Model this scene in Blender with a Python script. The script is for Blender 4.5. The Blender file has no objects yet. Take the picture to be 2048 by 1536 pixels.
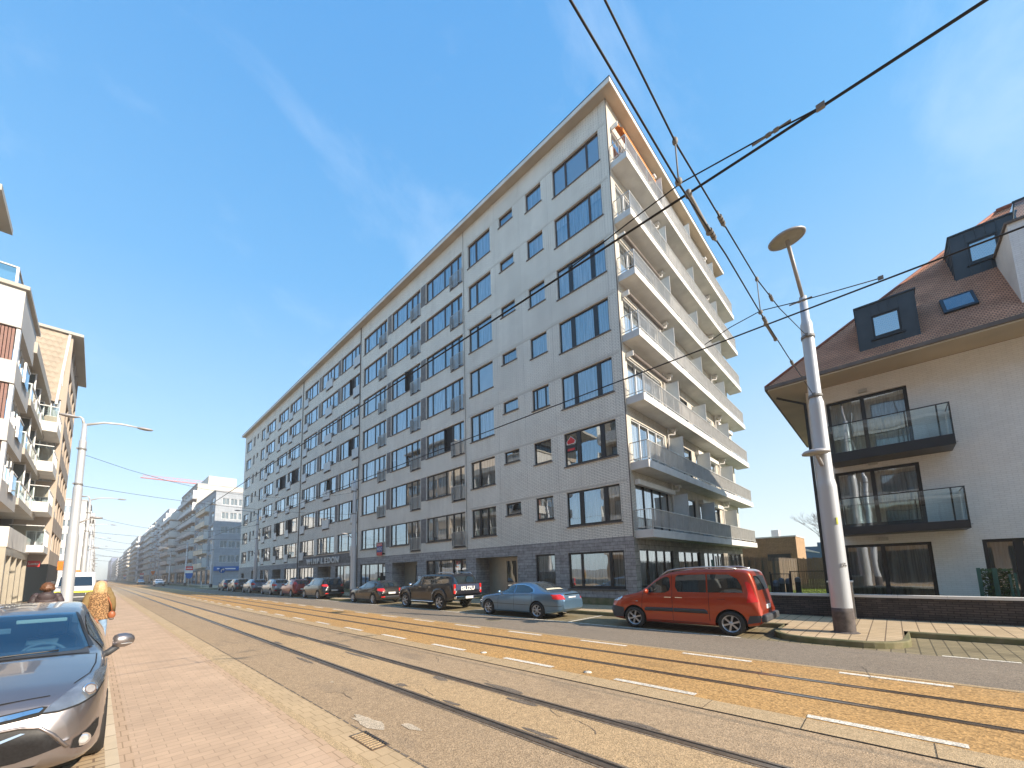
import bpy, bmesh, math, random
from mathutils import Vector, Matrix, geometry
from mathutils.bvhtree import BVHTree
R = math.radians
random.seed(7)
S = bpy.context.scene
COL = S.collection

# ------------------------------------------------------------------ camera, world, sun, exposure
H = 1.9
cam_d = bpy.data.cameras.new('camera')
cam = bpy.data.objects.new('camera', cam_d); COL.objects.link(cam)
cam_d.sensor_width = 36.0
cam_d.lens = 791.198 / 2048 * 36.0
cam_d.shift_x = (1024 - 983.243) / 2048
cam_d.shift_y = (1045.028 - 768) / 2048
cam_d.clip_start = 0.05; cam_d.clip_end = 4000
CX, CY, CZ = (0.7100916, -0.7037623, -0.0221018), (-0.0695153, -0.1013077, 0.9924235), (-0.7006694, -0.7031752, -0.1208600)
cam.matrix_world = Matrix(((CX[0], CY[0], CZ[0], 0), (CX[1], CY[1], CZ[1], 0), (CX[2], CY[2], CZ[2], H), (0, 0, 0, 1)))
S.camera = cam

W = bpy.data.worlds.new("World"); S.world = W; W.use_nodes = True
nt = W.node_tree; N = nt.nodes; LK = nt.links
bg = N['Background']
SKYK = 5.2
sky = N.new('ShaderNodeTexSky'); sky.sky_type = 'NISHITA'; sky.sun_disc = False
SUN_AZ = math.atan2(0.203, -0.979)          # clockwise from +Y
SUN_EL = R(29)
sky.sun_elevation = SUN_EL; sky.sun_rotation = SUN_AZ
sky.altitude = 0; sky.air_density = 1.0; sky.dust_density = 0.6; sky.ozone_density = 1.6
# thin cirrus: a procedural veil mixed over the sky colour by view direction
tc = N.new('ShaderNodeTexCoord'); mp = N.new('ShaderNodeMapping')
mp.inputs['Rotation'].default_value = (0.3, 0.5, 0.9); mp.inputs['Scale'].default_value = (1.0, 2.6, 2.0)
nz = N.new('ShaderNodeTexNoise'); nz.inputs['Scale'].default_value = 1.3; nz.inputs['Detail'].default_value = 9; nz.inputs['Roughness'].default_value = 0.62; nz.inputs['Distortion'].default_value = 0.7
cr = N.new('ShaderNodeValToRGB'); cr.color_ramp.elements[0].position = 0.53; cr.color_ramp.elements[1].position = 0.85
cr.color_ramp.elements[1].color = (0.19, 0.19, 0.19, 1)
mx = N.new('ShaderNodeMix'); mx.data_type = 'RGBA'
mx.inputs['B'].default_value = (5.2, 5.3, 5.4, 1)
LK.new(tc.outputs['Generated'], mp.inputs['Vector']); LK.new(mp.outputs['Vector'], nz.inputs['Vector'])
LK.new(nz.outputs['Fac'], cr.inputs['Fac']); LK.new(cr.outputs['Color'], mx.inputs['Factor'])
hs = N.new('ShaderNodeHueSaturation'); hs.inputs['Saturation'].default_value = .95
LK.new(sky.outputs['Color'], hs.inputs['Color'])
sx = N.new('ShaderNodeSeparateXYZ'); LK.new(tc.outputs['Generated'], sx.inputs[0])
gr_ = N.new('ShaderNodeValToRGB'); ge = gr_.color_ramp.elements
ge[0].position = 0.0; ge[0].color = (.52, .58, .61, 1); ge[1].position = 1.0; ge[1].color = (.035, .235, .58, 1)
for p_, c_ in ((.14, (.41, .55, .655)), (.34, (.215, .44, .66)), (.62, (.08, .325, .63))): e_ = ge.new(p_); e_.color = (*c_, 1)
dt = N.new('ShaderNodeVectorMath'); dt.operation = 'DOT_PRODUCT'; dt.inputs[1].default_value = (-.08, .08, 1.0); LK.new(tc.outputs['Generated'], dt.inputs[0]); LK.new(dt.outputs['Value'], gr_.inputs['Fac'])
gs = N.new('ShaderNodeVectorMath'); gs.operation = 'SCALE'; gs.inputs['Scale'].default_value = SKYK; LK.new(gr_.outputs['Color'], gs.inputs[0])
mg = N.new('ShaderNodeMix'); mg.data_type = 'RGBA'; mg.inputs['Factor'].default_value = .78
LK.new(hs.outputs['Color'], mg.inputs['A']); LK.new(gs.outputs[0], mg.inputs['B']); LK.new(mg.outputs['Result'], mx.inputs['A'])
LK.new(mx.outputs['Result'], bg.inputs['Color'])
bg.inputs['Strength'].default_value = 0.14

sun_d = bpy.data.lights.new('sun', 'SUN'); sun_d.energy = 3.6; sun_d.angle = R(0.5); sun_d.color = (1.0, 0.87, 0.70)
sun = bpy.data.objects.new('sun', sun_d); COL.objects.link(sun)
tos = Vector((math.sin(SUN_AZ) * math.cos(SUN_EL), math.cos(SUN_AZ) * math.cos(SUN_EL), math.sin(SUN_EL)))
sun.rotation_euler = tos.to_track_quat('Z', 'Y').to_euler()
S.view_settings.view_transform = 'Standard'; S.view_settings.look = 'None'
S.view_settings.exposure = 1.17; S.view_settings.gamma = 1.0
try:
    S.view_settings.use_curve_mapping = False
except Exception: pass
S.cycles.max_bounces = 7; S.cycles.transparent_max_bounces = 16; S.cycles.volume_bounces = 0
S.cycles.caustics_reflective = False; S.cycles.caustics_refractive = False
try: S.cycles.use_denoising = True
except Exception: pass

# ------------------------------------------------------------------ materials
def _nodes(name):
    m = bpy.data.materials.new(name); m.use_nodes = True
    n = m.node_tree.nodes; b = n['Principled BSDF']
    return m, n, m.node_tree.links, b
def rgb(c): return (c[0], c[1], c[2], 1)
def mat(name, c, rough=.7, metal=0, var=.12, scale=3.0, bump=0.0, bscale=40, coat=0, spec=.5, c2=None, detail=6, obj=False):
    m, n, l, b = _nodes(name)
    b.inputs['Roughness'].default_value = rough; b.inputs['Metallic'].default_value = metal
    b.inputs['Specular IOR Level'].default_value = spec
    if coat: b.inputs['Coat Weight'].default_value = coat; b.inputs['Coat Roughness'].default_value = .03
    g = n.new('ShaderNodeTexCoord' if obj else 'ShaderNodeNewGeometry')
    po = g.outputs['Object'] if obj else g.outputs['Position']
    if var > 0 or c2:
        t = n.new('ShaderNodeTexNoise'); t.inputs['Scale'].default_value = scale; t.inputs['Detail'].default_value = detail
        l.new(po, t.inputs['Vector'])
        r = n.new('ShaderNodeValToRGB'); r.color_ramp.elements[0].position = .3; r.color_ramp.elements[1].position = .7
        a = c2 if c2 else tuple(x * (1 - var) for x in c)
        r.color_ramp.elements[0].color = rgb(a); r.color_ramp.elements[1].color = rgb(tuple(min(1, x * (1 + (0 if c2 else var))) for x in c))
        l.new(t.outputs['Fac'], r.inputs['Fac']); l.new(r.outputs['Color'], b.inputs['Base Color'])
    else: b.inputs['Base Color'].default_value = rgb(c)
    if bump:
        t2 = n.new('ShaderNodeTexNoise'); t2.inputs['Scale'].default_value = bscale; t2.inputs['Detail'].default_value = 4
        l.new(po, t2.inputs['Vector'])
        bp = n.new('ShaderNodeBump'); bp.inputs['Strength'].default_value = bump; bp.inputs['Distance'].default_value = .01
        l.new(t2.outputs['Fac'], bp.inputs['Height']); l.new(bp.outputs['Normal'], b.inputs['Normal'])
    return m
def brick(name, c1, c2, mortar, w, h, ms, axes='YZ', offset=.5, rough=.85, bump=.5, var=.2, vscale=.6, freq=2, rot=0, bias=0.0, streak=0.0, off=(0, 0)):
    m, n, l, b = _nodes(name); b.inputs['Roughness'].default_value = rough
    b.inputs['Specular IOR Level'].default_value = .25
    g = n.new('ShaderNodeNewGeometry'); sp = n.new('ShaderNodeSeparateXYZ'); cb = n.new('ShaderNodeCombineXYZ')
    l.new(g.outputs['Position'], sp.inputs[0]); l.new(sp.outputs[axes[0]], cb.inputs[0]); l.new(sp.outputs[axes[1]], cb.inputs[1])
    t = n.new('ShaderNodeTexBrick'); t.offset = offset; t.offset_frequency = freq
    t.inputs['Scale'].default_value = 1; t.inputs['Brick Width'].default_value = w; t.inputs['Row Height'].default_value = h
    t.inputs['Mortar Size'].default_value = ms; t.inputs['Mortar Smooth'].default_value = .15; t.inputs['Bias'].default_value = bias
    t.inputs['Color1'].default_value = rgb(c1); t.inputs['Color2'].default_value = rgb(c2); t.inputs['Mortar'].default_value = rgb(mortar)
    src = cb.outputs[0]
    mp = n.new('ShaderNodeMapping'); mp.inputs['Rotation'].default_value = (0, 0, rot); mp.inputs['Location'].default_value = (off[0], off[1], 0)
    l.new(src, mp.inputs[0]); l.new(mp.outputs[0], t.inputs['Vector'])
    nz = n.new('ShaderNodeTexNoise'); nz.inputs['Scale'].default_value = vscale; nz.inputs['Detail'].default_value = 7; nz.inputs['Roughness'].default_value = .65
    l.new(g.outputs['Position'], nz.inputs['Vector'])
    mr = n.new('ShaderNodeMapRange'); mr.inputs[1].default_value = .3; mr.inputs[2].default_value = .7; mr.inputs[3].default_value = 1 - var; mr.inputs[4].default_value = 1 + var * .6
    l.new(nz.outputs['Fac'], mr.inputs[0])
    mu = n.new('ShaderNodeVectorMath'); mu.operation = 'SCALE'
    l.new(t.outputs['Color'], mu.inputs[0]); l.new(mr.outputs[0], mu.inputs['Scale'])
    outc = mu.outputs[0]
    if streak:
        c2_ = n.new('ShaderNodeMapping'); c2_.inputs['Scale'].default_value = (2.2, 2.2, .12)
        l.new(g.outputs['Position'], c2_.inputs[0])
        n2 = n.new('ShaderNodeTexNoise'); n2.inputs['Scale'].default_value = 1.4; n2.inputs['Detail'].default_value = 8
        l.new(c2_.outputs[0], n2.inputs['Vector'])
        m2 = n.new('ShaderNodeMapRange'); m2.inputs[1].default_value = .35; m2.inputs[2].default_value = .62; m2.inputs[3].default_value = 1 - streak; m2.inputs[4].default_value = 1.02
        l.new(n2.outputs['Fac'], m2.inputs[0])
        s2 = n.new('ShaderNodeVectorMath'); s2.operation = 'SCALE'; l.new(outc, s2.inputs[0]); l.new(m2.outputs[0], s2.inputs['Scale']); outc = s2.outputs[0]
    l.new(outc, b.inputs['Base Color'])
    if bump:
        bp = n.new('ShaderNodeBump'); bp.inputs['Strength'].default_value = bump; bp.inputs['Distance'].default_value = .01; bp.invert = True
        l.new(t.outputs['Fac'], bp.inputs['Height']); l.new(bp.outputs['Normal'], b.inputs['Normal'])
    return m
def asphalt(name, c, c2, speck=(.35, .3, .25), sc=70, big=.25, stain=None, stain_amt=.0):
    m, n, l, b = _nodes(name); b.inputs['Roughness'].default_value = .82; b.inputs['Specular IOR Level'].default_value = .3
    g = n.new('ShaderNodeNewGeometry')
    def noise(s, d=8, sca=None):
        t = n.new('ShaderNodeTexNoise'); t.inputs['Scale'].default_value = s; t.inputs['Detail'].default_value = d; t.inputs['Roughness'].default_value = .65
        if sca:
            mp = n.new('ShaderNodeMapping'); mp.inputs['Scale'].default_value = sca; l.new(g.outputs['Position'], mp.inputs[0]); l.new(mp.outputs[0], t.inputs['Vector'])
        else: l.new(g.outputs['Position'], t.inputs['Vector'])
        return t
    def ramp(fac, stops):
        r = n.new('ShaderNodeValToRGB'); e = r.color_ramp.elements
        e[0].position, e[0].color = stops[0][0], rgb(stops[0][1]); e[1].position, e[1].color = stops[-1][0], rgb(stops[-1][1])
        for p, c_ in stops[1:-1]: x = e.new(p); x.color = rgb(c_)
        l.new(fac, r.inputs['Fac']); return r.outputs['Color']
    a = ramp(noise(big, 8, (1, .35, 1)).outputs['Fac'], [(.3, c), (.7, c2)])
    v = n.new('ShaderNodeTexVoronoi'); v.inputs['Scale'].default_value = sc; l.new(g.outputs['Position'], v.inputs['Vector'])
    sr = n.new('ShaderNodeSeparateColor'); l.new(v.outputs['Color'], sr.inputs[0])
    k = n.new('ShaderNodeMapRange'); k.inputs[1].default_value = 0; k.inputs[2].default_value = 1; k.inputs[3].default_value = .62; k.inputs[4].default_value = 1.38; l.new(sr.outputs[0], k.inputs[0])
    s = n.new('ShaderNodeVectorMath'); s.operation = 'SCALE'; l.new(a, s.inputs[0]); l.new(k.outputs[0], s.inputs['Scale'])
    n3 = noise(9, 10)
    k2 = n.new('ShaderNodeMapRange'); k2.inputs[1].default_value = .3; k2.inputs[2].default_value = .7; k2.inputs[3].default_value = .86; k2.inputs[4].default_value = 1.12; l.new(n3.outputs['Fac'], k2.inputs[0])
    s3 = n.new('ShaderNodeVectorMath'); s3.operation = 'SCALE'; l.new(s.outputs[0], s3.inputs[0]); l.new(k2.outputs[0], s3.inputs['Scale'])
    out = s3.outputs[0]
    if stain:
        st = ramp(noise(1.6, 12, (1, .25, 1)).outputs['Fac'], [(.55, (0, 0, 0)), (.72, (1, 1, 1))])
        mm = n.new('ShaderNodeMix'); mm.data_type = 'RGBA'
        q = n.new('ShaderNodeMath'); q.operation = 'MULTIPLY'; q.inputs[1].default_value = stain_amt; l.new(st, q.inputs[0])
        l.new(q.outputs[0], mm.inputs['Factor']); l.new(out, mm.inputs['A']); mm.inputs['B'].default_value = rgb(stain); out = mm.outputs['Result']
    l.new(out, b.inputs['Base Color'])
    bp = n.new('ShaderNodeBump'); bp.inputs['Strength'].default_value = .5; bp.inputs['Distance'].default_value = .006
    l.new(v.outputs['Distance'], bp.inputs['Height']); l.new(bp.outputs['Normal'], b.inputs['Normal'])
    return m
def glass(name, tint=(.92, .97, 1.0), base=.14, rough=.0, amp=1.5, wav=.010):
    m = bpy.data.materials.new(name); m.use_nodes = True; n = m.node_tree.nodes; l = m.node_tree.links; n.clear()
    o = n.new('ShaderNodeOutputMaterial'); t = n.new('ShaderNodeBsdfTransparent'); t.inputs['Color'].default_value = rgb(tint)
    g = n.new('ShaderNodeBsdfGlossy'); g.inputs['Roughness'].default_value = rough; g.inputs['Color'].default_value = (.9, .95, 1, 1)
    f = n.new('ShaderNodeFresnel'); f.inputs['IOR'].default_value = 1.5
    k = n.new('ShaderNodeMath'); k.operation = 'MULTIPLY_ADD'; k.inputs[1].default_value = amp; k.inputs[2].default_value = base; k.use_clamp = True
    geo = n.new('ShaderNodeNewGeometry'); nz = n.new('ShaderNodeTexNoise'); nz.inputs['Scale'].default_value = 1.1; nz.inputs['Detail'].default_value = 1
    l.new(geo.outputs['Position'], nz.inputs['Vector'])
    bp = n.new('ShaderNodeBump'); bp.inputs['Strength'].default_value = wav; bp.inputs['Distance'].default_value = .3
    l.new(nz.outputs['Fac'], bp.inputs['Height']); l.new(bp.outputs['Normal'], g.inputs['Normal'])
    mxs = n.new('ShaderNodeMixShader')
    l.new(f.outputs[0], k.inputs[0]); l.new(k.outputs[0], mxs.inputs[0]); l.new(t.outputs[0], mxs.inputs[1]); l.new(g.outputs[0], mxs.inputs[2]); l.new(mxs.outputs[0], o.inputs[0])
    return m
def paint(name, c, metal=.35, rough=.32, flake=.06, obj=True):
    return mat(name, c, rough=rough, metal=metal, var=flake, scale=2.0, coat=1.0, obj=obj)

M = {}
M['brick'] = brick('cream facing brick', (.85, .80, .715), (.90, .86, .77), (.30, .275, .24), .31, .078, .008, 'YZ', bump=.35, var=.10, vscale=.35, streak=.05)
M['soldier'] = brick('soldier course brick', (.76, .71, .62), (.82, .76, .67), (.40, .37, .33), .072, .20, .010, 'YZ', offset=0, bump=.6, var=.1)
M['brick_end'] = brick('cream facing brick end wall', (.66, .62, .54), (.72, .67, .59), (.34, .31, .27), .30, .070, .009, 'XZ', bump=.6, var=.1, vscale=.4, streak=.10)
M['stone'] = brick('grey stone cladding', (.32, .30, .295), (.43, .405, .40), (.16, .15, .145), .62, .165, .008, 'YZ', offset=.37, freq=3, bump=.5, var=.35, vscale=5, bias=.1)
M['stone_end'] = brick('grey stone cladding end wall', (.30, .28, .25), (.38, .35, .31), (.12, .11, .1), .62, .33, .010, 'XZ', offset=.37, bump=.5, var=.35, vscale=4)
M['slate_panel'] = brick('grey brick pilaster', (.22, .205, .205), (.28, .265, .26), (.10, .095, .09), .30, .075, .010, 'YZ', bump=.5, var=.25, vscale=3)
M['sill'] = mat('brown grey sill stone', (.14, .115, .10), .7, var=.2, scale=4)
M['frame_dark'] = mat('near black window frame', (.018, .018, .022), .35, var=.1)
M['frame_brown'] = mat('dark brown window frame', (.055, .035, .03), .45, var=.25)
M['frame_white'] = mat('white window frame', (.78, .78, .78), .4, var=.05)
M['glass'] = glass('window glass', base=.27)
M['glass_blue'] = glass('dormer window glass', tint=(.4, .6, .7), base=.42)
M['glass_clear'] = glass('clear balustrade glass', (.82, .93, .92), base=.06, amp=1.0)
M['glass_frost'] = mat('frosted screen panel', (.70, .74, .74), .35, var=.05)
M['dark'] = mat('dark interior', (.02, .02, .022), .9, var=.3)
def curtain(name, c, stripe=24):
    m, n, l, b = _nodes(name); b.inputs['Roughness'].default_value = .95
    g = n.new('ShaderNodeNewGeometry'); t = n.new('ShaderNodeTexNoise'); mp = n.new('ShaderNodeMapping'); mp.inputs['Scale'].default_value = (8, 8, .35)
    l.new(g.outputs['Position'], mp.inputs[0]); l.new(mp.outputs[0], t.inputs['Vector']); t.inputs['Scale'].default_value = 1.6; t.inputs['Detail'].default_value = 4
    r = n.new('ShaderNodeValToRGB'); r.color_ramp.elements[0].position = .35; r.color_ramp.elements[1].position = .62
    r.color_ramp.elements[0].color = rgb(tuple(x * .45 for x in c)); r.color_ramp.elements[1].color = rgb(c)
    l.new(t.outputs['Fac'], r.inputs['Fac']); l.new(r.outputs['Color'], b.inputs['Base Color']); return m
M['curtain_w'] = curtain('white sheer curtain', (.88, .90, .92))
M['curtain_b'] = curtain('pale blue curtain', (.66, .74, .82))
M['curtain_g'] = curtain('grey green curtain', (.50, .55, .54))
M['blind'] = mat('grey roller blind', (.52, .51, .50), .9, var=.05)
M['soffit'] = mat('soffit board', (.48, .40, .31), .8, var=.12, scale=.8)
M['white_paint'] = mat('white painted concrete', (.72, .70, .66), .7, var=.10, scale=1.2)
M['slab'] = mat('balcony concrete white', (.74, .72, .69), .75, var=.12, scale=1.5, c2=(.60, .58, .56))
M['rail_metal'] = mat('galvanised railing', (.50, .49, .47), .45, metal=.3, var=.1)
M['rail_light'] = mat('light grey railing', (.58, .58, .58), .5, metal=.2, var=.08)
M['black_metal'] = mat('black metal', (.025, .026, .03), .4, metal=.2, var=.1)
M['steel'] = mat('worn rail steel', (.36, .27, .20), .32, metal=.8, var=.25, scale=6)
M['groove'] = mat('rail groove', (.012, .010, .009), .9, var=.2)
M['seal'] = asphalt('bitumen rail seal', (.15, .12, .095), (.27, .215, .16), sc=60, big=1.2)
M['pole'] = mat('galvanised pole grey', (.52, .545, .58), .45, metal=.25, var=.03, scale=1.5)
M['pole_base'] = mat('tarred pole base', (.10, .085, .08), .8, var=.35, scale=9)
M['wire'] = mat('black cable', (.012, .012, .014), .6, var=0)
M['insul'] = mat('insulator grey', (.22, .22, .22), .6, var=.2)
M['alu'] = mat('anodised beige aluminium', (.52, .47, .38), .35, metal=.5, var=.06)
M['chrome'] = mat('chrome trim', (.75, .76, .78), .08, metal=1, var=0)
M['rubber'] = mat('tyre rubber', (.025, .024, .023), .75, var=.25, scale=8, obj=True)
M['rim'] = mat('alloy rim', (.55, .55, .57), .3, metal=.7, var=.05, obj=True)
M['plastic'] = mat('dark grey bumper plastic', (.05, .055, .065), .55, var=.1, obj=True)
M['red_lens'] = mat('red lamp lens', (.65, .02, .02), .12, var=0, coat=1)
M['clear_lens'] = mat('clear lamp lens', (.62, .65, .68), .08, metal=.6, var=.25, scale=20, coat=1, obj=True)
M['plate'] = mat('white number plate', (.78, .78, .76), .4, var=.05)
M['carglass'] = mat('car window glass', (.012, .02, .024), .03, metal=0, var=0, spec=1.0, coat=1)
M['interior'] = mat('pale car interior', (.55, .52, .42), .8, var=.1)
M['zinc'] = mat('dark zinc cladding', (.055, .065, .075), .45, metal=.35, var=.15, scale=2)
M['house'] = brick('white painted brick', (.80, .78, .76), (.84, .82, .80), (.72, .70, .68), .22, .067, .006, 'YZ', bump=.6, var=.06, vscale=2)
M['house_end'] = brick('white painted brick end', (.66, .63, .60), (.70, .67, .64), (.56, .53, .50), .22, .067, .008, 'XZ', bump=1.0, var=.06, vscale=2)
M['tile'] = brick('clay roof tile', (.74, .37, .22), (.62, .29, .17), (.28, .13, .08), .10, .075, .012, 'YZ', offset=.5, bump=1.0, var=.3, vscale=1.2)
M['tile_end'] = brick('clay roof tile end', (.74, .37, .22), (.62, .29, .17), (.28, .13, .08), .10, .075, .012, 'XZ', offset=.5, bump=1.0, var=.3, vscale=1.2)
M['darkbrick'] = brick('dark garden wall brick', (.06, .05, .048), (.10, .08, .072), (.025, .022, .02), .24, .066, .008, 'YZ', bump=.7, var=.3, vscale=4)
M['brownbrick'] = brick('brown brick', (.28, .165, .085), (.34, .21, .115), (.14, .10, .07), .24, .07, .012, 'YZ', bump=.5, var=.2, vscale=2)  # shaded faces of the outbuilding: shade put into a darker brick colour
M['brownbrick_end'] = brick('brown brick end', (.45, .28, .16), (.50, .32, .19), (.3, .2, .13), .24, .07, .012, 'XZ', bump=.5, var=.15, vscale=2)  # same brick for the sunny faces, sunlight put into the lighter colour
M['asph_near'] = asphalt('tram lane asphalt', (.385, .275, .17), (.455, .33, .21), sc=85, stain=(.14, .12, .10), stain_amt=.45)
M['asph_mid'] = asphalt('asphalt between rails', (.46, .32, .18), (.53, .375, .215), sc=85, stain=(.18, .15, .12), stain_amt=.3)
M['asph_far'] = asphalt('parking lane asphalt', (.23, .185, .14), (.30, .245, .185), sc=85, stain=(.12, .11, .10), stain_amt=.3)
M['orange'] = asphalt('rust coloured aggregate', (.52, .30, .11), (.44, .27, .115), sc=42, big=.6, stain=(.30, .185, .08), stain_amt=.5)
M['conc'] = asphalt('concrete kerb band', (.46, .33, .19), (.53, .39, .23), sc=120)
M['white_line'] = asphalt('worn road paint', (.78, .72, .62), (.68, .62, .52), sc=60, stain=(.35, .30, .24), stain_amt=.5)
M['pink'] = brick('pink pavers', (.575, .41, .285), (.63, .45, .31), (.47, .335, .23), .22, .11, .005, 'XY', bump=.3, var=.16, vscale=1.3, bias=.0)
M['pinkedge'] = brick('pink edge pavers', (.55, .385, .26), (.59, .415, .28), (.38, .265, .17), .11, .22, .006, 'XY', offset=.5, bump=.3, var=.14, vscale=1.3)
M['gutter'] = brick('gutter pavers', (.54, .40, .245), (.58, .43, .265), (.40, .29, .17), .145, .22, .006, 'XY', offset=.5, bump=.35, var=.16, vscale=1.7)
M['kerbL'] = asphalt('kerb strip stone', (.50, .36, .20), (.56, .41, .25), sc=140)
M['cream'] = brick('cream edging blocks', (.66, .53, .37), (.70, .57, .41), (.40, .31, .21), 1, .5, .012, 'XY', bump=.2, var=.12, vscale=2)
M['bayL'] = brick('tan bay pavers', (.50, .36, .22), (.55, .41, .26), (.26, .18, .12), .22, .11, .010, 'XY', bump=.4, var=.2, vscale=1.5)
M['bayR'] = brick('mossy bay pavers', (.26, .215, .13), (.31, .255, .155), (.12, .10, .065), .22, .22, .012, 'XY', bump=.4, var=.3, vscale=1.1)
M['walkR'] = brick('yellow paving slabs', (.52, .39, .24), (.58, .44, .28), (.20, .145, .095), .30, .30, .012, 'XY', bump=.3, var=.15, vscale=1.0)
M['kerbR'] = mat('mossy kerb stone', (.25, .21, .12), .85, var=.2, scale=3, c2=(.115, .12, .045), bump=.3)
M['ground'] = mat('distant ground', (.26, .22, .17), .9, var=.2, scale=.1)
M['grass'] = mat('lawn', (.16, .22, .03), .9, var=.35, scale=9, bump=.6, bscale=60)
M['leaf'] = mat('ivy leaf', (.07, .11, .03), .7, var=.5, scale=12)
M['reed'] = mat('reed screen', (.15, .115, .085), .9, var=.4, scale=30, bump=.5, bscale=60)
M['green_post'] = mat('green plastic fence', (.02, .09, .075), .5, var=.15)
M['bollard'] = mat('blue grey bollard', (.16, .20, .26), .4, var=.1)
M['blue_wall'] = mat('blue cladding', (.05, .12, .22), .6, var=.1)

# ------------------------------------------------------------------ mesh builder
class MB:
    def __init__(s, T=None): s.v = []; s.f = []; s.m = []; s.sm = []; s.T = T or Matrix()
    def add(s, vs, fs, m=0, smooth=False):
        o = len(s.v); s.v += [tuple(s.T @ Vector(p)) for p in vs]
        for f in fs: s.f.append(tuple(o + i for i in f)); s.m.append(m); s.sm.append(smooth)
    def box(s, x0, y0, z0, x1, y1, z1, m=0):
        if x0 > x1: x0, x1 = x1, x0
        if y0 > y1: y0, y1 = y1, y0
        if z0 > z1: z0, z1 = z1, z0
        s.add([(x0, y0, z0), (x1, y0, z0), (x1, y1, z0), (x0, y1, z0), (x0, y0, z1), (x1, y0, z1), (x1, y1, z1), (x0, y1, z1)],
              [(3, 2, 1, 0), (4, 5, 6, 7), (0, 1, 5, 4), (1, 2, 6, 5), (2, 3, 7, 6), (3, 0, 4, 7)], m)
        return s
    def quad(s, a, b, c, d, m=0): s.add([a, b, c, d], [(0, 1, 2, 3)], m); return s
    def poly(s, pts, m=0): s.add(pts, [tuple(range(len(pts)))], m); return s
    def prism(s, pts, d, m=0):                       # closed outline pts (3D) extruded by vector d
        n = len(pts); d = Vector(d)
        s.add(list(pts) + [tuple(Vector(p) + d) for p in pts], [tuple(range(n))[::-1], tuple(range(n, 2 * n))] + [(i, (i + 1) % n, n + (i + 1) % n, n + i) for i in range(n)], m); return s
    def cyl(s, a, b, r0, r1=None, n=12, m=0, cap=True, smooth=True):
        r1 = r0 if r1 is None else r1; a = Vector(a); b = Vector(b); d = (b - a).normalized()
        u = d.orthogonal().normalized(); w = d.cross(u)
        vs = [a + (u * math.cos(2 * math.pi * i / n) + w * math.sin(2 * math.pi * i / n)) * r0 for i in range(n)] + [b + (u * math.cos(2 * math.pi * i / n) + w * math.sin(2 * math.pi * i / n)) * r1 for i in range(n)]
        s.add(vs, [(i, (i + 1) % n, n + (i + 1) % n, n + i) for i in range(n)], m, smooth)
        if cap: s.add(vs, [tuple(range(n))[::-1], tuple(range(n, 2 * n))], m)
        return s
    def tube(s, pts, r, n=8, m=0, smooth=True):
        pts = [Vector(p) for p in pts]; vs = []; K = len(pts); rr = r if isinstance(r, (list, tuple)) else [r] * K
        u = None
        for k, p in enumerate(pts):
            d = (pts[min(k + 1, K - 1)] - pts[max(k - 1, 0)]).normalized()
            u = d.orthogonal().normalized() if u is None else (u - d * u.dot(d)).normalized()
            w = d.cross(u)
            vs += [p + (u * math.cos(2 * math.pi * i / n) + w * math.sin(2 * math.pi * i / n)) * rr[k] for i in range(n)]
        fs = [(k * n + i, k * n + (i + 1) % n, (k + 1) * n + (i + 1) % n, (k + 1) * n + i) for k in range(K - 1) for i in range(n)]
        s.add(vs, fs + [tuple(range(n))[::-1], tuple(range((K - 1) * n, K * n))], m, smooth); return s
    def lathe(s, prof, c, axis='Z', n=20, m=0, smooth=True):   # prof: (radius, height)
        c = Vector(c); vs = []
        for r, h in prof:
            for i in range(n):
                a = 2 * math.pi * i / n; x, y = r * math.cos(a), r * math.sin(a)
                vs.append(c + (Vector((x, y, h)) if axis == 'Z' else Vector((h, x, y)) if axis == 'X' else Vector((x, h, y))))
        K = len(prof)
        s.add(vs, [(k * n + i, k * n + (i + 1) % n, (k + 1) * n + (i + 1) % n, (k + 1) * n + i) for k in range(K - 1) for i in range(n)], m, smooth); return s
    def ball(s, c, r, sc=(1, 1, 1), n=12, m=0):
        K = n // 2 + 1
        prof = [(max(1e-4, math.sin(math.pi * k / (K - 1))) * 1, -math.cos(math.pi * k / (K - 1))) for k in range(K)]
        vs = []
        for rr, h in prof:
            for i in range(n):
                a = 2 * math.pi * i / n; vs.append((c[0] + rr * math.cos(a) * r * sc[0], c[1] + rr * math.sin(a) * r * sc[1], c[2] + h * r * sc[2]))
        s.add(vs, [(k * n + i, k * n + (i + 1) % n, (k + 1) * n + (i + 1) % n, (k + 1) * n + i) for k in range(K - 1) for i in range(n)], m, True); return s
    def build(s, name, mats, parent=None, org=(0, 0, 0), bevel=0):
        me = bpy.data.meshes.new(name); o = Vector(org)
        me.from_pydata([tuple(Vector(v) - o) for v in s.v], [], s.f)
        if not isinstance(mats, (list, tuple)): mats = [mats]
        for a in mats: me.materials.append(M[a] if isinstance(a, str) else a)
        me.polygons.foreach_set('material_index', s.m); me.polygons.foreach_set('use_smooth', s.sm)
        me.update()
        ob = bpy.data.objects.new(name, me); COL.objects.link(ob)
        if parent is not None: ob.parent = parent
        else: ob.location = o
        if bevel:
            b = ob.modifiers.new('bevel', 'BEVEL'); b.width = bevel; b.segments = 2; b.limit_method = 'ANGLE'
        return ob
def tag(o, label=None, cat=None, group=None, kind=None):
    if label: o['label'] = label
    if cat: o['category'] = cat
    if group: o['group'] = group
    if kind: o['kind'] = kind
    return o
def empty(name, loc=(0, 0, 0), rz=0, **k):
    o = bpy.data.objects.new(name, None); COL.objects.link(o); o.location = loc; o.rotation_euler = (0, 0, rz); o.empty_display_size = .2
    return tag(o, **k)
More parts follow.
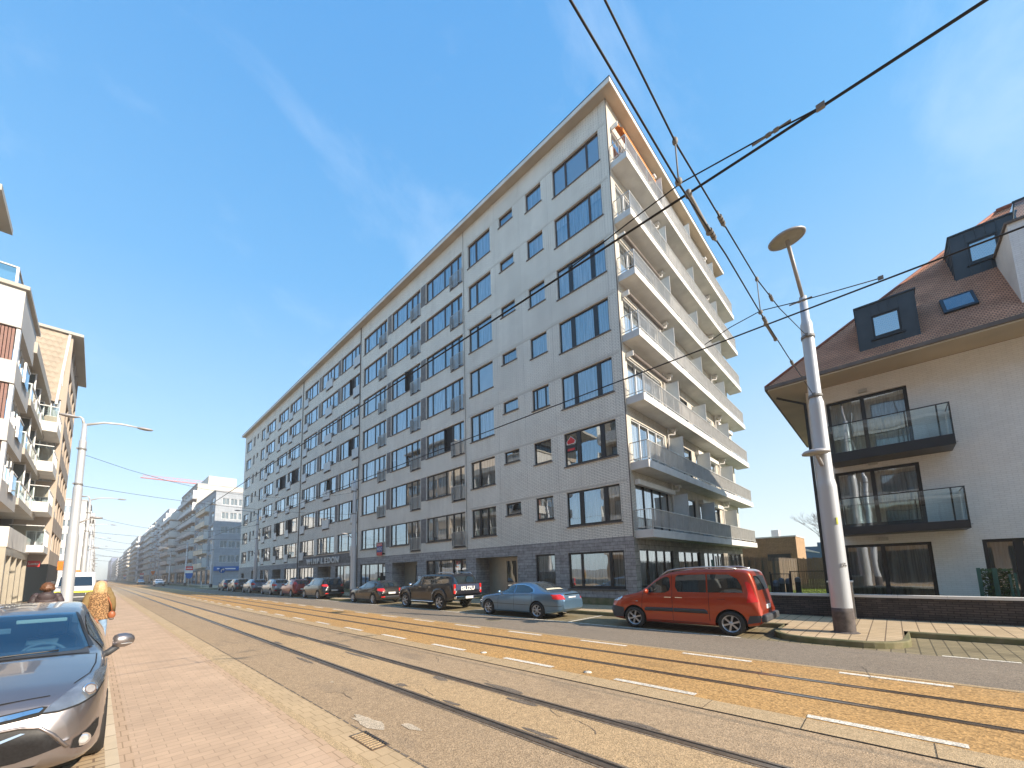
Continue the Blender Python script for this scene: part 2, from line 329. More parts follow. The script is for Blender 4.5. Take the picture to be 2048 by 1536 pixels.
def dup(o, parent=None, loc=None, rz=None):
    c = o.copy(); COL.objects.link(c)
    if parent is not None: c.parent = parent
    if loc is not None: c.location = loc
    if rz is not None: c.rotation_euler = (0, 0, rz)
    for ch in list(o.children):
        if not ch.name.startswith(('roller_blind', 'open_sash')): dup(ch, c)
    return c
def struct(name, mb, m): return tag(mb.build(name, m), kind='structure')
def text(s, name, size, ext, m, parent, mtx, sx=1.0, bold=0.0):
    cu = bpy.data.curves.new(name, 'FONT'); cu.body = s; cu.size = size; cu.extrude = ext; cu.align_x = 'CENTER'; cu.align_y = 'CENTER'; cu.offset = bold
    t = bpy.data.objects.new(name + '_tmp', cu); COL.objects.link(t)
    bpy.context.view_layer.update()
    me = bpy.data.meshes.new_from_object(t.evaluated_get(bpy.context.evaluated_depsgraph_get()))
    bpy.data.objects.remove(t); bpy.data.curves.remove(cu)
    me.transform(mtx @ Matrix.Diagonal((sx, 1, 1, 1))); me.materials.clear(); me.materials.append(M[m] if isinstance(m, str) else m)
    o = bpy.data.objects.new(name, me); COL.objects.link(o)
    if parent is not None: o.parent = parent
    return o
def frame(ox, oy, oz, th):      # local x along the wall, -y outward, z up
    return Matrix.Translation((ox, oy, oz)) @ Matrix.Rotation(th, 4, 'Z')
def face_m(ox, oy, oz, th):     # text lying on such a wall: text x -> local x, text y -> z, normal -> -y
    return frame(ox, oy, oz, th) @ Matrix.Rotation(R(90), 4, 'X')
def wall_open(mb, u0, u1, z0, z1, ops, depth, mw=0, mr=None):
    mr = mw if mr is None else mr
    us = sorted({u0, u1} | {u for o in ops for u in (o[0], o[1])}); zs = sorted({z0, z1} | {z for o in ops for z in (o[2], o[3])})
    us = [u for u in us if u0 <= u <= u1]; zs = [z for z in zs if z0 <= z <= z1]
    def hole(x, z): return any(o[0] < x < o[1] and o[2] < z < o[3] for o in ops)
    for i in range(len(us) - 1):
        for j in range(len(zs) - 1):
            a, b, c, d = us[i], us[i + 1], zs[j], zs[j + 1]; h = hole((a + b) / 2, (c + d) / 2)
            if not h: mb.quad((a, 0, c), (b, 0, c), (b, 0, d), (a, 0, d), mw)
            # reveals at hole borders
            else:
                if i == 0 or not hole((us[i - 1] + a) / 2, (c + d) / 2): mb.quad((a, 0, d), (a, depth, d), (a, depth, c), (a, 0, c), mr)
                if i == len(us) - 2 or not hole((b + us[i + 2]) / 2, (c + d) / 2): mb.quad((b, 0, c), (b, depth, c), (b, depth, d), (b, 0, d), mr)
                if j == 0 or not hole((a + b) / 2, (zs[j - 1] + c) / 2): mb.quad((a, 0, c), (a, depth, c), (b, depth, c), (b, 0, c), mr)
                if j == len(zs) - 2 or not hole((a + b) / 2, (d + zs[j + 2]) / 2): mb.quad((b, 0, d), (b, depth, d), (a, depth, d), (a, 0, d), mr)
# ------------------------------------------------------------------ ground, road, rails, pavements
YA, YB = -16.0, 1250.0
def sheet(name, m, x0, x1, z, ya=YA, yb=YB):
    mb = MB(); mb.quad((x0, ya, z), (x1, ya, z), (x1, yb, z), (x0, yb, z)); return struct(name, mb, m)
mb = MB(); mb.quad((-700, -300, -.06), (900, -300, -.06), (900, 2600, -.06), (-700, 2600, -.06)); struct('ground', mb, 'ground')
sheet('road', 'asph_near', 2.42, 5.90, 0)
sheet('road', 'conc', 5.90, 6.35, .004)
mb = MB(); mb.quad((5.885, YA, .008), (5.91, YA, .008), (5.91, YB, .008), (5.885, YB, .008))
for k in range(24):                                       # cross joints of the concrete band
    y = -3.3 + 1.06 * k; mb.quad((5.91, y, .008), (6.35, y, .008), (6.35, y + .006, .008), (5.91, y + .006, .008))
struct('road', mb, 'groove')
sheet('road', 'orange', 6.35, 9.5, 0)
sheet('road', 'conc', 9.5, 9.62, .004)
sheet('road', 'asph_far', 9.62, 12.12, 0)
sheet('road', 'asph_mid', 3.74, 4.56, .003)
def rail(x):
    mb = MB()
    mb.box(x - .035, YA, -.02, x + .035, YB, .010); mb.box(x + .075, YA, -.02, x + .095, YB, .008)
    o = MB(); o.quad((x + .035, YA, .0045), (x + .075, YA, .0045), (x + .075, YB, .0045), (x + .035, YB, .0045))
    t = MB(); 
    wl_, wr_ = (.07, .13) if x < 5 else (.045, .105)
    t.quad((x - wl_, YA, .0038), (x - .035, YA, .0038), (x - .035, YB, .0038), (x - wl_, YB, .0038)); t.quad((x + .095, YA, .0038), (x + wr_, YA, .0038), (x + wr_, YB, .0038), (x + .095, YB, .0038))
    return mb, o, t
for x, lb in ((3.62, 'grooved tram rail nearest the pink pavement'), (4.64, 'second tram rail from the pink pavement, in asphalt'), (7.36, 'tram rail in orange aggregate nearer the camera'), (8.40, 'tram rail in orange aggregate nearer the parked cars')):
    a, o, t = rail(x); e = tag(a.build('tram_rail', 'steel'), lb, 'tram rail', 'tram rails set in the road'); o.build('groove', 'groove', e); t.build('joint_seal', 'seal' if x < 5 else 'groove' if 0 else 'seal', e)
# repairs, cracks and grime lying in the asphalt
M['patch'] = asphalt('dark asphalt repair', (.16, .13, .105), (.22, .18, .14), sc=70)
M['patch2'] = asphalt('pale concrete repair', (.52, .43, .32), (.60, .50, .38), sc=90)
mb = MB(); mb2 = MB(); rp = random.Random(21)
def blob(mb, x, y, rx, ry, z, n=11): mb.poly([(x + rx * math.cos(2 * math.pi * k / n) * rp.uniform(.6, 1.15), y + ry * math.sin(2 * math.pi * k / n) * rp.uniform(.6, 1.15), z) for k in range(n)])
def crack(mb, x, y, ln, ang, w=.006, z=.0068):
    p = [(x, y)]
    for k in range(int(ln / .09)): ang += rp.uniform(-.5, .5); p.append((p[-1][0] + .09 * math.cos(ang), p[-1][1] + .09 * math.sin(ang)))
    for a, b in zip(p, p[1:]):
        dx, dy = b[0] - a[0], b[1] - a[1]; l = math.hypot(dx, dy); nx, ny = -dy / l * w * rp.uniform(.4, 1), dx / l * w * rp.uniform(.4, 1); mb.quad((a[0] - nx, a[1] - ny, z), (b[0] - nx, b[1] - ny, z), (b[0] + nx, b[1] + ny, z), (a[0] + nx, a[1] + ny, z))
for (x, y, rx, ry) in ((3.80, 3.1, .05, .30), (3.80, 4.7, .05, .22), (3.82, 6.1, .07, .16), (4.50, 4.0, .06, .35), (4.50, 5.9, .08, .28), (4.82, 4.6, .07, .5), (4.48, 9.0, .06, .8), (4.84, 11, .07, .9), (3.8, 12.5, .05, .4), (4.50, 14, .06, 1.0), (3.45, 9.5, .05, .5), (4.8, 2.4, .05, .35)): blob(mb, x, y, rx, ry, .0062)
for (x, y, ln, a) in ((3.82, 5.2, .5, 1.4), (3.85, 6.3, .4, 0.6), (4.4, 3.2, .5, 1.8), (4.9, 5.0, .7, 1.4), (5.3, 7.0, .9, 1.2), (2.9, 6.0, .8, 1.7), (4.2, 2.6, .6, .9), (7.9, 1.6, 1.0, 1.2), (10.8, 6.0, 1.4, 1.5), (3.0, 12.0, 1.6, 1.5), (4.15, 9.0, 1.2, 1.6), (8.8, 1.0, .7, 1.9), (8.9, .2, 1.4, .9)): crack(mb, x, y, ln, a)
y = -2.0
while y < 40:                                                # dark broken joint between asphalt and gutter
    h = rp.uniform(.05, .22); mb.quad((2.412 - rp.uniform(0, .006), y, .0066), (2.428 + rp.uniform(0, .016), y, .0066), (2.424 + rp.uniform(0, .012), y + h, .0066), (2.412, y + h, .0066)); y += h * rp.uniform(1, 1.5)
struct('road', mb, 'patch')
blob(mb2, 2.62, 4.95, .12, .45, .0058, 16); blob(mb2, 2.9, 4.4, .07, .2, .0058); blob(mb2, 3.1, 7.2, .03, .05, .0058); blob(mb2, 2.0, 12.5, .04, .5, .1225) if 0 else None
struct('road', mb2, 'patch2')
# white paint
for row, xs in enumerate((6.40, 9.26)):
    mb = MB()
    for k in range(-2, 60):
        y = .95 + 2.62 * k - (0.1 if row else 0)
        mb.quad((xs, y - 1.31, .006), (xs + .13, y - 1.31, .006), (xs + .13, y, .006), (xs, y, .006))
    struct('road_marking', mb, 'white_line')
mb = MB()
for k in range(-4, 260):
    if -1 < k * .5 < 2.9: continue
    mb.quad((12.12, k * .5 + .02, .006), (12.22, k * .5 + .02, .006), (12.22, k * .5 + .49, .006), (12.12, k * .5 + .49, .006))
for y in (8.4, 14.6, 21.0, 35.6, 42.0, 49, 56): mb.quad((12.22, y, .008), (14.55, y, .008), (14.55, y + .1, .008), (12.22, y + .1, .008))
struct('road_marking', mb, 'white_line')
sheet('parking_bay', 'bayR', 12.12, 14.62, 0)
# left pavement (raised)
sheet('gutter', 'gutter', 1.99, 2.42, .003)
mb = MB(); mb.quad((1.875, YA, .12), (1.965, YA, .12), (1.965, YB, .12), (1.875, YB, .12)); mb.quad((1.965, YA, .12), (1.99, YA, .095), (1.99, YB, .095), (1.965, YB, .12)); mb.quad((1.99, YA, .095), (1.995, YA, -.02), (1.995, YB, -.02), (1.99, YB, .095))
struct('kerb', mb, 'kerbL')
sheet('pavement', 'pink', .40, 1.76, .12)
mb = MB(); mb.quad((.29, YA, .12), (.40, YA, .12), (.40, YB, .12), (.29, YB, .12)); mb.quad((1.76, YA, .12), (1.875, YA, .12), (1.875, YB, .12), (1.76, YB, .12)); struct('pavement', mb, 'pinkedge')
sheet('pavement', 'cream', .19, .29, .12)
sheet('pavement', 'bayL', -40, .19, .12)
# right pavement with kerb and build-outs
def kerbline(pts, name='kerb'):
    mb = MB(); n = len(pts)
    P = [Vector((a[0], a[1], 0)) for a in pts]; nr = []
    for i in range(n):
        d = (P[min(i + 1, n - 1)] - P[max(i - 1, 0)]).normalized(); nr.append(Vector((d.y, -d.x, 0)))
    for i in range(n - 1):
        a, b = P[i], P[i + 1]; na, nb = nr[i], nr[i + 1]
        o0, o1, i0, i1 = a + na * .0, b + nb * .0, a + na * .13, b + nb * .13
        c0, c1 = a + na * .02, b + nb * .02
        mb.add([o0 + Vector((0, 0, -.02)), o1 + Vector((0, 0, -.02)), o1 + Vector((0, 0, .12)), o0 + Vector((0, 0, .12))], [(0, 1, 2, 3)], 0, True)
        mb.add([o0 + Vector((0, 0, .12)), o1 + Vector((0, 0, .12)), c1 + Vector((0, 0, .144)), c0 + Vector((0, 0, .144))], [(0, 1, 2, 3)], 0, True)
        mb.add([c0 + Vector((0, 0, .144)), c1 + Vector((0, 0, .144)), i1 + Vector((0, 0, .144)), i0 + Vector((0, 0, .144))], [(0, 1, 2, 3)], 0, False)
    return struct(name, mb, 'kerbR')
def buildout(y0, y1):       # outline of a build-out: from straight kerb out to X 12.25 and back (listed with rising Y)
    pts = []
    for k in range(9): a = -math.pi / 2 + k / 8 * math.pi / 2; pts.append((13.3 + 1.0 * -math.cos(a) * 1.0 if 0 else 13.3 - 1.05 * math.cos(math.pi / 2 - k / 8 * math.pi / 2 + math.pi) * -1 if 0 else 0, 0))
    pts = [(14.62, y0)] + [(13.25 - .98 * math.sin(k / 8 * math.pi / 2), y0 + .95 - .95 * math.cos(k / 8 * math.pi / 2)) for k in range(9)]
    pts += [(13.25 - .98 * math.cos(k / 8 * math.pi / 2), y1 - .95 + .95 * math.sin(k / 8 * math.pi / 2)) for k in range(9)] + [(14.62, y1)]
    return pts
line = [(14.62, -16.0)] + buildout(-.12, 2.45)[0:] + buildout(27.0, 30.0) + [(14.62, 74.0)] + buildout(74.0, 86.0)[1:] + [(14.62, 1250)]
kerbline(line)
mb = MB(); mb.poly([(x + .12, y, .14) for x, y in line if x > 14.6] + [(17.6, 1250, .14), (17.6, -16, .14)])
for a, b in ((-.12, 2.45), (27.0, 30.0), (74.0, 86.0)):
    p = buildout(a, b); cy = (a + b) / 2; mb.poly([(x + .1 * (1 if x < 13.5 else 1.2), cy + (y - cy) * (1 - .1 * 2 / (b - a)), .1405) for x, y in p][::-1] + [(14.76, a + .1, .1405)][:0])
struct('pavement', mb, 'walkR')
mb = MB(); mb.quad((17.6, 90, .13), (60, 90, .13), (60, 102, .13), (17.6, 102, .13)); struct('side_street', mb, 'asph_far')
# drain grate, studs, manhole
g = tag(MB().box(2.24, 4.14, -.02, 2.45, 4.70, .012).build('drain_grate', 'steel'), 'rusty drain grate in the gutter by the pink pavement', 'drain grate')
mb = MB(); 
for k in range(9): mb.box(2.25, 4.17 + k * .058, .0119, 2.40, 4.197 + k * .058, .016)
mb.build('bar', 'kerbL', g)
mb = MB()
mb.box(2.405, 4.15, .012, 2.41, 4.69, .016)
for k in range(9): mb.box(2.409, 4.17 + k * .058, .0121, 2.44, 4.20 + k * .058, .018)
mb.build('toothed_edge', 'black_metal', g)
for y, w in ((6.94, 'farther from'), (4.16, 'nearer to')):
    tag(MB().lathe([(.075, 0), (.07, .012), (.0001, .018)], (6.555, y, .003), n=16).build('road_stud', 'white_line'), 'round pale stud in the orange track bed, the one %s the camera' % w, 'road stud', 'road studs in the orange track bed')
c = tag(MB().lathe([(.32, 0), (.31, .006), (.0001, .006)], (11.2, 11.2, .002), n=24).build('manhole_cover', 'steel'), 'rusty round manhole cover in the lane beside the blue saloon', 'manhole cover')
MB().lathe([(.36, 0), (.33, .010), (.32, .010)], (11.2, 11.2, .001), n=24).build('ring', 'kerbR', c)

# ------------------------------------------------------------------ windows
WCACHE = {}
def window_proto(key, w, h, mull, fm, cur, door=None, dz=.55, rail=None, sill=True, tf=.07, depth=.10, sash=None):
    fr = MB(); pn = MB(); cu = MB(); sl = MB(); rl = MB()
    y0, y1 = depth, depth + .07
    ed = [0.0] + [x for m_ in mull for x in m_] + [w]
    panes = [(ed[i], ed[i + 1]) for i in range(0, len(ed), 2)]
    fr.box(0, y0, h - tf, w, y1, h)
    for (a, b) in mull:
        zb = -dz if door and door[0] - .1 < (a + b) / 2 < door[1] + .1 else 0
        fr.box(a, y0 - .012, zb, b, y1 + .01, h - .002)
    fr.box(0, y0 - .004, -dz if door and door[0] < .1 else 0, tf, y1 + .004, h - .003); fr.box(w - tf, y0 - .004, -dz if door and door[1] > w - .1 else 0, w, y1 + .004, h - .003)
    segs = []
    for (a, b) in panes:
        dd = door and door[0] - .01 < (a + b) / 2 < door[1] + .01
        zb = -dz if dd else 0
        fr.box(a - .001, y0 + .003, zb, b + .001, y1 - .003, zb + (tf * 1.6))
        segs.append((a, b, zb))
    for (a, b, zb) in segs:
        pn.quad((a, y0 + .03, zb), (b, y0 + .03, zb), (b, y0 + .03, h), (a, y0 + .03, h))
        if cur == 'mix' : c_ = random.random() < .6
        else: c_ = True
        if c_ and cur not in ('none',):
            xa, xb = a + .02, b - .02
            n = max(6, int((xb - xa) / .035)); 
            for i in range(n):
                p, q = xa + (xb - xa) * i / n, xa + (xb - xa) * (i + 1) / n
                f = lambda t: (y0 + .13 + (.022 * math.sin(t * 52 + 1.7 * math.sin(t * 9)) if cur != 'blind' else 0))
                cu.add([(p, f(p), zb), (q, f(q), zb), (q, f(q), h), (p, f(p), h)], [(0, 1, 2, 3)], 0, True)
    if sill:
        if door:
            d0, d1 = door
            for a, b, z in ((0, d0, 0), (d0, d1, -dz), (d1, w, 0)):
                if b - a > .05: sl.box(a - (.06 if z or a == 0 else 0), -.05, z - .05, b + (.06 if z or b == w else 0), y0 + .003, z + .004)
        else: sl.box(-.06, -.05, -.05, w + .06, y0 + .003, .004)
    if rail and door:
        d0, d1 = door; zt, zb = .50, -dz + .10
        rl.box(d0 - .03, -.085, zt - .03, d1 + .03, -.05, zt); rl.box(d0 - .03, -.085, zb, d1 + .03, -.05, zb + .03)
        for x in (d0 - .03, d1 + .0): rl.box(x, -.086, zb - .02, x + .03, .05, zt + .002)
        if rail == 'bars':
            n = int((d1 - d0) / .115)
            for i in range(1, n + 1): x = d0 + (d1 - d0) * i / (n + 1); rl.box(x - .014, -.08, zb, x + .014, -.058, zt)
        else:
            rl.box(d0, -.075, zb + .03, d1, -.065, zt - .03)
            for i in (1, 2): x = d0 + (d1 - d0) * i / 3; rl.box(x - .015, -.082, zb, x + .015, -.06, zt)
    r = fr.build('window', fm)
    pn.build('pane', 'glass', r)
    if cu.v: cu.build('curtain', {'w': 'curtain_w', 'b': 'curtain_b', 'g': 'curtain_g', 'mix': 'curtain_w', 'blind': 'blind'}.get(cur, 'curtain_w'), r)
    if sl.v: sl.build('sill', 'sill', r)
    if rl.v: rl.build('railing', 'rail_metal' if rail == 'bars' else 'rail_light', r)
    return r
def place_window(parent, mtx, key, *a, **k):
    kk = (key,) + a + tuple(sorted((x, str(y)) for x, y in k.items()))
    kk = str(kk)
    if kk not in WCACHE: WCACHE[kk] = o = window_proto(key, *a, **k)
    else: o = dup(WCACHE[kk])
    o.parent = parent; o.matrix_local = mtx; return o

# ------------------------------------------------------------------ the big apartment block
BX, BY0, BY1, BX1 = 17.4, 8.24, 79.4, 36.0
FH = 3.213; Z1 = 4.08
bld = empty('apartment_block', (BX, BY0, 0), label='long eight storey cream brick apartment block with metal name letters and end balconies', cat='apartment block')
inv = Matrix.Translation((-BX, -BY0, 0))
FM = frame(BX, BY1, 0, R(-90)); FL = inv @ FM
EM = frame(BX, BY0, 0, 0); EL = inv @ EM
U = lambda y: BY1 - y
ops = []; wins = []
kR = ((.70, .78), (2.27, 2.35), (3.07, 3.19), (3.87, 3.95)); wR = 4.46
kL = tuple((wR - b, wR - a) for a, b in kR[::-1])
kM = ((1.48, 1.60), (2.36, 2.44), (3.20, 3.32))
bandsR = [24.42, 29.66, 34.93, 40.10]; bandsM = [45.47]; bandsL = [50.75, 56.28, 61.15, 66.75]
rnd = random.Random(3)
for fl in range(7):
    z = Z1 + FH * fl
    fm = 'frame_dark' if fl < 5 else 'frame_brown'
    th = (.17, .18)[fl < 5] if fl < 5 else .09
    curs = ['w', 'w', 'b', 'w', 'b', 'b', 'b']
    # near section: A, B, C, D columns
    m_ = .115 if fl < 5 else .05
    wins.append((11.80, z, 3.02, 1.82, ((.855 - m_, .855 + m_), (2.235 - m_, 2.235 + m_)), fm, {0: 'w', 1: 'none', 2: 'w', 3: 'w', 4: 'w', 5: 'b', 6: 'blind'}[fl], None, None))
    wins.append((13.87, z + .54, 1.21, 1.28, () if fl != 2 else ((.25, .31), (.88, .94)), fm, {0: 'w', 1: 'none', 2: 'b', 3: 'w', 4: 'w', 5: 'b', 6: 'b'}[fl], None, None))
    wins.append((16.19, z + 1.08, 1.21, .74, (), fm, {0: 'none', 1: 'g', 2: 'g', 3: 'none', 4: 'b', 5: 'b', 6: 'none'}[fl], None, None))
    wins.append((19.30, z, 2.25, 1.82, ((.66, .82), (1.40, 1.52)) if fl == 0 else ((.72, .84),), fm, {0: 'w', 1: 'w', 2: 'w', 3: 'none', 4: 'w', 5: 'w', 6: 'b'}[fl], None, None))
    for y in bandsR: wins.append((y, z, wR, 1.82, kR, fm if rnd.random() < .8 else 'frame_dark', rnd.choice(['w', 'b', 'mix', 'mix', 'none', 'g'] if fl < 3 else ['b', 'w', 'mix', 'mix', 'b']), (3.13, wR), 'bars' if y < 36 else 'panel'))
    for y in bandsM: wins.append((y, z, 4.62, 1.82, kM, fm, rnd.choice(['w', 'b', 'mix']), (1.54, 3.26) if fl else None, 'panel' if fl else None))
    for y in bandsL: wins.append((y, z, wR, 1.82, kL, fm, rnd.choice(['w', 'b', 'mix']), (0, wR - 3.13), 'panel'))
small = []
for fl in range(7):
    z = Z1 + FH * fl
    small += [(69.62, z, 2.1, 1.82), (72.05, z + 1.08, .9, .74), (74.0, z + .3, .95, 1.52), (78.25, z, 3.05, 1.82)]
for (y, z, w, h, mu, fm, cu, door, rl) in wins:
    u = U(y); ops.append((u, u + w, z, z + h))
    if door: ops.append((u + door[0], u + door[1], z - .55, z))
for (y, z, w, h) in small: ops.append((U(y), U(y) + w, z, z + h))
wall = MB(FL)
wall_open(wall, 0, BY1 - BY0, 3.36, 26.62, ops, .18, 0, 1)
# ground floor: stone with windows and recessed entrances
gops = []; gw = []
def gwin(y, w, z0, z1, mu, cur='w', fm='frame_dark'): gops.append((U(y), U(y) + w, z0, z1)); gw.append((y, w, z0, z1, mu, cur, fm))
gwin(11.88, 3.11, .90, 2.72, ((.72, .84), (2.30, 2.44)))
gwin(14.06, 1.35, .30, 2.73, ())
gwin(24.5, 4.54, .35, 2.75, ((.74, .84), (1.60, 1.70), (3.05, 3.17), (3.88, 3.96)))
gwin(35.0, 4.6, .35, 2.75, ((.88, .96), (1.62, 1.66), (3.13, 3.25), (3.94, 4.0)))
gwin(40.3, 3.6, .35, 2.75, ((.80, .88), (1.6, 1.64), (2.98, 3.06)), 'g')
gwin(50.8, 4.55, .5, 2.75, ((.7, .78), (1.5, 1.6), (2.6, 2.68), (3.6, 3.7)), 'none')
gwin(56.04, 4.4, .5, 2.75, ((.9, .98), (1.9, 2.0), (3.2, 3.3)), 'none')
gwin(66.8, 3.9, .5, 2.75, ((.8, .9), (1.8, 1.9), (2.9, 3.0)), 'mix')
gwin(77.5, 1.5, .9, 2.4, ((.7, .78),), 'none')
ents = [(19.0, 3.6), (29.3, 3.65), (45.0, 3.5), (61.0, 3.5), (71.6, 3.4)]
for y, w in ents: gops.append((U(y), U(y) + w, 0.14, 2.73))
wall_open(wall, 0, BY1 - BY0, .10, 3.36, gops, .16, 2, 2)
for y, w in ents:            # recess boxes
    a, b = U(y), U(y) + w
    wall.quad((a, .16, .14), (a, 1.5, .14), (a, 1.5, 2.73), (a, .16, 2.73), 2); wall.quad((b, .16, .14), (b, .16, 2.73), (b, 1.5, 2.73), (b, 1.5, .14), 2)
    wall.quad((a, .16, 2.73), (a, 1.5, 2.73), (b, 1.5, 2.73), (b, .16, 2.73), 3); wall.quad((a, .0, .145), (b, .0, .145), (b, 1.5, .145), (a, 1.5, .145), 4)
# far end, back and top
Lr = BY1 - BY0
wall.T = inv
wall.quad((BX1, BY0, 0), (BX1, BY1, 0), (BX1, BY1, 26.62), (BX1, BY0, 26.62), 0); wall.quad((BX, BY1, 0), (BX, BY1, 26.62), (BX1, BY1, 26.62), (BX1, BY1, 0), 0)
wall.build('wall', ['brick', 'white_paint', 'stone', 'soffit', 'walkR'], bld)
# end wall
eops = []; ew = []
egx = [(0.50, 4.55), (5.30, 8.75), (9.50, 13.60), (14.60, 18.05)]
for fl in range(8):
    z0 = .95 if fl == 0 else 3.24 + .45 + FH * (fl - 1)
    for i, (a, b) in enumerate(egx):
        zz0 = z0 + (.35 if fl and i else 0); z1_ = 2.75 if fl == 0 else 3.24 + FH * (fl - 1) + 2.66
        eops.append((a, b, zz0, z1_)); ew.append((fl, i, a, b, zz0, z1_))
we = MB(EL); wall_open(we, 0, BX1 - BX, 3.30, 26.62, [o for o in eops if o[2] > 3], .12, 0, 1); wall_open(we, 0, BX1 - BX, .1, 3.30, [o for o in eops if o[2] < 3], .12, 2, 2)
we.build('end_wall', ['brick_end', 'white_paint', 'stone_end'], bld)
tr = MB(FL)
for fl in range(7):                                       # grey brick piers between window bands
    z = Z1 + FH * fl
    for y, w in ((25.14, .70), (30.33, .65), (40.85, .72), (46.08, .6)):
        if y > 36 and fl == 0: continue
        tr = MB(FL); tr.box(U(y) + .02, -.006, z, U(y) + w - .02, .01, z + 1.82); tr.build('pier', 'slate_panel', bld)
tr = MB(FL)
for fl in range(7): tr.box(U(19.5), -.005, Z1 + FH * fl + 1.823, U(8.4), .004, Z1 + FH * fl + 2.02)
tr.build('lintel_course', 'soldier', bld)
tr = MB(FL)                                               # dark stone panel behind the block's name
tr.box(U(50.9), -.006, 3.10 - .1, U(36.6), .006, 3.95); tr.build('name_panel', 'slate_panel', bld)
tr = MB(inv)                                              # plinth and corner trim
tr.box(BX - .03, BY0 + .02, 0.1, BX + .02, BY1, .48); tr.build('plinth', 'kerbR', bld)
MB(inv).box(BX - .012, BY0 - .012, 3.3, BX + .03, BY0 + .03, 26.6).build('corner_trim', 'sill', bld)
# roof slab with soffit and fascia
rf = MB(inv); X0, Y0_ = 16.88, 7.72
rf.box(X0, Y0_, 26.62, 36.3, BY1 + .5, 26.80, 0); rf.build('roof', 'soffit', bld)
fs = MB(inv); fs.box(X0 - .04, Y0_ - .04, 26.60, 36.34, Y0_, 26.86); fs.box(X0 - .04, Y0_, 26.60, X0, BY1 + .5, 26.86); fs.build('fascia', 'white_paint', bld)
fs = MB(inv); fs.box(X0 - .06, Y0_ - .06, 26.86, 36.34, Y0_ + .1, 26.90); fs.box(X0 - .06, Y0_ + .1, 26.86, X0 + .1, BY1 + .5, 26.90); fs.build('roof_edging', 'black_metal', bld)
for y in (19.5, 29.9, 37.0, 45.5, 58.0, 66.0): MB(inv).cyl((17.6, y, 26.8), (17.6, y, 27.35), .06, .06, 8).lathe([(.10, 27.35), (.1, 27.42), (.001, 27.45)], (17.6, y, 0), n=10).build('vent_pipe', 'rail_metal', bld)
# interior backing so one never looks through
bk = MB(inv)
for fl in range(9): bk.box(BX + .6, BY0 + .6, (.2 if fl == 0 else 3.2 + FH * (fl - 1)), BX1 - .5, BY1 - .5, (.28 if fl == 0 else 3.28 + FH * (fl - 1)) if fl < 8 else 26.0)
bk.box(BX + 3.2, BY0 + 3.2, .3, BX + 3.3, BY1 - .6, 26.4); bk.box(BX + 3.2, BY0 + 3.2, .3, BX1 - .6, BY0 + 3.3, 26.4)
for y in [12.4, 14.3, 16.6, 19.8, 24.8, 30.0, 35.5, 40.5, 45.8, 51.1, 56.6, 61.5, 67.2]: bk.box(BX + .4, y, 3.4, BX + 3.2, y + .1, 26.4); bk.box(BX + 1.8, y, .3, BX + 3.2, y + .1, 3.4)
for x in (22.2, 26.6, 31.5): bk.box(x, BY0 + .4, .3, x + .1, BY0 + 3.2, 26.4)
bk.build('inner_wall', 'curtain_g', bld)
for (y, z, w, h, mu, fm, cu, door, rl) in wins:
    o = place_window(bld, FL @ Matrix.Translation((U(y), 0, z)), 'w', w, h, mu, fm, cu, door=door, rail=rl)
    if rnd.random() < .36 and w > 1.5:
        ed = [0] + [q for m_ in mu for q in m_] + [w]; pns = [(ed[i], ed[i + 1]) for i in range(0, len(ed), 2)]
        dr = rnd.choice([.35, .5, .8, 1.0])
        if rnd.random() < .3 and w > 4:
            a, b = rnd.choice(pns[2:-1] or pns); q = MB(); q.quad((a, .122, .02), (b, .122, .02), (b, .122, h - .02), (a, .122, h - .02)); q.box(a, -.10, .05, a + .04, .12, h - .06, 0); q.build('open_sash', 'dark', o)  # sash edge plus a dark sheet imitating the unlit room behind it
        mm = rnd.choice(['blind', 'curtain_w', 'white_paint', 'curtain_b'])
        for (a, b) in rnd.sample(pns, rnd.choice([1, 2, len(pns)]) if len(pns) > 1 else 1):
            q = MB(); q.quad((a, .145, h * (1 - dr)), (b, .145, h * (1 - dr)), (b, .145, h), (a, .145, h)); q.build('roller_blind', mm, o)
st = MB(FL); sp_ = MB(FL)
for (y, z, w, h) in small:
    u = U(y); t = .07
    for a in (u, u + w - t): st.box(a, .10, z, a + t, .17, z + h)
    st.box(u, .103, z, u + w, .167, z + t); st.box(u, .103, z + h - t, u + w, .167, z + h)
    for q in ((.33, .66) if w > 2.5 else (.5,) if w > 1.5 else ()): st.box(u + w * q - .04, .096, z, u + w * q + .04, .174, z + h)
    st.box(u - .06, -.05, z - .05, u + w + .06, .10, z)
    sp_.quad((u, .13, z), (u + w, .13, z), (u + w, .13, z + h), (u, .13, z + h), 0); sp_.quad((u, .24, z), (u + w, .24, z), (u + w, .24, z + h), (u, .24, z + h), 1)
so = tag(st.build('small_window', 'frame_dark', bld), kind='stuff'); sp_.build('pane', ['glass', 'curtain_w'], so)
for (y, w, z0, z1, mu, cur, fm) in gw:
    place_window(bld, FL @ Matrix.Translation((U(y), 0, z0)), 'g', w, z1 - z0, mu, fm, cur, tf=.09, sill=z0 > .6)
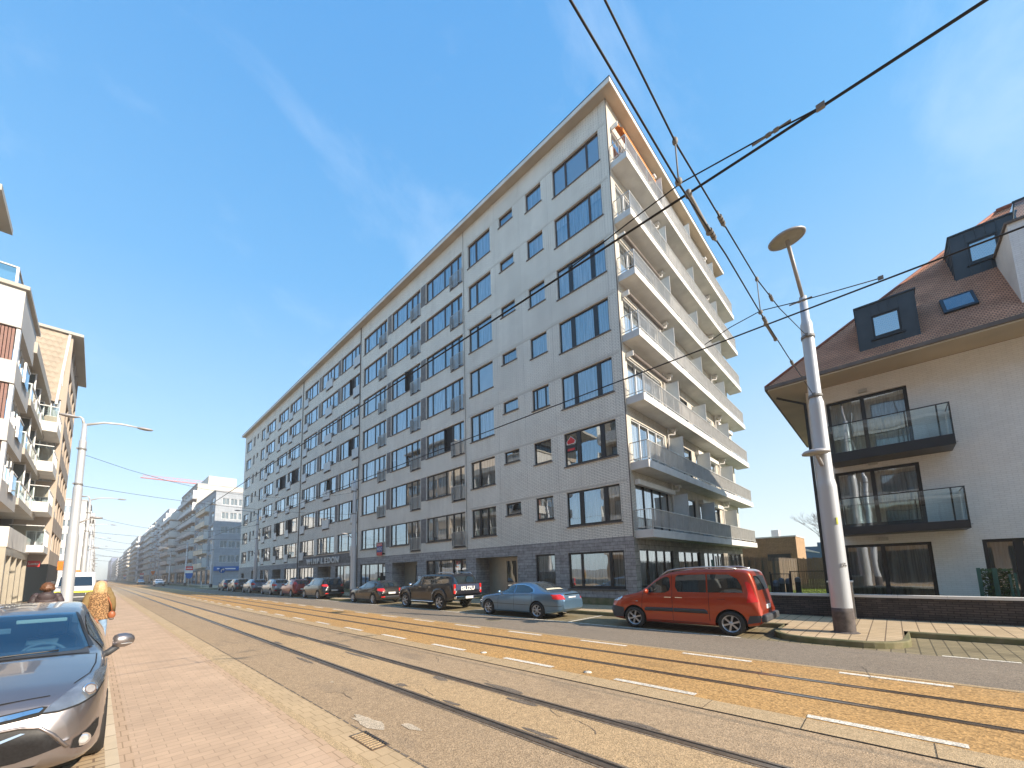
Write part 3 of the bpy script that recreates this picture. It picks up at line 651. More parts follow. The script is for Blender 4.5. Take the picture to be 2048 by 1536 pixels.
# entrance doors
def entrance(y, w, lab):
    a, b = U(y) + w * .42, U(y) + w - .06
    fr = MB(FL); y0 = 1.2
    for x0, x1 in ((a, a + .10), ((a + b) / 2 - .08, (a + b) / 2 + .08), (b - .10, b)): fr.box(x0, y0, .15, x1, y0 + .08, 2.6)
    fr.box(a, y0 - .01, 2.5, b, y0 + .09, 2.62); fr.box(a, y0 - .012, 1.02, b, y0 + .088, 1.14); fr.box(a, y0 + .004, .15, b, y0 + .076, .34)
    fr.box(U(y), y0 + .02, 2.62, U(y) + w, y0 + .06, 2.73); fr.box(U(y), y0 + .02, .15, a, y0 + .06, 2.62)
    d = fr.build('entrance_door', 'alu', bld)
    p = MB(FL); p.quad((a, y0 + .04, .2), (b, y0 + .04, .2), (b, y0 + .04, 2.55), (a, y0 + .04, 2.55)); p.build('pane', 'glass', d)
    h = MB(FL); h.box((a + b) / 2 - .3, y0 - .06, 1.03, (a + b) / 2 + .3, y0 - .03, 1.10); h.build('handle', 'chrome', d)
    return d
for y, w in ents: entrance(y, w, '')
# the name in metal letters
for i, ch in enumerate('WIMBLEDON'):
    y = 47.8 - .45 - i * .955
    text(ch, 'wall_letter', .84, .05, 'rail_light', bld, FL @ Matrix.Translation((U(y), -.12, 3.34)) @ Matrix.Rotation(R(90), 4, 'X'), sx=1.35 if ch != 'I' else 1.1, bold=.03)
for y in (8.72, 12.25, 14.45, 16.62, 20.0, 35.2):
    MB(FL).box(U(y), -.002, 3.4, U(y) + .006, .002, 26.6).build('expansion_joint', 'sill', bld)
# downpipes
for y in (19.76, 35.52, 51.2):
    dp = MB(inv); dp.cyl((BX - .05, y, .3 if y > 20 else 3.3), (BX - .05, y, 26.6), .045 if y > 20 else .015, n=8); dp.build('downpipe', 'sill', bld)
# end wall glazing
for (fl, i, a, b, z0, z1_) in ew:
    w, h = b - a, z1_ - z0
    n = 4 if i in (0, 2) else 3
    mu = tuple((w * k / n - .035, w * k / n + .035) for k in range(1, n))
    dark = (i % 2 == 1) or fl in (0, 1)
    kk = ('e', w, h, mu, 'frame_dark' if dark else 'frame_white', rnd.choice(['w', 'mix']))
    o = place_window(bld, EL @ Matrix.Translation((a, 0, z0)), *kk, sill=(fl == 0), tf=.06, depth=.06)
    o.name = 'glazed_door' if fl else 'window'
# balconies
BXa, BXb, BYf = 17.55 - BX, 36.85 - BX, -.87
def balcony(fl):
    z = 3.24 + FH * fl
    T = inv @ Matrix.Translation((BX, BY0, z))
    s_ = MB(T); s_.box(BXa, BYf, 0, BXb, -.002, .36, 0); s_.box(BXa + .02, BYf + .05, .36, BXb - .02, -.004, .375, 0)
    r = s_.build('balcony', 'slab', bld, bevel=.008)
    g_ = MB(T); zt = 1.31; zb = .46
    g_.box(BXa, BYf, zt - .035, BXb - .25, BYf + .04, zt); g_.box(BXa, BYf + .04, zt - .035, BXa + .035, -.01, zt)
    g_.box(BXa, BYf + .004, zb, BXb - .25, BYf + .036, zb + .03); g_.box(BXa + .003, BYf + .036, zb, BXa + .032, -.01, zb + .03)
    x = BXa + .02; k = 0
    while x < BXb - .28:
        post = k % 11 == 0
        g_.box(x - (.018 if post else .009), BYf + (.002 if post else .008), .37 if post else zb, x + (.018 if post else .009), BYf + (.038 if post else .034), zt - .03)
        x += .112; k += 1
    y = BYf + .12
    while y < -.04: g_.box(BXa + .008, y, zb, BXa + .028, y + .012, zt - .03); y += .14
    g_.build('railing', 'rail_metal', r)
    pb = MB(T); pb.box(BXa + 4.6, BYf + .045, zb + .03, BXb - .3, BYf + .052, zt - .04); pb.build('railing_panel', 'slab', r)
    for i, x in enumerate((22.4 - BX, 27.0 - BX, 32.0 - BX)):
        d = MB(T); d.box(x, -.78, .5, x + .02, -.06, 2.55, 0); o = d.build('privacy_screen', 'glass_frost', r)
        f = MB(T); f.box(x - .012, -.80, .38, x + .032, -.775, 2.58); f.box(x - .012, -.80, 2.55, x + .032, -.02, 2.58); f.box(x - .013, -.06, .4, x + .033, -.02, 2.56); f.build('screen_frame', 'rail_light', o)
    # rain pipes and the bracket boxes beside them
    for x in (22.25 - BX, 31.6 - BX):
        p = MB(T); p.cyl((x, -.10, .37), (x, -.10, FH), .045, n=8); p.cyl((x, -.1, FH - .42), (x + .25, -.35, FH - .42), .05, n=8); p.cyl((x + .25, -.35, FH - .42), (x + .25, -.35, FH - .12), .05, n=8)
        p.box(x + .12, -.45, FH - .22, x + .42, -.2, FH - .10); p.build('drain_pipe', 'slab', r)
    return r
bal = [balcony(f) for f in range(7)]
for fl, a, b, c in ((0, .42, 4.9, 'white_paint'), (0, 9.4, 13.7, 'white_paint'), (1, 9.4, 13.6, 'white_paint'), (2, 14.5, 18.1, 'white_paint')):
    z = 3.24 + FH * fl + 2.55
    MB(inv @ Matrix.Translation((BX, BY0, 0))).box(a, -.24, z, b, -.004, z + .26).build('shutter_box', c, bld, bevel=.03)
M['awning'] = mat('orange awning cloth', (.70, .20, .02), .8, var=.1)
for fl, mm in ((6, 'awning'), (3, 'sill'), (2, 'sill'), (4, 'sill')):
    z = 3.24 + FH * fl + 2.62
    a = MB(inv @ Matrix.Translation((BX, BY0, 0))); a.cyl((.45, -.28, z), (4.7, -.28, z), .11, n=12); 
    if fl == 6: a.quad((.5, -.30, z - .02), (4.6, -.30, z - .02), (4.6, -.62, z - .42), (.5, -.62, z - .42)); a.quad((.5, -.62, z - .42), (4.6, -.62, z - .42), (4.6, -.625, z - .62), (.5, -.625, z - .62))
    o = a.build('awning', mm, bld); MB(inv @ Matrix.Translation((BX, BY0, 0))).box(.4, -.38, z - .12, .46, -.02, z + .13).build('bracket', 'white_paint', o)
# posters
M['post_red'] = mat('poster red', (.65, .03, .03), .5, var=.05); M['post_blue'] = mat('poster blue', (.03, .05, .25), .5, var=.05); M['post_white'] = mat('poster white', (.8, .8, .78), .5, var=.03)
def wallthing(name, mtx, w, h, m, lab, cat, t=.02): return tag(MB(mtx).box(-w / 2, -t, -h / 2, w / 2, 0, h / 2).build(name, m), lab, cat)
mt = FM @ Matrix.Translation((U(31.2), -.09, 3.95))
p = wallthing('sale_poster', mt, .9, 1.05, 'post_blue', 'blue poster with red bands hanging on the first floor railing left of the recessed entrance', 'sale sign')
MB(mt).box(-.45, -.028, .28, .45, -.021, .525).build('band', 'post_red', p); MB(mt).box(-.45, -.028, -.525, .45, -.021, -.25).build('band', 'post_red', p)
text('TE KOOP', 'lettering', .2, .003, 'post_white', p, mt @ Matrix.Translation((0, -.034, .40)) @ Matrix.Rotation(R(90), 4, 'X')); text('HOC', 'lettering', .36, .003, 'post_white', p, mt @ Matrix.Translation((0, -.03, .02)) @ Matrix.Rotation(R(90), 4, 'X'))
mt = FM @ Matrix.Translation((U(11.42), .10, Z1 + FH + 1.25))
p = tag(MB(mt).prism([(-.28, -.012, -.05), (.28, -.012, -.05), (.28, -.012, .12), (0, -.012, .40), (-.28, -.012, .12)], (0, .01, 0)).build('window_sticker', 'post_white'), 'red pentagon agency sticker in the large second floor window near the corner', 'sticker')
MB(mt).prism([(-.20, -.018, -.02), (.20, -.018, -.02), (.25, -.018, .12), (0, -.018, .36), (-.25, -.018, .12)], (0, .004, 0)).build('emblem', 'post_red', p)
MB(mt).box(-.30, -.018, -.46, .30, -.004, -.10).build('panel', 'black_metal', p); MB(mt).box(-.22, -.022, -.40, .22, -.016, -.28).build('band', 'post_red', p)
tag(MB(FM @ Matrix.Translation((U(25.3), -.005, 1.45))).box(-.17, -.02, -.22, .17, 0, .16, 0).build('letter_plate', 'post_white'), 'small white notice on the grey stone beside the recessed entrance behind the pickup', 'notice')
# ------------------------------------------------------------------ vehicles
def lerp(tab, x):
    if x <= tab[0][0]: return tab[0][1]
    for (a, b), (c, d) in zip(tab, tab[1:]):
        if x <= c: t = (x - a) / (c - a) if c > a else 0; return b + (d - b) * t
    return tab[-1][1]
def smooth_tab(tab, n=4):
    """Catmull-Rom resampling of a (x, y) table, keeps end points"""
    out = []
    P = [tab[0]] + list(tab) + [tab[-1]]
    for i in range(1, len(P) - 2):
        for k in range(n):
            t = k / n; p0, p1, p2, p3 = P[i - 1], P[i], P[i + 1], P[i + 2]
            f = lambda a, b, c, d: .5 * ((2 * b) + (-a + c) * t + (2 * a - 5 * b + 4 * c - d) * t * t + (-a + 3 * b - 3 * c + d) * t ** 3)
            x = p1[0] + (p2[0] - p1[0]) * t
            out.append((x, f(p0[1], p1[1], p2[1], p3[1])))
    out.append(tab[-1]); return out
def wheel(x, y, r, side, spokes, rimm, parent, wdt=.20, cap='rim'):
    """side +1: outer face towards +x"""
    t = MB(); xo = x; xi = x - side * wdt
    prof = [(r * .66, 0), (r * .70, .012), (r * .90, .014), (r * .97, -.012), (r, -.045), (r, -wdt + .045), (r * .97, -wdt + .01), (r * .66, -wdt)]
    t.lathe([(a, side * b) for a, b in prof] if side > 0 else [(a, -b) for a, b in prof], (xo, y, r), 'X', 28)
    if side < 0: t.f = [f[::-1] for f in t.f]
    w = t.build('wheel', 'rubber', parent)
    q = MB(); s = side
    q.lathe([(r * .68, s * .008), (r * .64, s * .0), (r * .60, s * -.03), (r * .55, s * -.11)], (xo, y, r), 'X', 28)
    q.lathe([(r * .16, s * .0), (r * .14, s * .012), (.0001, s * .016)], (xo, y, r), 'X', 14)
    for k in range(spokes):
        a = 2 * math.pi * k / spokes + .3; c, d = math.cos(a), math.sin(a); wd = 1.15 / spokes * r if spokes > 5 else .30 * r
        for (ra, rb, wa, wb, xa, xb) in ((r * .10, r * .62, wd * .62, wd * .8, .004, -.012),):
            pts = []
            for rr, ww in ((ra, wa), (rb, wb)):
                pts += [(rr * c - ww / 2 * -d, rr * d - ww / 2 * c), (rr * c + ww / 2 * -d, rr * d + ww / 2 * c)]
            p = [(xo + s * xa, y + pts[0][0], r + pts[0][1]), (xo + s * xa, y + pts[1][0], r + pts[1][1]), (xo + s * xb, y + pts[3][0], r + pts[3][1]), (xo + s * xb, y + pts[2][0], r + pts[2][1])]
            q.prism(p, (-s * .03, 0, 0))
    q.build('rim', rimm, w)
    bq = MB(); bq.lathe([(r * .58, s * -.07), (.0001, s * -.07)], (xo, y, r), 'X', 24); bq.build('brake', 'dark', w)
    return w
def car(name, spec, loc, rz, label, cat, group=None):
    """local frame: nose at y=0 pointing -y, tail at y=L, x right/left, z up"""
    L, Wd = spec['L'], spec['W']; hw = Wd / 2
    top = smooth_tab(spec['top'], 5); belt = smooth_tab(spec['belt'], 4) ; zb = spec.get('zb', .20)
    roofw = spec.get('roofw', .74); r = spec['r']; ax = spec['axles']; AR = r * 1.17
    plan = smooth_tab(spec.get('plan', [(0, .72), (.12, .84), (.45, .95), (1.1, 1), (L - 1.0, 1), (L - .35, .95), (L - .08, .86), (L, .80)]), 4)
    bot = spec.get('bot', [(0, .38), (.15, .26), (.7, zb), (L - .6, zb + .02), (L - .12, .30), (L, .40)])
    NS = int(L / .045); st = sorted({round(L * i / NS, 4) for i in range(NS + 1)} | {.02, .05, .09, L - .02, L - .05, L - .09})
    def section(s):
        w = hw * lerp(plan, s); zt = lerp(top, s); zbl = min(lerp(belt, s), zt - .015); z0 = lerp(bot, s); zm = z0 + (zbl - z0) * .58
        g = min(1, max(0, (zt - zbl) / .30))       # 0 on bonnet/boot, 1 under the greenhouse
        wr = w * (roofw * g + .86 * (1 - g)); hs = spec.get('hood_w', .90)
        pts = [(0, z0), (w * .80, z0), (w * .965, z0 + .045), (w * .992, z0 + .16), (w * 1.0, zm), (w * .985, zbl - .10), (w * (.955 - .0 * g), zbl - .015 * (1 - g)),
               (w * (.935 * (1 - g) + (.955 * .35 + roofw * .65) * g), zbl + (zt - zbl) * .55), (wr * 1.0, zt - .045 * g - .012), (wr * .86, zt - .008), (wr * .45, zt + .006), (0, zt + .012)]
        return pts
    secs = [section(s) for s in st]; n = len(secs[0])
    def cr(P, k, t):
        p0, p1, p2, p3 = P[max(k - 1, 0)], P[k], P[k + 1], P[min(k + 2, len(P) - 1)]
        return tuple(.5 * ((2 * p1[i]) + (-p0[i] + p2[i]) * t + (2 * p0[i] - 5 * p1[i] + 4 * p2[i] - p3[i]) * t * t + (-p0[i] + 3 * p1[i] - 3 * p2[i] + p3[i]) * t ** 3) for i in (0, 1))
    SUB = [1, 2, 3, 4, 4, 2, 3, 2, 2, 2, 2]
    def dense(P):
        o = []
        for k in range(n - 1):
            for j in range(SUB[k]): o.append(cr(P, k, j / SUB[k]))
        o.append(P[-1]); return o
    D = [dense(P) for P in secs]; m = len(D[0])
    bm = bmesh.new(); rows = []
    for s, P in zip(st, D):
        rows.append([bm.verts.new((x, s, z)) for x, z in P] + [bm.verts.new((-x, s, z)) for x, z in P[-2:0:-1]])
    K = len(rows[0]); keep = []
    for i in range(len(st) - 1):
        for j in range(K):
            a, b, c, d = rows[i][j], rows[i][(j + 1) % K], rows[i + 1][(j + 1) % K], rows[i + 1][j]
            cy = (a.co.y + d.co.y) / 2; cz = (a.co.z + b.co.z + c.co.z + d.co.z) / 4; cx = abs(a.co.x + b.co.x + c.co.x + d.co.x) / 4
            if any((cy - ay) ** 2 + (cz - r) ** 2 < AR * AR and cx > hw * .45 and cz < r + AR for ay in ax): continue
            keep.append(bm.faces.new((a, b, c, d)))
    for rr_ in (rows[0], rows[-1]):
        try: bm.faces.new(rr_ if rr_ is rows[0] else rr_[::-1])
        except Exception: pass
    for v in bm.verts:
        if abs(v.co.x) > hw * .5:
            for ay in ax:
                dy, dz = v.co.y - ay, v.co.z - r; q = math.hypot(dy, dz)
                if q < AR * 1.0 + .05 and v.is_boundary or (q < AR and v.link_faces):
                    k = AR / max(q, 1e-5); v.co.y = ay + dy * k; v.co.z = max(r + dz * k, v.co.z if dz < 0 else -9)
    for v in [v for v in bm.verts if not v.link_faces]: bm.verts.remove(v)
    for f in bm.faces: f.smooth = len(f.verts) == 4
    bmesh.ops.recalc_face_normals(bm, faces=bm.faces)
    body_bm = bm.copy(); bvh = BVHTree.FromBMesh(body_bm)
    if spec.get('open_ws'):
        y0, y1, xa, xb = spec['open_ws']
        kill = [f for f in bm.faces if f.normal.z > .2 and y0 < f.calc_center_median().y < y1 and abs(f.calc_center_median().x) < xa + (xb - xa) * (f.calc_center_median().y - y0) / (y1 - y0)]
        bmesh.ops.delete(bm, geom=kill, context='FACES')
    root = empty(name, loc, rz, label=label, cat=cat, group=group)
    pm = spec['paint']
    me = bpy.data.meshes.new('body'); bm.to_mesh(me); bm.free(); me.materials.append(pm)
    bo = bpy.data.objects.new('body', me); COL.objects.link(bo); bo.parent = root
    bv = bo.modifiers.new('smooth', 'WEIGHTED_NORMAL') if False else None
    def patch(nm, poly, axis, m_, off=.006, parent=root, mirror=False, grid=.07, thick=0.0):
        """poly: 2D outline. axis 'x+','x-' (y,z); 'y-' front (x,z); 'y+' rear (x,z); 'z+' (x,y)"""
        P = [Vector(p) for p in poly]; B = []
        for i in range(len(P)):
            a, b = P[i], P[(i + 1) % len(P)]; k = max(1, int((b - a).length / grid))
            B += [a + (b - a) * j / k for j in range(k)]
        nb = len(B); mnx, mxx = min(p.x for p in B), max(p.x for p in B); mny, mxy = min(p.y for p in B), max(p.y for p in B)
        pts = list(B)
        def inside(q):
            c = False
            for i in range(nb):
                a, b = B[i], B[(i + 1) % nb]
                if (a.y > q.y) != (b.y > q.y) and q.x < (b.x - a.x) * (q.y - a.y) / (b.y - a.y) + a.x: c = not c
            return c
        x = mnx + grid
        while x < mxx:
            y = mny + grid
            while y < mxy:
                q = Vector((x, y))
                if inside(q) and min((q - p).length for p in B) > grid * .45: pts.append(q)
                y += grid
            x += grid
        vs, es, fs, *_ = geometry.delaunay_2d_cdt(pts, [], [list(range(nb))], 1, 1e-5)
        V = []; last = None
        for q in vs:
            if axis[0] == 'x': sg = 1 if axis[1] == '+' else -1; o_, d_ = Vector((sg * 3, q.x, q.y)), Vector((-sg, 0, 0))
            elif axis[0] == 'y': sg = 1 if axis[1] == '+' else -1; o_, d_ = Vector((q.x, (L + 3) if sg > 0 else -3, q.y)), Vector((0, -sg, 0))
            else: o_, d_ = Vector((q.x, q.y, 5)), Vector((0, 0, -1))
            h, nn, _i, _d = bvh.ray_cast(o_, d_)
            if h is None:
                h, nn, _i, _d = bvh.find_nearest(Vector((sg * hw, q.x, q.y)) if axis[0] == 'x' else Vector((q.x, L if sg > 0 else 0, q.y)) if axis[0] == 'y' else Vector((q.x, q.y, 1.2)))
                if nn.dot(d_) > 0: nn = -nn
            else:
                last = h
                if nn.dot(d_) > 0: nn = -nn
            V.append(h + nn * off)
        mb = MB(); mb.add(V, [tuple(f) for f in fs], 0, True)
        o = mb.build(nm, m_, parent)
        fl_ = sum((o.data.polygons[i].normal.dot(-d_) for i in range(len(o.data.polygons))))
        if fl_ < 0: o.data.flip_normals()
        if thick:
            sd = o.modifiers.new('edge', 'SOLIDIFY'); sd.thickness = thick; sd.offset = -1
        if mirror: patch(nm, [(-a, b) for a, b in poly] if axis[0] in 'yz' else poly, axis if axis[0] in 'yz' else ('x-' if axis == 'x+' else 'x+'), m_, off, parent, False, grid, thick)
        return o
    # arch liners
    for ay in ax:
        for s in (1, -1):
            a_ = MB(); nn_ = 14; r2 = AR * .995
            vs = []; x0, x1 = s * hw * .965, s * hw * .45
            for k in range(nn_ + 1):
                t = math.pi * k / nn_; vs += [(x0, ay + r2 * math.cos(t), r + r2 * math.sin(t)), (x1, ay + r2 * math.cos(t), r + r2 * math.sin(t))]
            a_.add(vs, [(2 * k, 2 * k + 1, 2 * k + 3, 2 * k + 2) for k in range(nn_)], 0, True)
            a_.poly([vs[2 * k + 1] for k in range(nn_ + 1)], 0); a_.build('wheel_arch', 'dark', root)
    for ay in ax:
        for s in (1, -1): wheel(s * (hw * .985), ay, r, s, spec.get('spokes', 7), spec.get('rim', 'rim'), root)
    for nm, poly, axis, m_, *o in spec['patches']:
        kw = o[0] if o else {}
        patch(nm, poly, axis, m_, **kw)
    # mirrors
    if 'mirror' in spec:
        my, mz = spec['mirror']; big = spec.get('mirror_size', 1)
        for s in (1, -1):
            h, *_ = bvh.ray_cast(Vector((s * 3, my, mz)), Vector((-s, 0, 0))); xx = abs(h.x) if h else hw * .93
            mb_ = MB(); mb_.ball((s * (xx + .15 * big), my - .02, mz + .03), .10 * big, (1.15, .62, .78), 14)
            mo = mb_.build('wing_mirror', spec.get('mirror_m', pm), root)
            MB().prism([(s * (xx - .02), my - .01, mz - .05), (s * (xx - .02), my + .04, mz - .05), (s * (xx + .13 * big), my + .02, mz - .03), (s * (xx + .13 * big), my - .02, mz - .03)], (0, 0, .035)).build('stalk', 'plastic', mo)
    if spec.get('rails'):
        ra, rb, rm = spec['rails']; kx = hw * lerp(plan, (ra + rb) / 2) * roofw * .93
        for s in (1, -1):
            pts = []
            for k in range(9):
                y = ra + (rb - ra) * k / 8; z = lerp(top, y) + (.055 if 0 < k < 8 else .0); pts.append((s * kx, y, z))
            MB().tube(pts, .022, 8).build('roof_rail', rm, root)
    if spec.get('aerial'): a_ = spec['aerial']; MB().tube([(0, a_, lerp(top, a_)), (0, a_ + .12, lerp(top, a_) + .22)], .006, 6).build('aerial', 'black_metal', root)
    for nm, fn in spec.get('extra', []): fn(root, bvh)
    return root
def win_side(y0, y1, z0, z1, slant0, slant1, rr=.05):
    return [(y0, z0), (y1, z0), (y1 - slant1, z1), (y0 + slant0, z1)]
def plate(root, y, z, rear=True, w=.52, x=0, tilt=0):
    o = MB().box(x - w / 2, y, z, x + w / 2, y + (.02 if rear else -.02), z + .11).build('number_plate', 'plate', root)
    MB().box(x - w / 2 + .004, y + (.02 if rear else -.02), z + .004, x - w / 2 + .045, y + (.023 if rear else -.023), z + .106).build('band', 'post_blue', o)
def seam(y0, z0, y1, z1, w=.012): # a dark shut line as a thin patch on the side
    return [(y0 - w / 2, z0), (y0 + w / 2, z0), (y1 + w / 2, z1), (y1 - w / 2, z1)]

M['p_red'] = paint('orange red paint', (.40, .045, .012), metal=.45, rough=.35)
M['p_blue'] = paint('silver blue paint', (.13, .235, .36), metal=.6, rough=.28)
M['p_black'] = paint('black brown paint', (.022, .018, .016), metal=.3, rough=.25)
M['p_navy'] = paint('black blue paint', (.010, .010, .015), metal=.1, rough=.3)
M['p_tail'] = paint('dark blue tailgate paint', (.06, .075, .14), metal=.3, rough=.4)
M['p_grey'] = paint('bronze grey paint', (.265, .24, .24), metal=.8, rough=.32)
M['p_dark'] = paint('black paint', (.012, .013, .017), metal=.2, rough=.25)
M['p_wine'] = paint('dark red paint', (.28, .012, .015), metal=.35, rough=.3)
M['p_silver'] = paint('silver paint', (.30, .33, .37), metal=.75, rough=.3)
M['p_bgrey'] = paint('blue grey paint', (.14, .18, .24), metal=.7, rough=.3)
M['p_dgrey'] = paint('dark grey paint', (.08, .08, .09), metal=.6, rough=.3)
M['p_white'] = paint('white paint', (.72, .73, .75), metal=.0, rough=.35)
M['seamc'] = mat('shut line', (.01, .01, .01), .8, var=0)

PK = 13.22       # centre line of the parked cars
# ---- the red people carrier
def van_extra(root, bvh):
    plate(root, 4.36, .72, x=0)
    for s in (1, -1):
        for y in (1.90, 2.22):
            MB().box(s * .885, y, .975, s * .915, y + .20, 1.0).build('door_handle', 'chrome', root)
    MB().box(-.80, 4.30, .40, .80, 4.47, .60).build('rear_bumper', 'plastic', root, bevel=.05)
    MB().box(-.62, 4.18, 1.28, .0, 4.36, 1.3) if 0 else None
spec = dict(L=4.38, W=1.83, r=.33, axles=(.92, 3.65), roofw=.865, zb=.20, spokes=6,
    top=[(0, .62), (.10, .86), (.35, .97), (.95, 1.11), (1.20, 1.23), (1.72, 1.60), (2.10, 1.745), (2.7, 1.80), (3.5, 1.805), (4.0, 1.785), (4.15, 1.70), (4.26, 1.35), (4.33, .95), (4.38, .70)],
    belt=[(0, .60), (.35, .90), (.95, 1.04), (1.4, 1.10), (3.0, 1.13), (4.1, 1.16), (4.38, .68)],
    plan=[(0, .66), (.12, .84), (.40, .94), (1.0, .99), (2.2, 1), (3.6, .99), (4.1, .96), (4.32, .92), (4.38, .84)],
    paint=M['p_red'], mirror=(1.42, 1.13), mirror_size=1.15, rails=(1.75, 3.85, 'rim'), aerial=None,
    patches=[
        ('side_window', [(1.20, 1.10), (1.92, 1.12), (2.04, 1.18), (2.08, 1.30), (2.06, 1.55), (2.0, 1.595), (1.88, 1.575), (1.58, 1.41)], 'x+', 'carglass', dict(mirror=True)),
        ('side_window', [(2.30, 1.15), (3.08, 1.15), (3.08, 1.66), (2.32, 1.645), (2.25, 1.60), (2.22, 1.30)], 'x+', 'carglass', dict(mirror=True)),
        ('side_window', [(3.12, 1.15), (3.98, 1.16), (3.96, 1.34), (3.86, 1.54), (3.66, 1.65), (3.12, 1.66)], 'x+', 'carglass', dict(mirror=True)),
        ('windscreen', [(-.70, 1.20), (.70, 1.20), (.60, 1.92), (-.60, 1.92)], 'z+', 'carglass'),
        ('rear_window', [(-.62, 1.22), (.62, 1.22), (.56, 1.60), (-.56, 1.60)], 'y+', 'carglass'),
        ('tail_light', [(4.06, .90), (4.30, .92), (4.24, 1.12), (4.16, 1.38), (4.10, 1.46), (4.04, 1.44), (4.10, 1.15)], 'x+', 'red_lens', dict(mirror=True, off=.012)),
        ('headlight', [(.06, .80), (.42, .84), (.56, .99), (.40, .985), (.20, .93)], 'x+', 'clear_lens', dict(mirror=True, off=.012, grid=.04)),
        ('side_moulding', [(1.28, .56), (2.14, .57), (2.14, .68), (1.32, .67), (1.27, .62)], 'x+', 'plastic', dict(mirror=True, off=.014, thick=.012)),
        ('side_moulding', [(2.16, .57), (3.10, .56), (3.08, .64), (3.02, .68), (2.16, .68)], 'x+', 'plastic', dict(mirror=True, off=.014, thick=.012)),
        ('front_bumper', [(.0, .32), (.60, .32), (.56, .62), (.30, .66), (.0, .68)], 'x+', 'plastic', dict(mirror=True, off=.012)),
        ('rear_bumper', [(4.02, .34), (4.38, .42), (4.38, .58), (4.10, .56)], 'x+', 'plastic', dict(mirror=True, off=.014)),
        ('shut_line', seam(2.13, .30, 2.13, 1.66), 'x+', 'seamc', dict(mirror=True, off=.004)), ('shut_line', seam(1.16, .42, 1.22, 1.08), 'x+', 'seamc', dict(mirror=True, off=.004)),
        ('shut_line', seam(3.13, .36, 3.14, 1.13), 'x+', 'seamc', dict(mirror=True, off=.004)), ('shut_line', [(1.3, .295), (3.1, .295), (3.1, .305), (1.3, .305)], 'x+', 'seamc', dict(mirror=True, off=.004)),
        ('repeater', [(.98, .83), (1.07, .83), (1.05, .86), (1.0, .86)], 'x+', 'clear_lens', dict(mirror=True, off=.01)),
        ('fuel_flap', [(3.35, .97), (3.55, .97), (3.55, .98), (3.35, .98)], 'x+', 'seamc', dict(mirror=False, off=.004)),
    ], extra=[('x', van_extra)])
car('people_carrier', spec, (PK, 6.90, 0), math.pi, 'orange red people carrier with roof rails parked nearest to the round street lamp', 'car', 'cars parked along the far kerb')
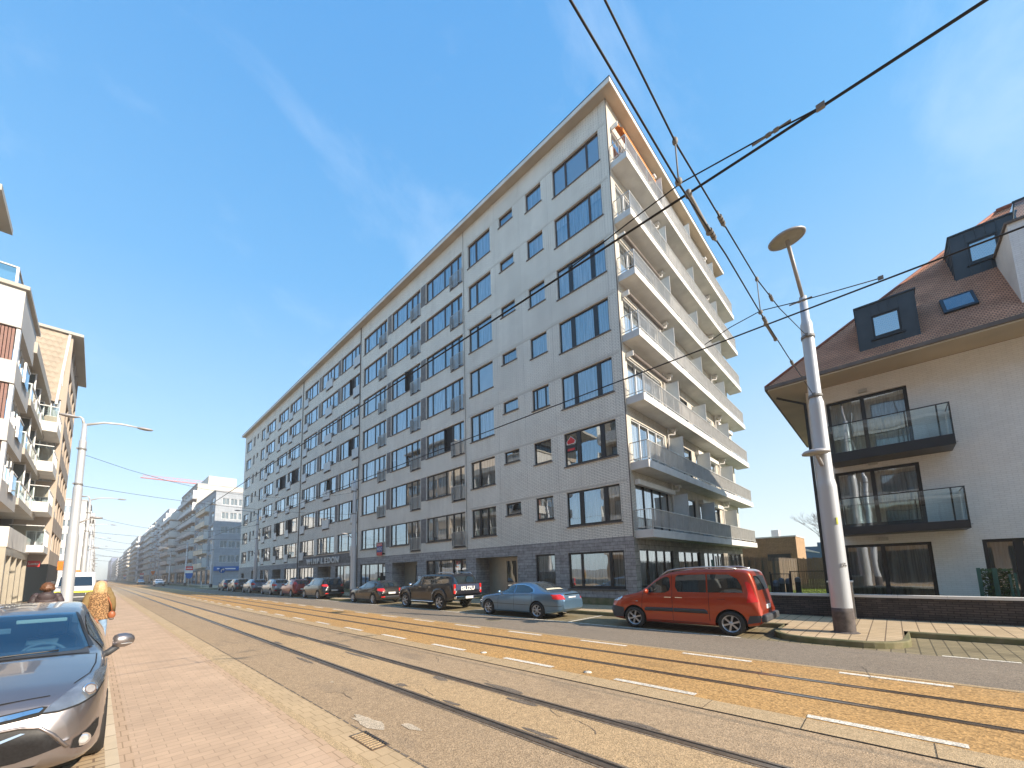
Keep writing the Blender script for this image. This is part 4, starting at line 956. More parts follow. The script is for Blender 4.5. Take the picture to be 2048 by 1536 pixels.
# seats seen through the glass are kept dark; next car: blue saloon
def sal_extra(root, bvh):
    plate(root, 4.62, .74)
    for s in (1, -1):
        for y in (1.98, 2.95): MB().box(s * .865, y, .885, s * .89, y + .18, .91).build('door_handle', 'p_blue', root)
    MB().box(-.5, 4.60, .93, .5, 4.635, .96).build('boot_trim', 'chrome', root)
    MB().cyl((.45, 4.50, .28), (.45, 4.66, .28), .04).build('exhaust_pipe', 'chrome', root)
spec = dict(L=4.67, W=1.79, r=.32, axles=(.84, 3.55), roofw=.70, zb=.18, spokes=7, hood_w=.9,
    top=[(0, .58), (.08, .72), (.5, .84), (1.2, .93), (1.5, 1.0), (1.95, 1.27), (2.35, 1.37), (2.8, 1.395), (3.2, 1.35), (3.6, 1.19), (3.95, 1.055), (4.4, 1.02), (4.58, .97), (4.67, .72)],
    belt=[(0, .56), (.5, .78), (1.2, .88), (2.0, .93), (3.4, .97), (4.3, .96), (4.67, .70)],
    plan=[(0, .60), (.10, .76), (.40, .91), (1.0, .98), (2.2, 1), (3.4, .995), (4.0, .95), (4.5, .86), (4.67, .72)],
    paint=M['p_blue'], mirror=(1.62, .97), mirror_size=.9, 
    patches=[
        ('side_window', [(1.58, .955), (2.32, .97), (2.30, 1.28), (2.05, 1.255), (1.80, 1.13)], 'x+', 'carglass', dict(mirror=True)),
        ('side_window', [(2.40, .97), (3.20, .99), (3.34, 1.03), (3.28, 1.12), (3.05, 1.235), (2.75, 1.295), (2.38, 1.29)], 'x+', 'carglass', dict(mirror=True)),
        ('window_trim', [(1.52, .945), (1.70, 1.06), (2.02, 1.27), (2.3, 1.305), (2.75, 1.315), (3.08, 1.25), (3.34, 1.13), (3.40, 1.03), (3.36, .99), (3.30, .975), (3.36, 1.04), (3.30, 1.125), (3.06, 1.235), (2.75, 1.298), (2.3, 1.288), (2.04, 1.257), (1.74, 1.08)], 'x+', 'chrome', dict(mirror=True, off=.008, grid=.05)),
        ('windscreen', [(-.62, 1.50), (.62, 1.50), (.52, 2.05), (-.52, 2.05)], 'z+', 'carglass'),
        ('rear_window', [(-.50, 3.18), (.50, 3.18), (.60, 3.90), (-.60, 3.90)], 'z+', 'carglass'),
        ('tail_light', [(.50, .76), (.80, .76), (.80, .93), (.62, .94)], 'y+', 'red_lens', dict(mirror=True, off=.012, grid=.05)),
        ('tail_light', [(4.25, .78), (4.62, .78), (4.60, .88), (4.45, .92), (4.30, .88)], 'x+', 'red_lens', dict(mirror=True, off=.012, grid=.05)),
        ('headlight', [(.10, .62), (.42, .66), (.40, .76), (.12, .74)], 'x+', 'clear_lens', dict(mirror=True, off=.012, grid=.04)),
        ('parcel_shelf', [(-.46, 3.72), (.46, 3.72), (.54, 3.84), (-.54, 3.84)], 'z+', 'interior', dict(off=.010)),
        ('side_moulding', [(1.10, .52), (4.60, .50), (4.60, .515), (1.10, .535)], 'x+', 'seamc', dict(mirror=True, off=.006)),
        ('shut_line', seam(1.42, .30, 1.48, .94), 'x+', 'seamc', dict(mirror=True, off=.004)), ('shut_line', seam(2.36, .28, 2.36, 1.0), 'x+', 'seamc', dict(mirror=True, off=.004)), ('shut_line', seam(3.30, .62, 3.32, .98), 'x+', 'seamc', dict(mirror=True, off=.004)),
        ('boot_line', [(-.66, 4.10), (.66, 4.10), (.66, 4.112), (-.66, 4.112)], 'z+', 'seamc', dict(off=.004)),
    ], extra=[('x', sal_extra)])
car('saloon_car', spec, (PK - .03, 13.52, 0), math.pi, 'silver blue four door saloon parked between the orange red people carrier and the pickup', 'car', 'cars parked along the far kerb')
# ---- the pickup with hard top
def pick_extra(root, bvh):
    b = MB().box(-.86, 5.10, .55, .86, 5.28, .72).build('rear_bumper', 'chrome', root, bevel=.04)
    plate(root, 5.29, .58)
    for s in (1, -1):
        MB().tube([(s * .90, 1.5, .40), (s * .95, 1.6, .40), (s * .95, 3.4, .40), (s * .90, 3.5, .40)], .035, 8).build('side_step', 'chrome', root)
        for y in (2.32, 3.12): MB().box(s * .905, y, 1.12, s * .93, y + .17, 1.15).build('door_handle', 'chrome', root)
        MB().tube([(s * .60, 3.45, 1.80), (s * .60, 3.6, 1.86), (s * .60, 4.7, 1.83), (s * .60, 4.8, 1.76)], .022, 8).build('roof_rail', 'chrome', root)
    q = MB().box(-.76, 5.15, .80, .76, 5.178, 1.26).build('tailgate', 'p_tail', root, bevel=.01)
    R_ = Matrix.Translation((0, 5.182, 1.06)) @ Matrix.Rotation(math.pi, 4, 'Z') @ Matrix.Rotation(R(90), 4, 'X')
    text('ISUZU', 'lettering', .26, .003, 'post_white', q, R_, sx=1.25, bold=.008)
    text('Powered for life', 'lettering', .095, .003, 'post_white', q, R_ @ Matrix.Translation((0, -.16, 0)), sx=1.3)
    for s in (1, -1):
        o = MB().box(s * .79, 5.10, .82, s * .90, 5.19, 1.28).build('tail_light', 'red_lens', root, bevel=.015)
        MB().box(s * .80, 5.19, .98, s * .89, 5.194, 1.08).build('reversing_lens', 'clear_lens', o)
    g = MB(); g.quad((-.62, 5.13, 1.34), (.62, 5.13, 1.34), (.54, 4.86, 1.70), (-.54, 4.86, 1.70)); 
spec = dict(L=5.20, W=1.86, r=.385, axles=(.92, 4.02), roofw=.76, zb=.38, spokes=6, rim=M['rim'],
    top=[(0, .85), (.10, 1.05), (.5, 1.14), (1.3, 1.20), (1.55, 1.30), (2.05, 1.65), (2.4, 1.76), (3.3, 1.785), (3.5, 1.78), (4.6, 1.77), (4.85, 1.70), (5.13, 1.28), (5.18, 1.0), (5.20, .82)],
    belt=[(0, .83), (.5, 1.08), (1.3, 1.14), (2.0, 1.20), (3.4, 1.24), (4.9, 1.27), (5.2, .80)],
    bot=[(0, .60), (.15, .48), (.7, .42), (1.4, .38), (3.4, .38), (4.6, .46), (5.1, .58), (5.2, .62)],
    plan=[(0, .74), (.10, .88), (.4, .96), (1.0, 1), (4.9, 1), (5.12, .97), (5.2, .94)],
    paint=M['p_navy'], mirror=(1.72, 1.22), mirror_size=1.2, mirror_m='chrome',
    patches=[
        ('side_window', [(1.72, 1.24), (2.50, 1.26), (2.50, 1.66), (2.30, 1.66), (2.02, 1.53)], 'x+', 'carglass', dict(mirror=True)),
        ('side_window', [(2.58, 1.26), (3.30, 1.27), (3.42, 1.40), (3.36, 1.66), (2.58, 1.67)], 'x+', 'carglass', dict(mirror=True)),
        ('side_window', [(3.62, 1.30), (4.58, 1.32), (4.72, 1.36), (4.60, 1.64), (3.64, 1.66), (3.56, 1.60), (3.56, 1.36)], 'x+', 'carglass', dict(mirror=True)),
        ('windscreen', [(-.70, 1.55), (.70, 1.55), (.58, 2.15), (-.58, 2.15)], 'z+', 'carglass'),
        ('rear_window', [(-.68, 4.90), (.68, 4.90), (.76, 5.09), (-.76, 5.09)], 'z+', 'carglass'),
        ('wheel_flare', [(3.44, .50), (3.46, .80), (3.62, .98), (3.86, 1.06), (4.18, 1.06), (4.42, .98), (4.58, .80), (4.60, .50), (4.52, .50), (4.47, .74), (4.34, .89), (4.15, .96), (3.88, .96), (3.68, .88), (3.56, .72), (3.52, .50)], 'x+', M['p_navy'], dict(mirror=True, off=.045, thick=.04, grid=.06)),
        ('wheel_flare', [(.34, .50), (.36, .80), (.52, .98), (.76, 1.06), (1.08, 1.06), (1.32, .98), (1.48, .80), (1.50, .50), (1.42, .50), (1.37, .74), (1.24, .89), (1.05, .96), (.78, .96), (.58, .88), (.46, .72), (.42, .50)], 'x+', M['p_navy'], dict(mirror=True, off=.045, thick=.04, grid=.06)),
        ('headlight', [(.08, .92), (.40, .95), (.44, 1.08), (.14, 1.06)], 'x+', 'clear_lens', dict(mirror=True, off=.012, grid=.05)),
        ('shut_line', seam(1.62, .50, 1.66, 1.22), 'x+', 'seamc', dict(mirror=True, off=.004)), ('shut_line', seam(2.54, .42, 2.54, 1.68), 'x+', 'seamc', dict(mirror=True, off=.004)), ('shut_line', seam(3.40, .42, 3.48, 1.72), 'x+', 'seamc', dict(mirror=True, off=.004)),
        ('shut_line', [(3.5, 1.275), (5.1, 1.285), (5.1, 1.297), (3.5, 1.287)], 'x+', 'seamc', dict(mirror=True, off=.004)),
    ], extra=[('x', pick_extra)])
car('pickup_truck', spec, (PK, 20.22, 0), math.pi, 'black pickup with canopy, roof bars and white lettering on its blue tailgate', 'pickup', 'cars parked along the far kerb')
# ---- generic hatchbacks further down
def rear_std(zp, ypl, bump='plastic'):
    def f(root, bvh): plate(root, ypl, zp)
    return f
def hatch(L, Wd, Hh, r, a0, a1, pm, lights='red_lens', roofw=.74, hz=.92, wag=.30, rim='rim', spokes=7, suv=0.0, tailz=.95, light_w=.30):
    b = hz; T = Hh
    y = L
    top = [(0, .60 + suv), (.08, .74 + suv), (.45, .86 + suv), (1.05, b + .04 + suv * .6), (1.35, b + .12 + suv * .6), (1.95, T - .16), (2.4, T - .03), (3.0, T), (L - .75, T - .06), (L - .42, T - .14), (L - .16, b + .16 + suv * .5), (L - .06, b - .02), (L, .66)]
    belt = [(0, .58 + suv), (.45, .80 + suv), (1.05, b - .02 + suv * .6), (2.0, b + .03 + suv * .6), (L - .5, b + .10 + suv * .6), (L, .64)]
    z0 = b + .08 + suv * .6
    return dict(L=L, W=Wd, r=r, axles=(a0, a1), roofw=roofw, zb=.19 + suv * .4, spokes=spokes, rim=rim, top=top, belt=belt, paint=pm, mirror=(1.55, b + .06 + suv * .6), mirror_size=.95,
      plan=[(0, .66), (.12, .82), (.45, .94), (1.1, 1), (L - 1.0, 1), (L - .35, .95), (L - .08, .87), (L, .80)],
      patches=[
        ('side_window', [(1.50, z0), (L * .535, z0 + .02), (L * .53, T - .14), (2.2, T - .15), (1.90, T - .26)], 'x+', 'carglass', dict(mirror=True)),
        ('side_window', [(L * .555, z0 + .02), (L - 1.0, z0 + .04), (L - .72, z0 + .10), (L - .95, T - .17), (L * .55, T - .14)], 'x+', 'carglass', dict(mirror=True)),
        ('windscreen', [(-.64, 1.38), (.64, 1.38), (.54, 2.05), (-.54, 2.05)], 'z+', 'carglass'),
        ('rear_window', [(-.60, b + .15 + suv * .5), (.60, b + .15 + suv * .5), (.50, T - .14), (-.50, T - .14)], 'y+', 'carglass', dict(grid=.06)),
        ('tail_light', [(.48, tailz - .12), (Wd / 2 * .82, tailz - .12), (Wd / 2 * .82, tailz + .06), (.52, tailz + .04)], 'y+', lights, dict(mirror=True, off=.012, grid=.05)),
        ('tail_light', [(L - .42, tailz - .06), (L - .12, tailz - .12), (L - .12, tailz + .06), (L - .40, tailz + .05)], 'x+', lights, dict(mirror=True, off=.012, grid=.05)),
        ('headlight', [(.12, .66 + suv), (.50, .70 + suv), (.58, .82 + suv), (.20, .78 + suv)], 'x+', 'clear_lens', dict(mirror=True, off=.012, grid=.05)),
        ('lower_trim', [(-.60, .36 + suv * .4), (.60, .36 + suv * .4), (.60, .50 + suv * .4), (-.60, .50 + suv * .4)], 'y+', 'plastic', dict(off=.01)),
        ('lower_trim', [(1.3, .22 + suv * .4), (L - 1.2, .22 + suv * .4), (L - 1.2, .30 + suv * .6), (1.3, .30 + suv * .6)], 'x+', 'plastic', dict(off=.01, mirror=True)),
        ('reflector', [(.50, .42 + suv * .3), (.72, .42 + suv * .3), (.72, .48 + suv * .3), (.50, .48 + suv * .3)], 'y+', 'red_lens', dict(mirror=True, off=.018, grid=.06)),
        ('shut_line', seam(1.42, .34, 1.44, b + .02), 'x+', 'seamc', dict(mirror=True, off=.004)), ('shut_line', seam(L * .545, .32, L * .545, T - .12), 'x+', 'seamc', dict(mirror=True, off=.004)),
      ], extra=[('x', rear_std(.62 + suv * .6, L - .015))])
G_ = 'cars parked along the far kerb'
def hatch_car(front_y, spec_, lab, cat='car', name='hatchback_car', x=PK): return car(name, spec_, (x, front_y, 0), math.pi, lab, cat, G_)
hatch_car(26.52, hatch(4.33, 1.77, 1.42, .325, .78, 3.47, M['p_black'], hz=.90, tailz=.90), 'black brown hatchback with red tail lamps parked just ahead of the pickup')
hatch_car(35.42, hatch(4.77, 1.88, 1.66, .34, .93, 3.78, M['p_dark'], hz=1.0, tailz=1.08, light_w=.34, spokes=6), 'large black people carrier under the metal letters of the apartment block', name='people_carrier')
hatch_car(41.0, hatch(4.10, 1.70, 1.55, .31, .80, 3.40, M['p_wine'], hz=.96, tailz=1.22), 'dark red compact car parked ahead of the large black people carrier', x=PK - .1)
hatch_car(46.9, hatch(4.36, 1.79, 1.56, .32, .86, 3.56, M['p_silver'], hz=.98, tailz=1.0), 'silver compact car parked ahead of the dark red one', x=PK - .1)
hatch_car(54.4, hatch(4.36, 1.80, 1.56, .35, .90, 3.54, M['p_bgrey'], hz=1.0, tailz=1.05, suv=.06), 'blue grey crossover with low sloping roof parked ahead of the silver compact', x=PK - .1)
hatch_car(61.9, hatch(4.48, 1.84, 1.62, .36, .90, 3.58, M['p_dgrey'], hz=1.02, tailz=1.05, suv=.08), 'dark grey sport utility car, second in line from the side street', x=PK - .1)
hatch_car(67.6, hatch(3.90, 1.68, 1.56, .31, .74, 3.10, M['p_dgrey'], hz=.95, tailz=.98), 'small dark car at the very head of the parked line by the side street', x=PK - .1)
M['lamp_near'] = mat('headlamp glass', (.30, .33, .37), .06, metal=.55, c2=(.10, .11, .13), scale=5, coat=1, obj=True)
M['grille'] = mat('black gloss grille', (.012, .012, .014), .38, var=.4, scale=60, spec=.35, obj=True)
# ---- the grey car at the left edge, nose towards the camera
def near_extra(root, bvh):
    def surf(x, z):
        h, n, *_ = bvh.ray_cast(Vector((x, -3, z)), Vector((0, 1, 0))); return h.y if h else 0
    # projector lens and rings in each headlight
    for s in (1, -1):
        x, z = s * .755, .775; y = surf(x, z)
        n = Vector((s * .45, -1, .35)).normalized(); c = Vector((x, y, z)) + n * .012
        MB().cyl(c - n * .02, c + n * .014, .052, n=24).cyl(c + n * .014, c + n * .017, .052, .044, n=24).build('lamp_ring', 'chrome', root)
        MB().cyl(c, c + n * .019, .040, .034, n=24).build('lamp_lens', 'clear_lens', root)
        x, z = s * .745, .375; y = surf(x, z); n = Vector((s * .30, -1, .05)).normalized(); c = Vector((x, y, z)) + n * .014
        MB().cyl(c - n * .03, c + n * .004, .052, n=20).build('fog_lamp', 'chrome', root)
        MB().cyl(c + n * .001, c + n * .012, .045, .03, n=20).build('fog_lens', 'clear_lens', root)
    # badge and plate
    y = surf(0, .40)
    MB().box(-.26, y - .035, .30, .26, y - .012, .41).build('number_plate', 'plate', root)
    text('1-TKX-482' if False else '', 'x', .1, .001, 'post_red', root, Matrix()) if False else None
    MB().box(-.26, y - .037, .30, -.262 + .525, y - .0345, .315).build('plate_edge', 'post_red', root)
    # wipers
    for a, b in (((-.05, 1.19), (.50, 1.28)), ((-.62, 1.20), (-.10, 1.27))):
        pts = []
        for k in range(7):
            x = a[0] + (b[0] - a[0]) * k / 6; y = a[1] + (b[1] - a[1]) * k / 6
            h, *_ = bvh.ray_cast(Vector((x, y, 4)), Vector((0, 0, -1))); pts.append((x, y, h.z + .022))
        MB().tube(pts, .010, 6).build('wiper', 'black_metal', root)
    MB().prism([(-.78, 1.25, .80), (-.78, 1.30, .93), (-.78, 1.62, .93), (-.78, 1.80, .86), (-.78, 1.80, .4), (-.78, 1.25, .4)], (1.56, 0, 0)).build('dashboard', 'dash', root)
    mb = MB(); c = Vector((.36, 1.84, .90)); n_ = Vector((0, .9, .42)).normalized(); u_ = Vector((1, 0, 0)); v_ = n_.cross(u_)
    mb.tube([c + (u_ * math.cos(2 * math.pi * k / 24) + v_ * math.sin(2 * math.pi * k / 24)) * .19 for k in range(25)], .016, 8); mb.box(.30, 1.80, .86, .42, 1.86, .93); mb.build('steering_wheel', 'seat', root)
    for x in (-.38, .38):
        MB().prism([(x - .24, 2.45, .45), (x + .24, 2.45, .45), (x + .22, 2.62, 1.06), (x - .22, 2.62, 1.06)], (0, .12, 0)).build('seat', 'seat', root, bevel=.03); MB().box(x - .13, 2.62, 1.08, x + .13, 2.72, 1.28).build('headrest', 'seat', root, bevel=.04)
    MB().box(.12, 1.97, 1.29, .52, 1.99, 1.335).build('sun_visor', 'interior', root, bevel=.01); MB().box(-.12, 1.86, 1.20, .10, 1.88, 1.26).build('inner_mirror', 'seat', root, bevel=.01)
    MB().box(-.5, 3.4, .4, .5, 3.5, 1.25).box(-.70, 1.3, .35, .70, 3.5, .40).build('cabin', 'dash', root)
M['seat'] = mat('grey seat fabric', (.16, .17, .18), .9, var=.2)
M['windscreen'] = glass('car windscreen', (.50, .74, .86), base=.10, amp=1.5, wav=.0)
M['dash'] = mat('dark dashboard', (.03, .035, .04), .7, var=.2)
spec = dict(L=4.72, W=1.81, r=.325, axles=(.93, 3.63), roofw=.72, zb=.17, spokes=5, hood_w=.92,
    top=[(0, .50), (.04, .66), (.12, .765), (.30, .85), (.60, .91), (.95, .965), (1.22, 1.0), (1.36, 1.045), (1.70, 1.21), (2.02, 1.36), (2.35, 1.44), (2.9, 1.48), (3.6, 1.46), (4.2, 1.38), (4.5, 1.10), (4.66, .95), (4.72, .62)],
    belt=[(0, .48), (.12, .68), (.30, .79), (.60, .87), (.95, .92), (1.3, .945), (2.0, .96), (3.6, 1.0), (4.4, 1.04), (4.72, .60)],
    plan=[(0, .58), (.03, .70), (.08, .79), (.16, .86), (.30, .92), (.50, .965), (.80, .992), (1.1, 1), (3.7, 1), (4.3, .95), (4.62, .86), (4.72, .78)],
    bot=[(0, .27), (.10, .20), (.4, .17), (4.2, .2), (4.6, .3), (4.72, .38)],
    paint=M['p_grey'], open_ws=(1.36, 2.02, .70, .55),
    patches=[
        ('windscreen', [(-.66, 1.30), (-.3, 1.245), (0, 1.235), (.3, 1.245), (.66, 1.30), (.73, 1.40), (.58, 2.10), (.3, 2.07), (0, 2.06), (-.3, 2.07), (-.58, 2.10), (-.73, 1.40)], 'z+', 'windscreen', dict(grid=.06, off=.008)),
        ('windscreen_edge', [(.73, 1.36), (.765, 1.42), (.60, 2.12), (.575, 2.12), (.705, 1.50)], 'z+', 'black_metal', dict(mirror=True, grid=.05, off=.012)),
        ('cowl', [(-.74, 1.20), (0, 1.14), (.74, 1.20), (.72, 1.36), (.66, 1.305), (.3, 1.25), (0, 1.24), (-.3, 1.25), (-.66, 1.305), (-.72, 1.36)], 'z+', 'plastic', dict(grid=.05, off=.007)),
        ('bonnet_line', [(-.80, 1.17), (0, 1.105), (.80, 1.17), (.80, 1.18), (0, 1.117), (-.80, 1.18)], 'z+', 'seamc', dict(grid=.05, off=.003)),
        ('bonnet_line', [(.66, .30), (.76, .52), (.795, .80), (.80, 1.16), (.79, 1.16), (.785, .80), (.75, .52), (.65, .30)], 'z+', 'seamc', dict(mirror=True, grid=.05, off=.003)),
        ('bonnet_line', [(-.52, .160), (0, .10), (.52, .160), (.52, .170), (0, .11), (-.52, .170)], 'z+', 'seamc', dict(grid=.05, off=.003)),
        ('side_window', [(1.52, .97), (2.42, .985), (2.42, 1.34), (2.2, 1.33), (1.95, 1.24)], 'x+', 'carglass', dict(mirror=True)),
        ('side_window', [(2.50, .99), (3.9, 1.03), (3.8, 1.2), (3.5, 1.32), (2.50, 1.345)], 'x+', 'carglass', dict(mirror=True)),
        ('headlight', [(.49, .672), (.58, .665), (.70, .685), (.79, .72), (.845, .79), (.88, .90), (.835, .90), (.74, .855), (.62, .785), (.53, .72)], 'y-', 'lamp_near', dict(mirror=True, off=.008, grid=.035)),
        ('headlight_edge', [(.47, .662), (.58, .652), (.70, .671), (.80, .708), (.86, .785), (.845, .79), (.79, .72), (.70, .685), (.58, .665), (.49, .672)], 'y-', 'seamc', dict(mirror=True, off=.006, grid=.03)),
        ('chrome_bar', [(0.000, 0.640), (0.469, 0.677), (0.490, 0.700), (0.483, 0.707), (0.000, 0.670), (-0.483, 0.707), (-0.490, 0.700), (-0.469, 0.677)], 'y-', 'chrome', dict(off=.016, grid=.04)),
        ('upper_slot', [(0.000, 0.621), (0.476, 0.653), (0.517, 0.710), (0.483, 0.718), (0.000, 0.685), (-0.483, 0.718), (-0.517, 0.710), (-0.476, 0.653)], 'y-', 'seamc', dict(off=.006, grid=.04)),
        ('grille', [(0.000, 0.580), (0.372, 0.580), (0.471, 0.555), (0.546, 0.485), (0.620, 0.380), (0.496, 0.355), (0.372, 0.330), (0.000, 0.330), (-0.372, 0.330), (-0.496, 0.355), (-0.620, 0.380), (-0.546, 0.485), (-0.471, 0.555), (-0.372, 0.580)], 'y-', 'grille', dict(off=.006, grid=.04)),
        ('grille_trim', [(0.000, 0.598), (0.384, 0.598), (0.496, 0.570), (0.573, 0.495), (0.663, 0.360), (0.639, 0.360), (0.551, 0.485), (0.477, 0.555), (0.372, 0.580), (0.000, 0.580), (-0.372, 0.580), (-0.477, 0.555), (-0.551, 0.485), (-0.639, 0.360), (-0.663, 0.360), (-0.573, 0.495), (-0.496, 0.570), (-0.384, 0.598)], 'y-', M['p_grey'], dict(off=.022, grid=.03, thick=.015)),
        ('chrome_bar', [(0.000, 0.450), (0.198, 0.475), (0.409, 0.540), (0.384, 0.548), (0.186, 0.497), (0.000, 0.473), (-0.186, 0.497), (-0.384, 0.548), (-0.409, 0.540), (-0.198, 0.475)], 'y-', 'chrome', dict(off=.018, grid=.03)),
        ('lower_grille', [(0.000, 0.230), (0.351, 0.230), (0.486, 0.275), (0.351, 0.292), (0.000, 0.295), (-0.351, 0.292), (-0.486, 0.275), (-0.351, 0.230)], 'y-', 'grille', dict(off=.006, grid=.03)),
        ('fog_recess', [(0.673, 0.335), (0.742, 0.310), (0.811, 0.350), (0.837, 0.415), (0.837, 0.495), (0.774, 0.450), (0.689, 0.405)], 'y-', 'seamc', dict(mirror=True, off=.006, grid=.03)),
        ('shut_line', seam(1.36, .28, 1.42, .92), 'x+', 'seamc', dict(mirror=True, off=.004)), ('shut_line', seam(2.46, .26, 2.46, 1.36), 'x+', 'seamc', dict(mirror=True, off=.004)),
        ('window_trim', [(1.42, .945), (3.95, 1.01), (3.95, 1.025), (1.42, .96)], 'x+', 'chrome', dict(mirror=True, off=.008)),
        ('repeater', [(1.02, .70), (1.12, .71), (1.11, .73), (1.03, .72)], 'x+', 'clear_lens', dict(mirror=True, off=.008, grid=.04)),
    ], extra=[('x', near_extra)])
near = car('estate_car', spec, (-.73, 5.12, .12), 0, 'bronze grey estate car with wing mirror out, parked nose towards the camera', 'car')
# detailed wing mirrors of the near car
for s in (1, -1):
    prof = [(0, .045), (.015, .072), (.06, .088), (.13, .088), (.19, .070), (.225, .040), (.235, .010)]
    mb = MB(); vs = []; nsec = 14
    for d, hh in prof:
        for k in range(nsec):
            a = 2 * math.pi * k / nsec
            yy = math.cos(a) * (.055 if math.cos(a) < 0 else .030) * (hh / .075); zz = math.sin(a) * hh * (1 if math.sin(a) > 0 else .9)
            vs.append((s * (.905 + .02 + d * .86), 1.57 + yy + d * .10, 1.035 + zz + d * .02))
    K = len(prof)
    mb.add(vs, [(k * nsec + i, k * nsec + (i + 1) % nsec, (k + 1) * nsec + (i + 1) % nsec, (k + 1) * nsec + i) for k in range(K - 1) for i in range(nsec)] + [tuple(range(nsec)), tuple(range((K - 1) * nsec, K * nsec))], 0, True)
    o = mb.build('wing_mirror', 'p_grey', near)
    MB().tube([(s * .86, 1.60, .90), (s * .90, 1.59, .915), (s * .97, 1.585, .975)], [.045, .036, .038], 8).build('stalk', 'plastic', o)
    MB().box(s * 1.0, 1.515, 1.002, s * 1.10, 1.53, 1.010).build('repeater', 'clear_lens', o)

# ---- white van behind the left lamp post
root = empty('delivery_van', (-1.0, 41.0, .12), 0, label='white delivery van with a yellow band across its nose, facing the camera', cat='van')
L_, Wv = 5.9, 2.05
mb = MB(); prof = [(0, .35), (.02, .75), (.12, 1.05), (.75, 1.28), (1.35, 2.05), (1.75, 2.35), (5.85, 2.42), (5.9, .4)]
n = len(prof); vs = [(x * (1 if z < 1.3 else .93), y, z) for x in (-Wv / 2, Wv / 2) for y, z in prof]
mb.add(vs, [tuple(range(n))[::-1], tuple(range(n, 2 * n))] + [(i, (i + 1) % n, n + (i + 1) % n, n + i) for i in range(n)])
mb.build('body', 'p_white', root, bevel=.06)
MB().add([(-.86, .80, 1.345), (.86, .80, 1.345), (.80, 1.30, 1.995), (-.80, 1.30, 1.995)], [(0, 1, 2, 3)]) 
q = MB(); q.prism([(-.86, .775, 1.34), (.86, .775, 1.34), (.80, 1.285, 2.01), (-.80, 1.285, 2.01)], (0, .02, -.01)); q.build('windscreen', 'carglass', root)
q = MB(); q.box(-.55, -.02, .62, .55, .03, .85); q.build('grille', 'plastic', root)
q = MB(); q.box(-1.0, -.05, .30, 1.0, .10, .56); q.build('front_bumper', 'plastic', root, bevel=.04)
M['yellow'] = mat('yellow green band', (.55, .58, .04), .6, var=.25, scale=14)
q = MB(); q.prism([(-.98, .0, .88), (.98, .0, .88), (.98, .05, 1.02), (-.98, .05, 1.02)], (0, -.03, 0)); q.build('band', 'yellow', root)
for s in (1, -1):
    q = MB(); q.prism([(s * .62, .015, .70), (s * 1.0, .06, .70), (s * .99, .22, 1.10), (s * .80, .14, 1.0)], (0, -.03, .01)); q.build('headlight', 'clear_lens', root)
    q = MB(); q.prism([(s * .99, .95, 1.30), (s * .99, 1.75, 1.30), (s * .965, 1.75, 1.95), (s * .965, 1.38, 1.95)], (s * .02, 0, 0)); q.build('side_window', 'carglass', root)
    MB().box(s * 1.05, 1.0, 1.35, s * 1.25, 1.12, 1.72).build('wing_mirror', 'plastic', root, bevel=.02)
    for y in (1.0, 4.8): wheel(s * 1.0, y, .34, s, 6, 'rim', root)
q = MB(); q.box(-.15, 2.0, 2.38, .15, 2.25, 2.50); q.build('roof_beacon', 'awning', root)

# ---- two cars driving in the distance
def far_car(x, y, rz, pm, lab):
    s_ = hatch(4.7, 1.88, 1.62, .36, .9, 3.7, pm, hz=1.0, tailz=1.05, suv=.08)
    s_['patches'] += [('windscreen', [(-0.769, 1.495), (0.769, 1.495), (0.670, 2.045), (-0.670, 2.045)], 'z+', 'carglass'), ('grille', [(-0.434, 0.595), (0.434, 0.595), (0.434, 0.825), (-0.434, 0.825)], 'y-', 'plastic', dict(off=.02)), ('front_bumper', [(-0.868, 0.345), (0.868, 0.345), (0.868, 0.495), (-0.868, 0.495)], 'y-', 'plastic', dict(off=.02)), ('headlight', [(0.558, 0.765), (0.930, 0.785), (0.967, 0.885), (0.620, 0.865)], 'y-', 'clear_lens', dict(mirror=True, off=.02, grid=.05))]
    return car('driving_car', s_, (x, y, 0), rz, lab, 'car', 'cars driving in the distance')
far_car(11.0, 124, 0, M['p_white'], 'white car coming towards the camera beyond the side street')
far_car(10.6, 172, 0, M['p_silver'], 'pale car far down the road behind the white one')
far_car(4.2, 330, 0, M['p_wine'], 'tiny red vehicle at the far end of the road')
# ------------------------------------------------------------------ street lamps and tram poles
def pole_parts(root, zt=9.3, base=True, b=0.0):
    mb = MB(); mb.lathe([(.215, b), (.205, 3.72), (.205, 3.80), (.185, 3.92), (.172, 3.98), (.165, 6.02), (.165, 6.1), (.14, 6.2), (.135, 8.35), (.135, 8.42), (.10, 8.52), (.085, zt), (.001, zt)], (0, 0, 0), n=24)
    p = mb.build('mast', 'pole', root)
    if base:
        MB().lathe([(.222, b), (.219, b + .50), (.216, b + .62), (.212, b + .621)], (0, 0, 0), n=24).build('base_coating', 'pole_base', root)
        MB().lathe([(.30, b), (.26, b + .02), (.215, b + .035)], (0, 0, 0), n=18).build('foot', 'pole_base', root)
    for z in (6.25, 7.98): MB().lathe([(.15, z), (.155, z), (.155, z + .09), (.15, z + .09)], (0, 0, 0), n=20).box(-.20, -.03, z + .02, -.14, .03, z + .10).build('clamp', 'insul', root)
    return p
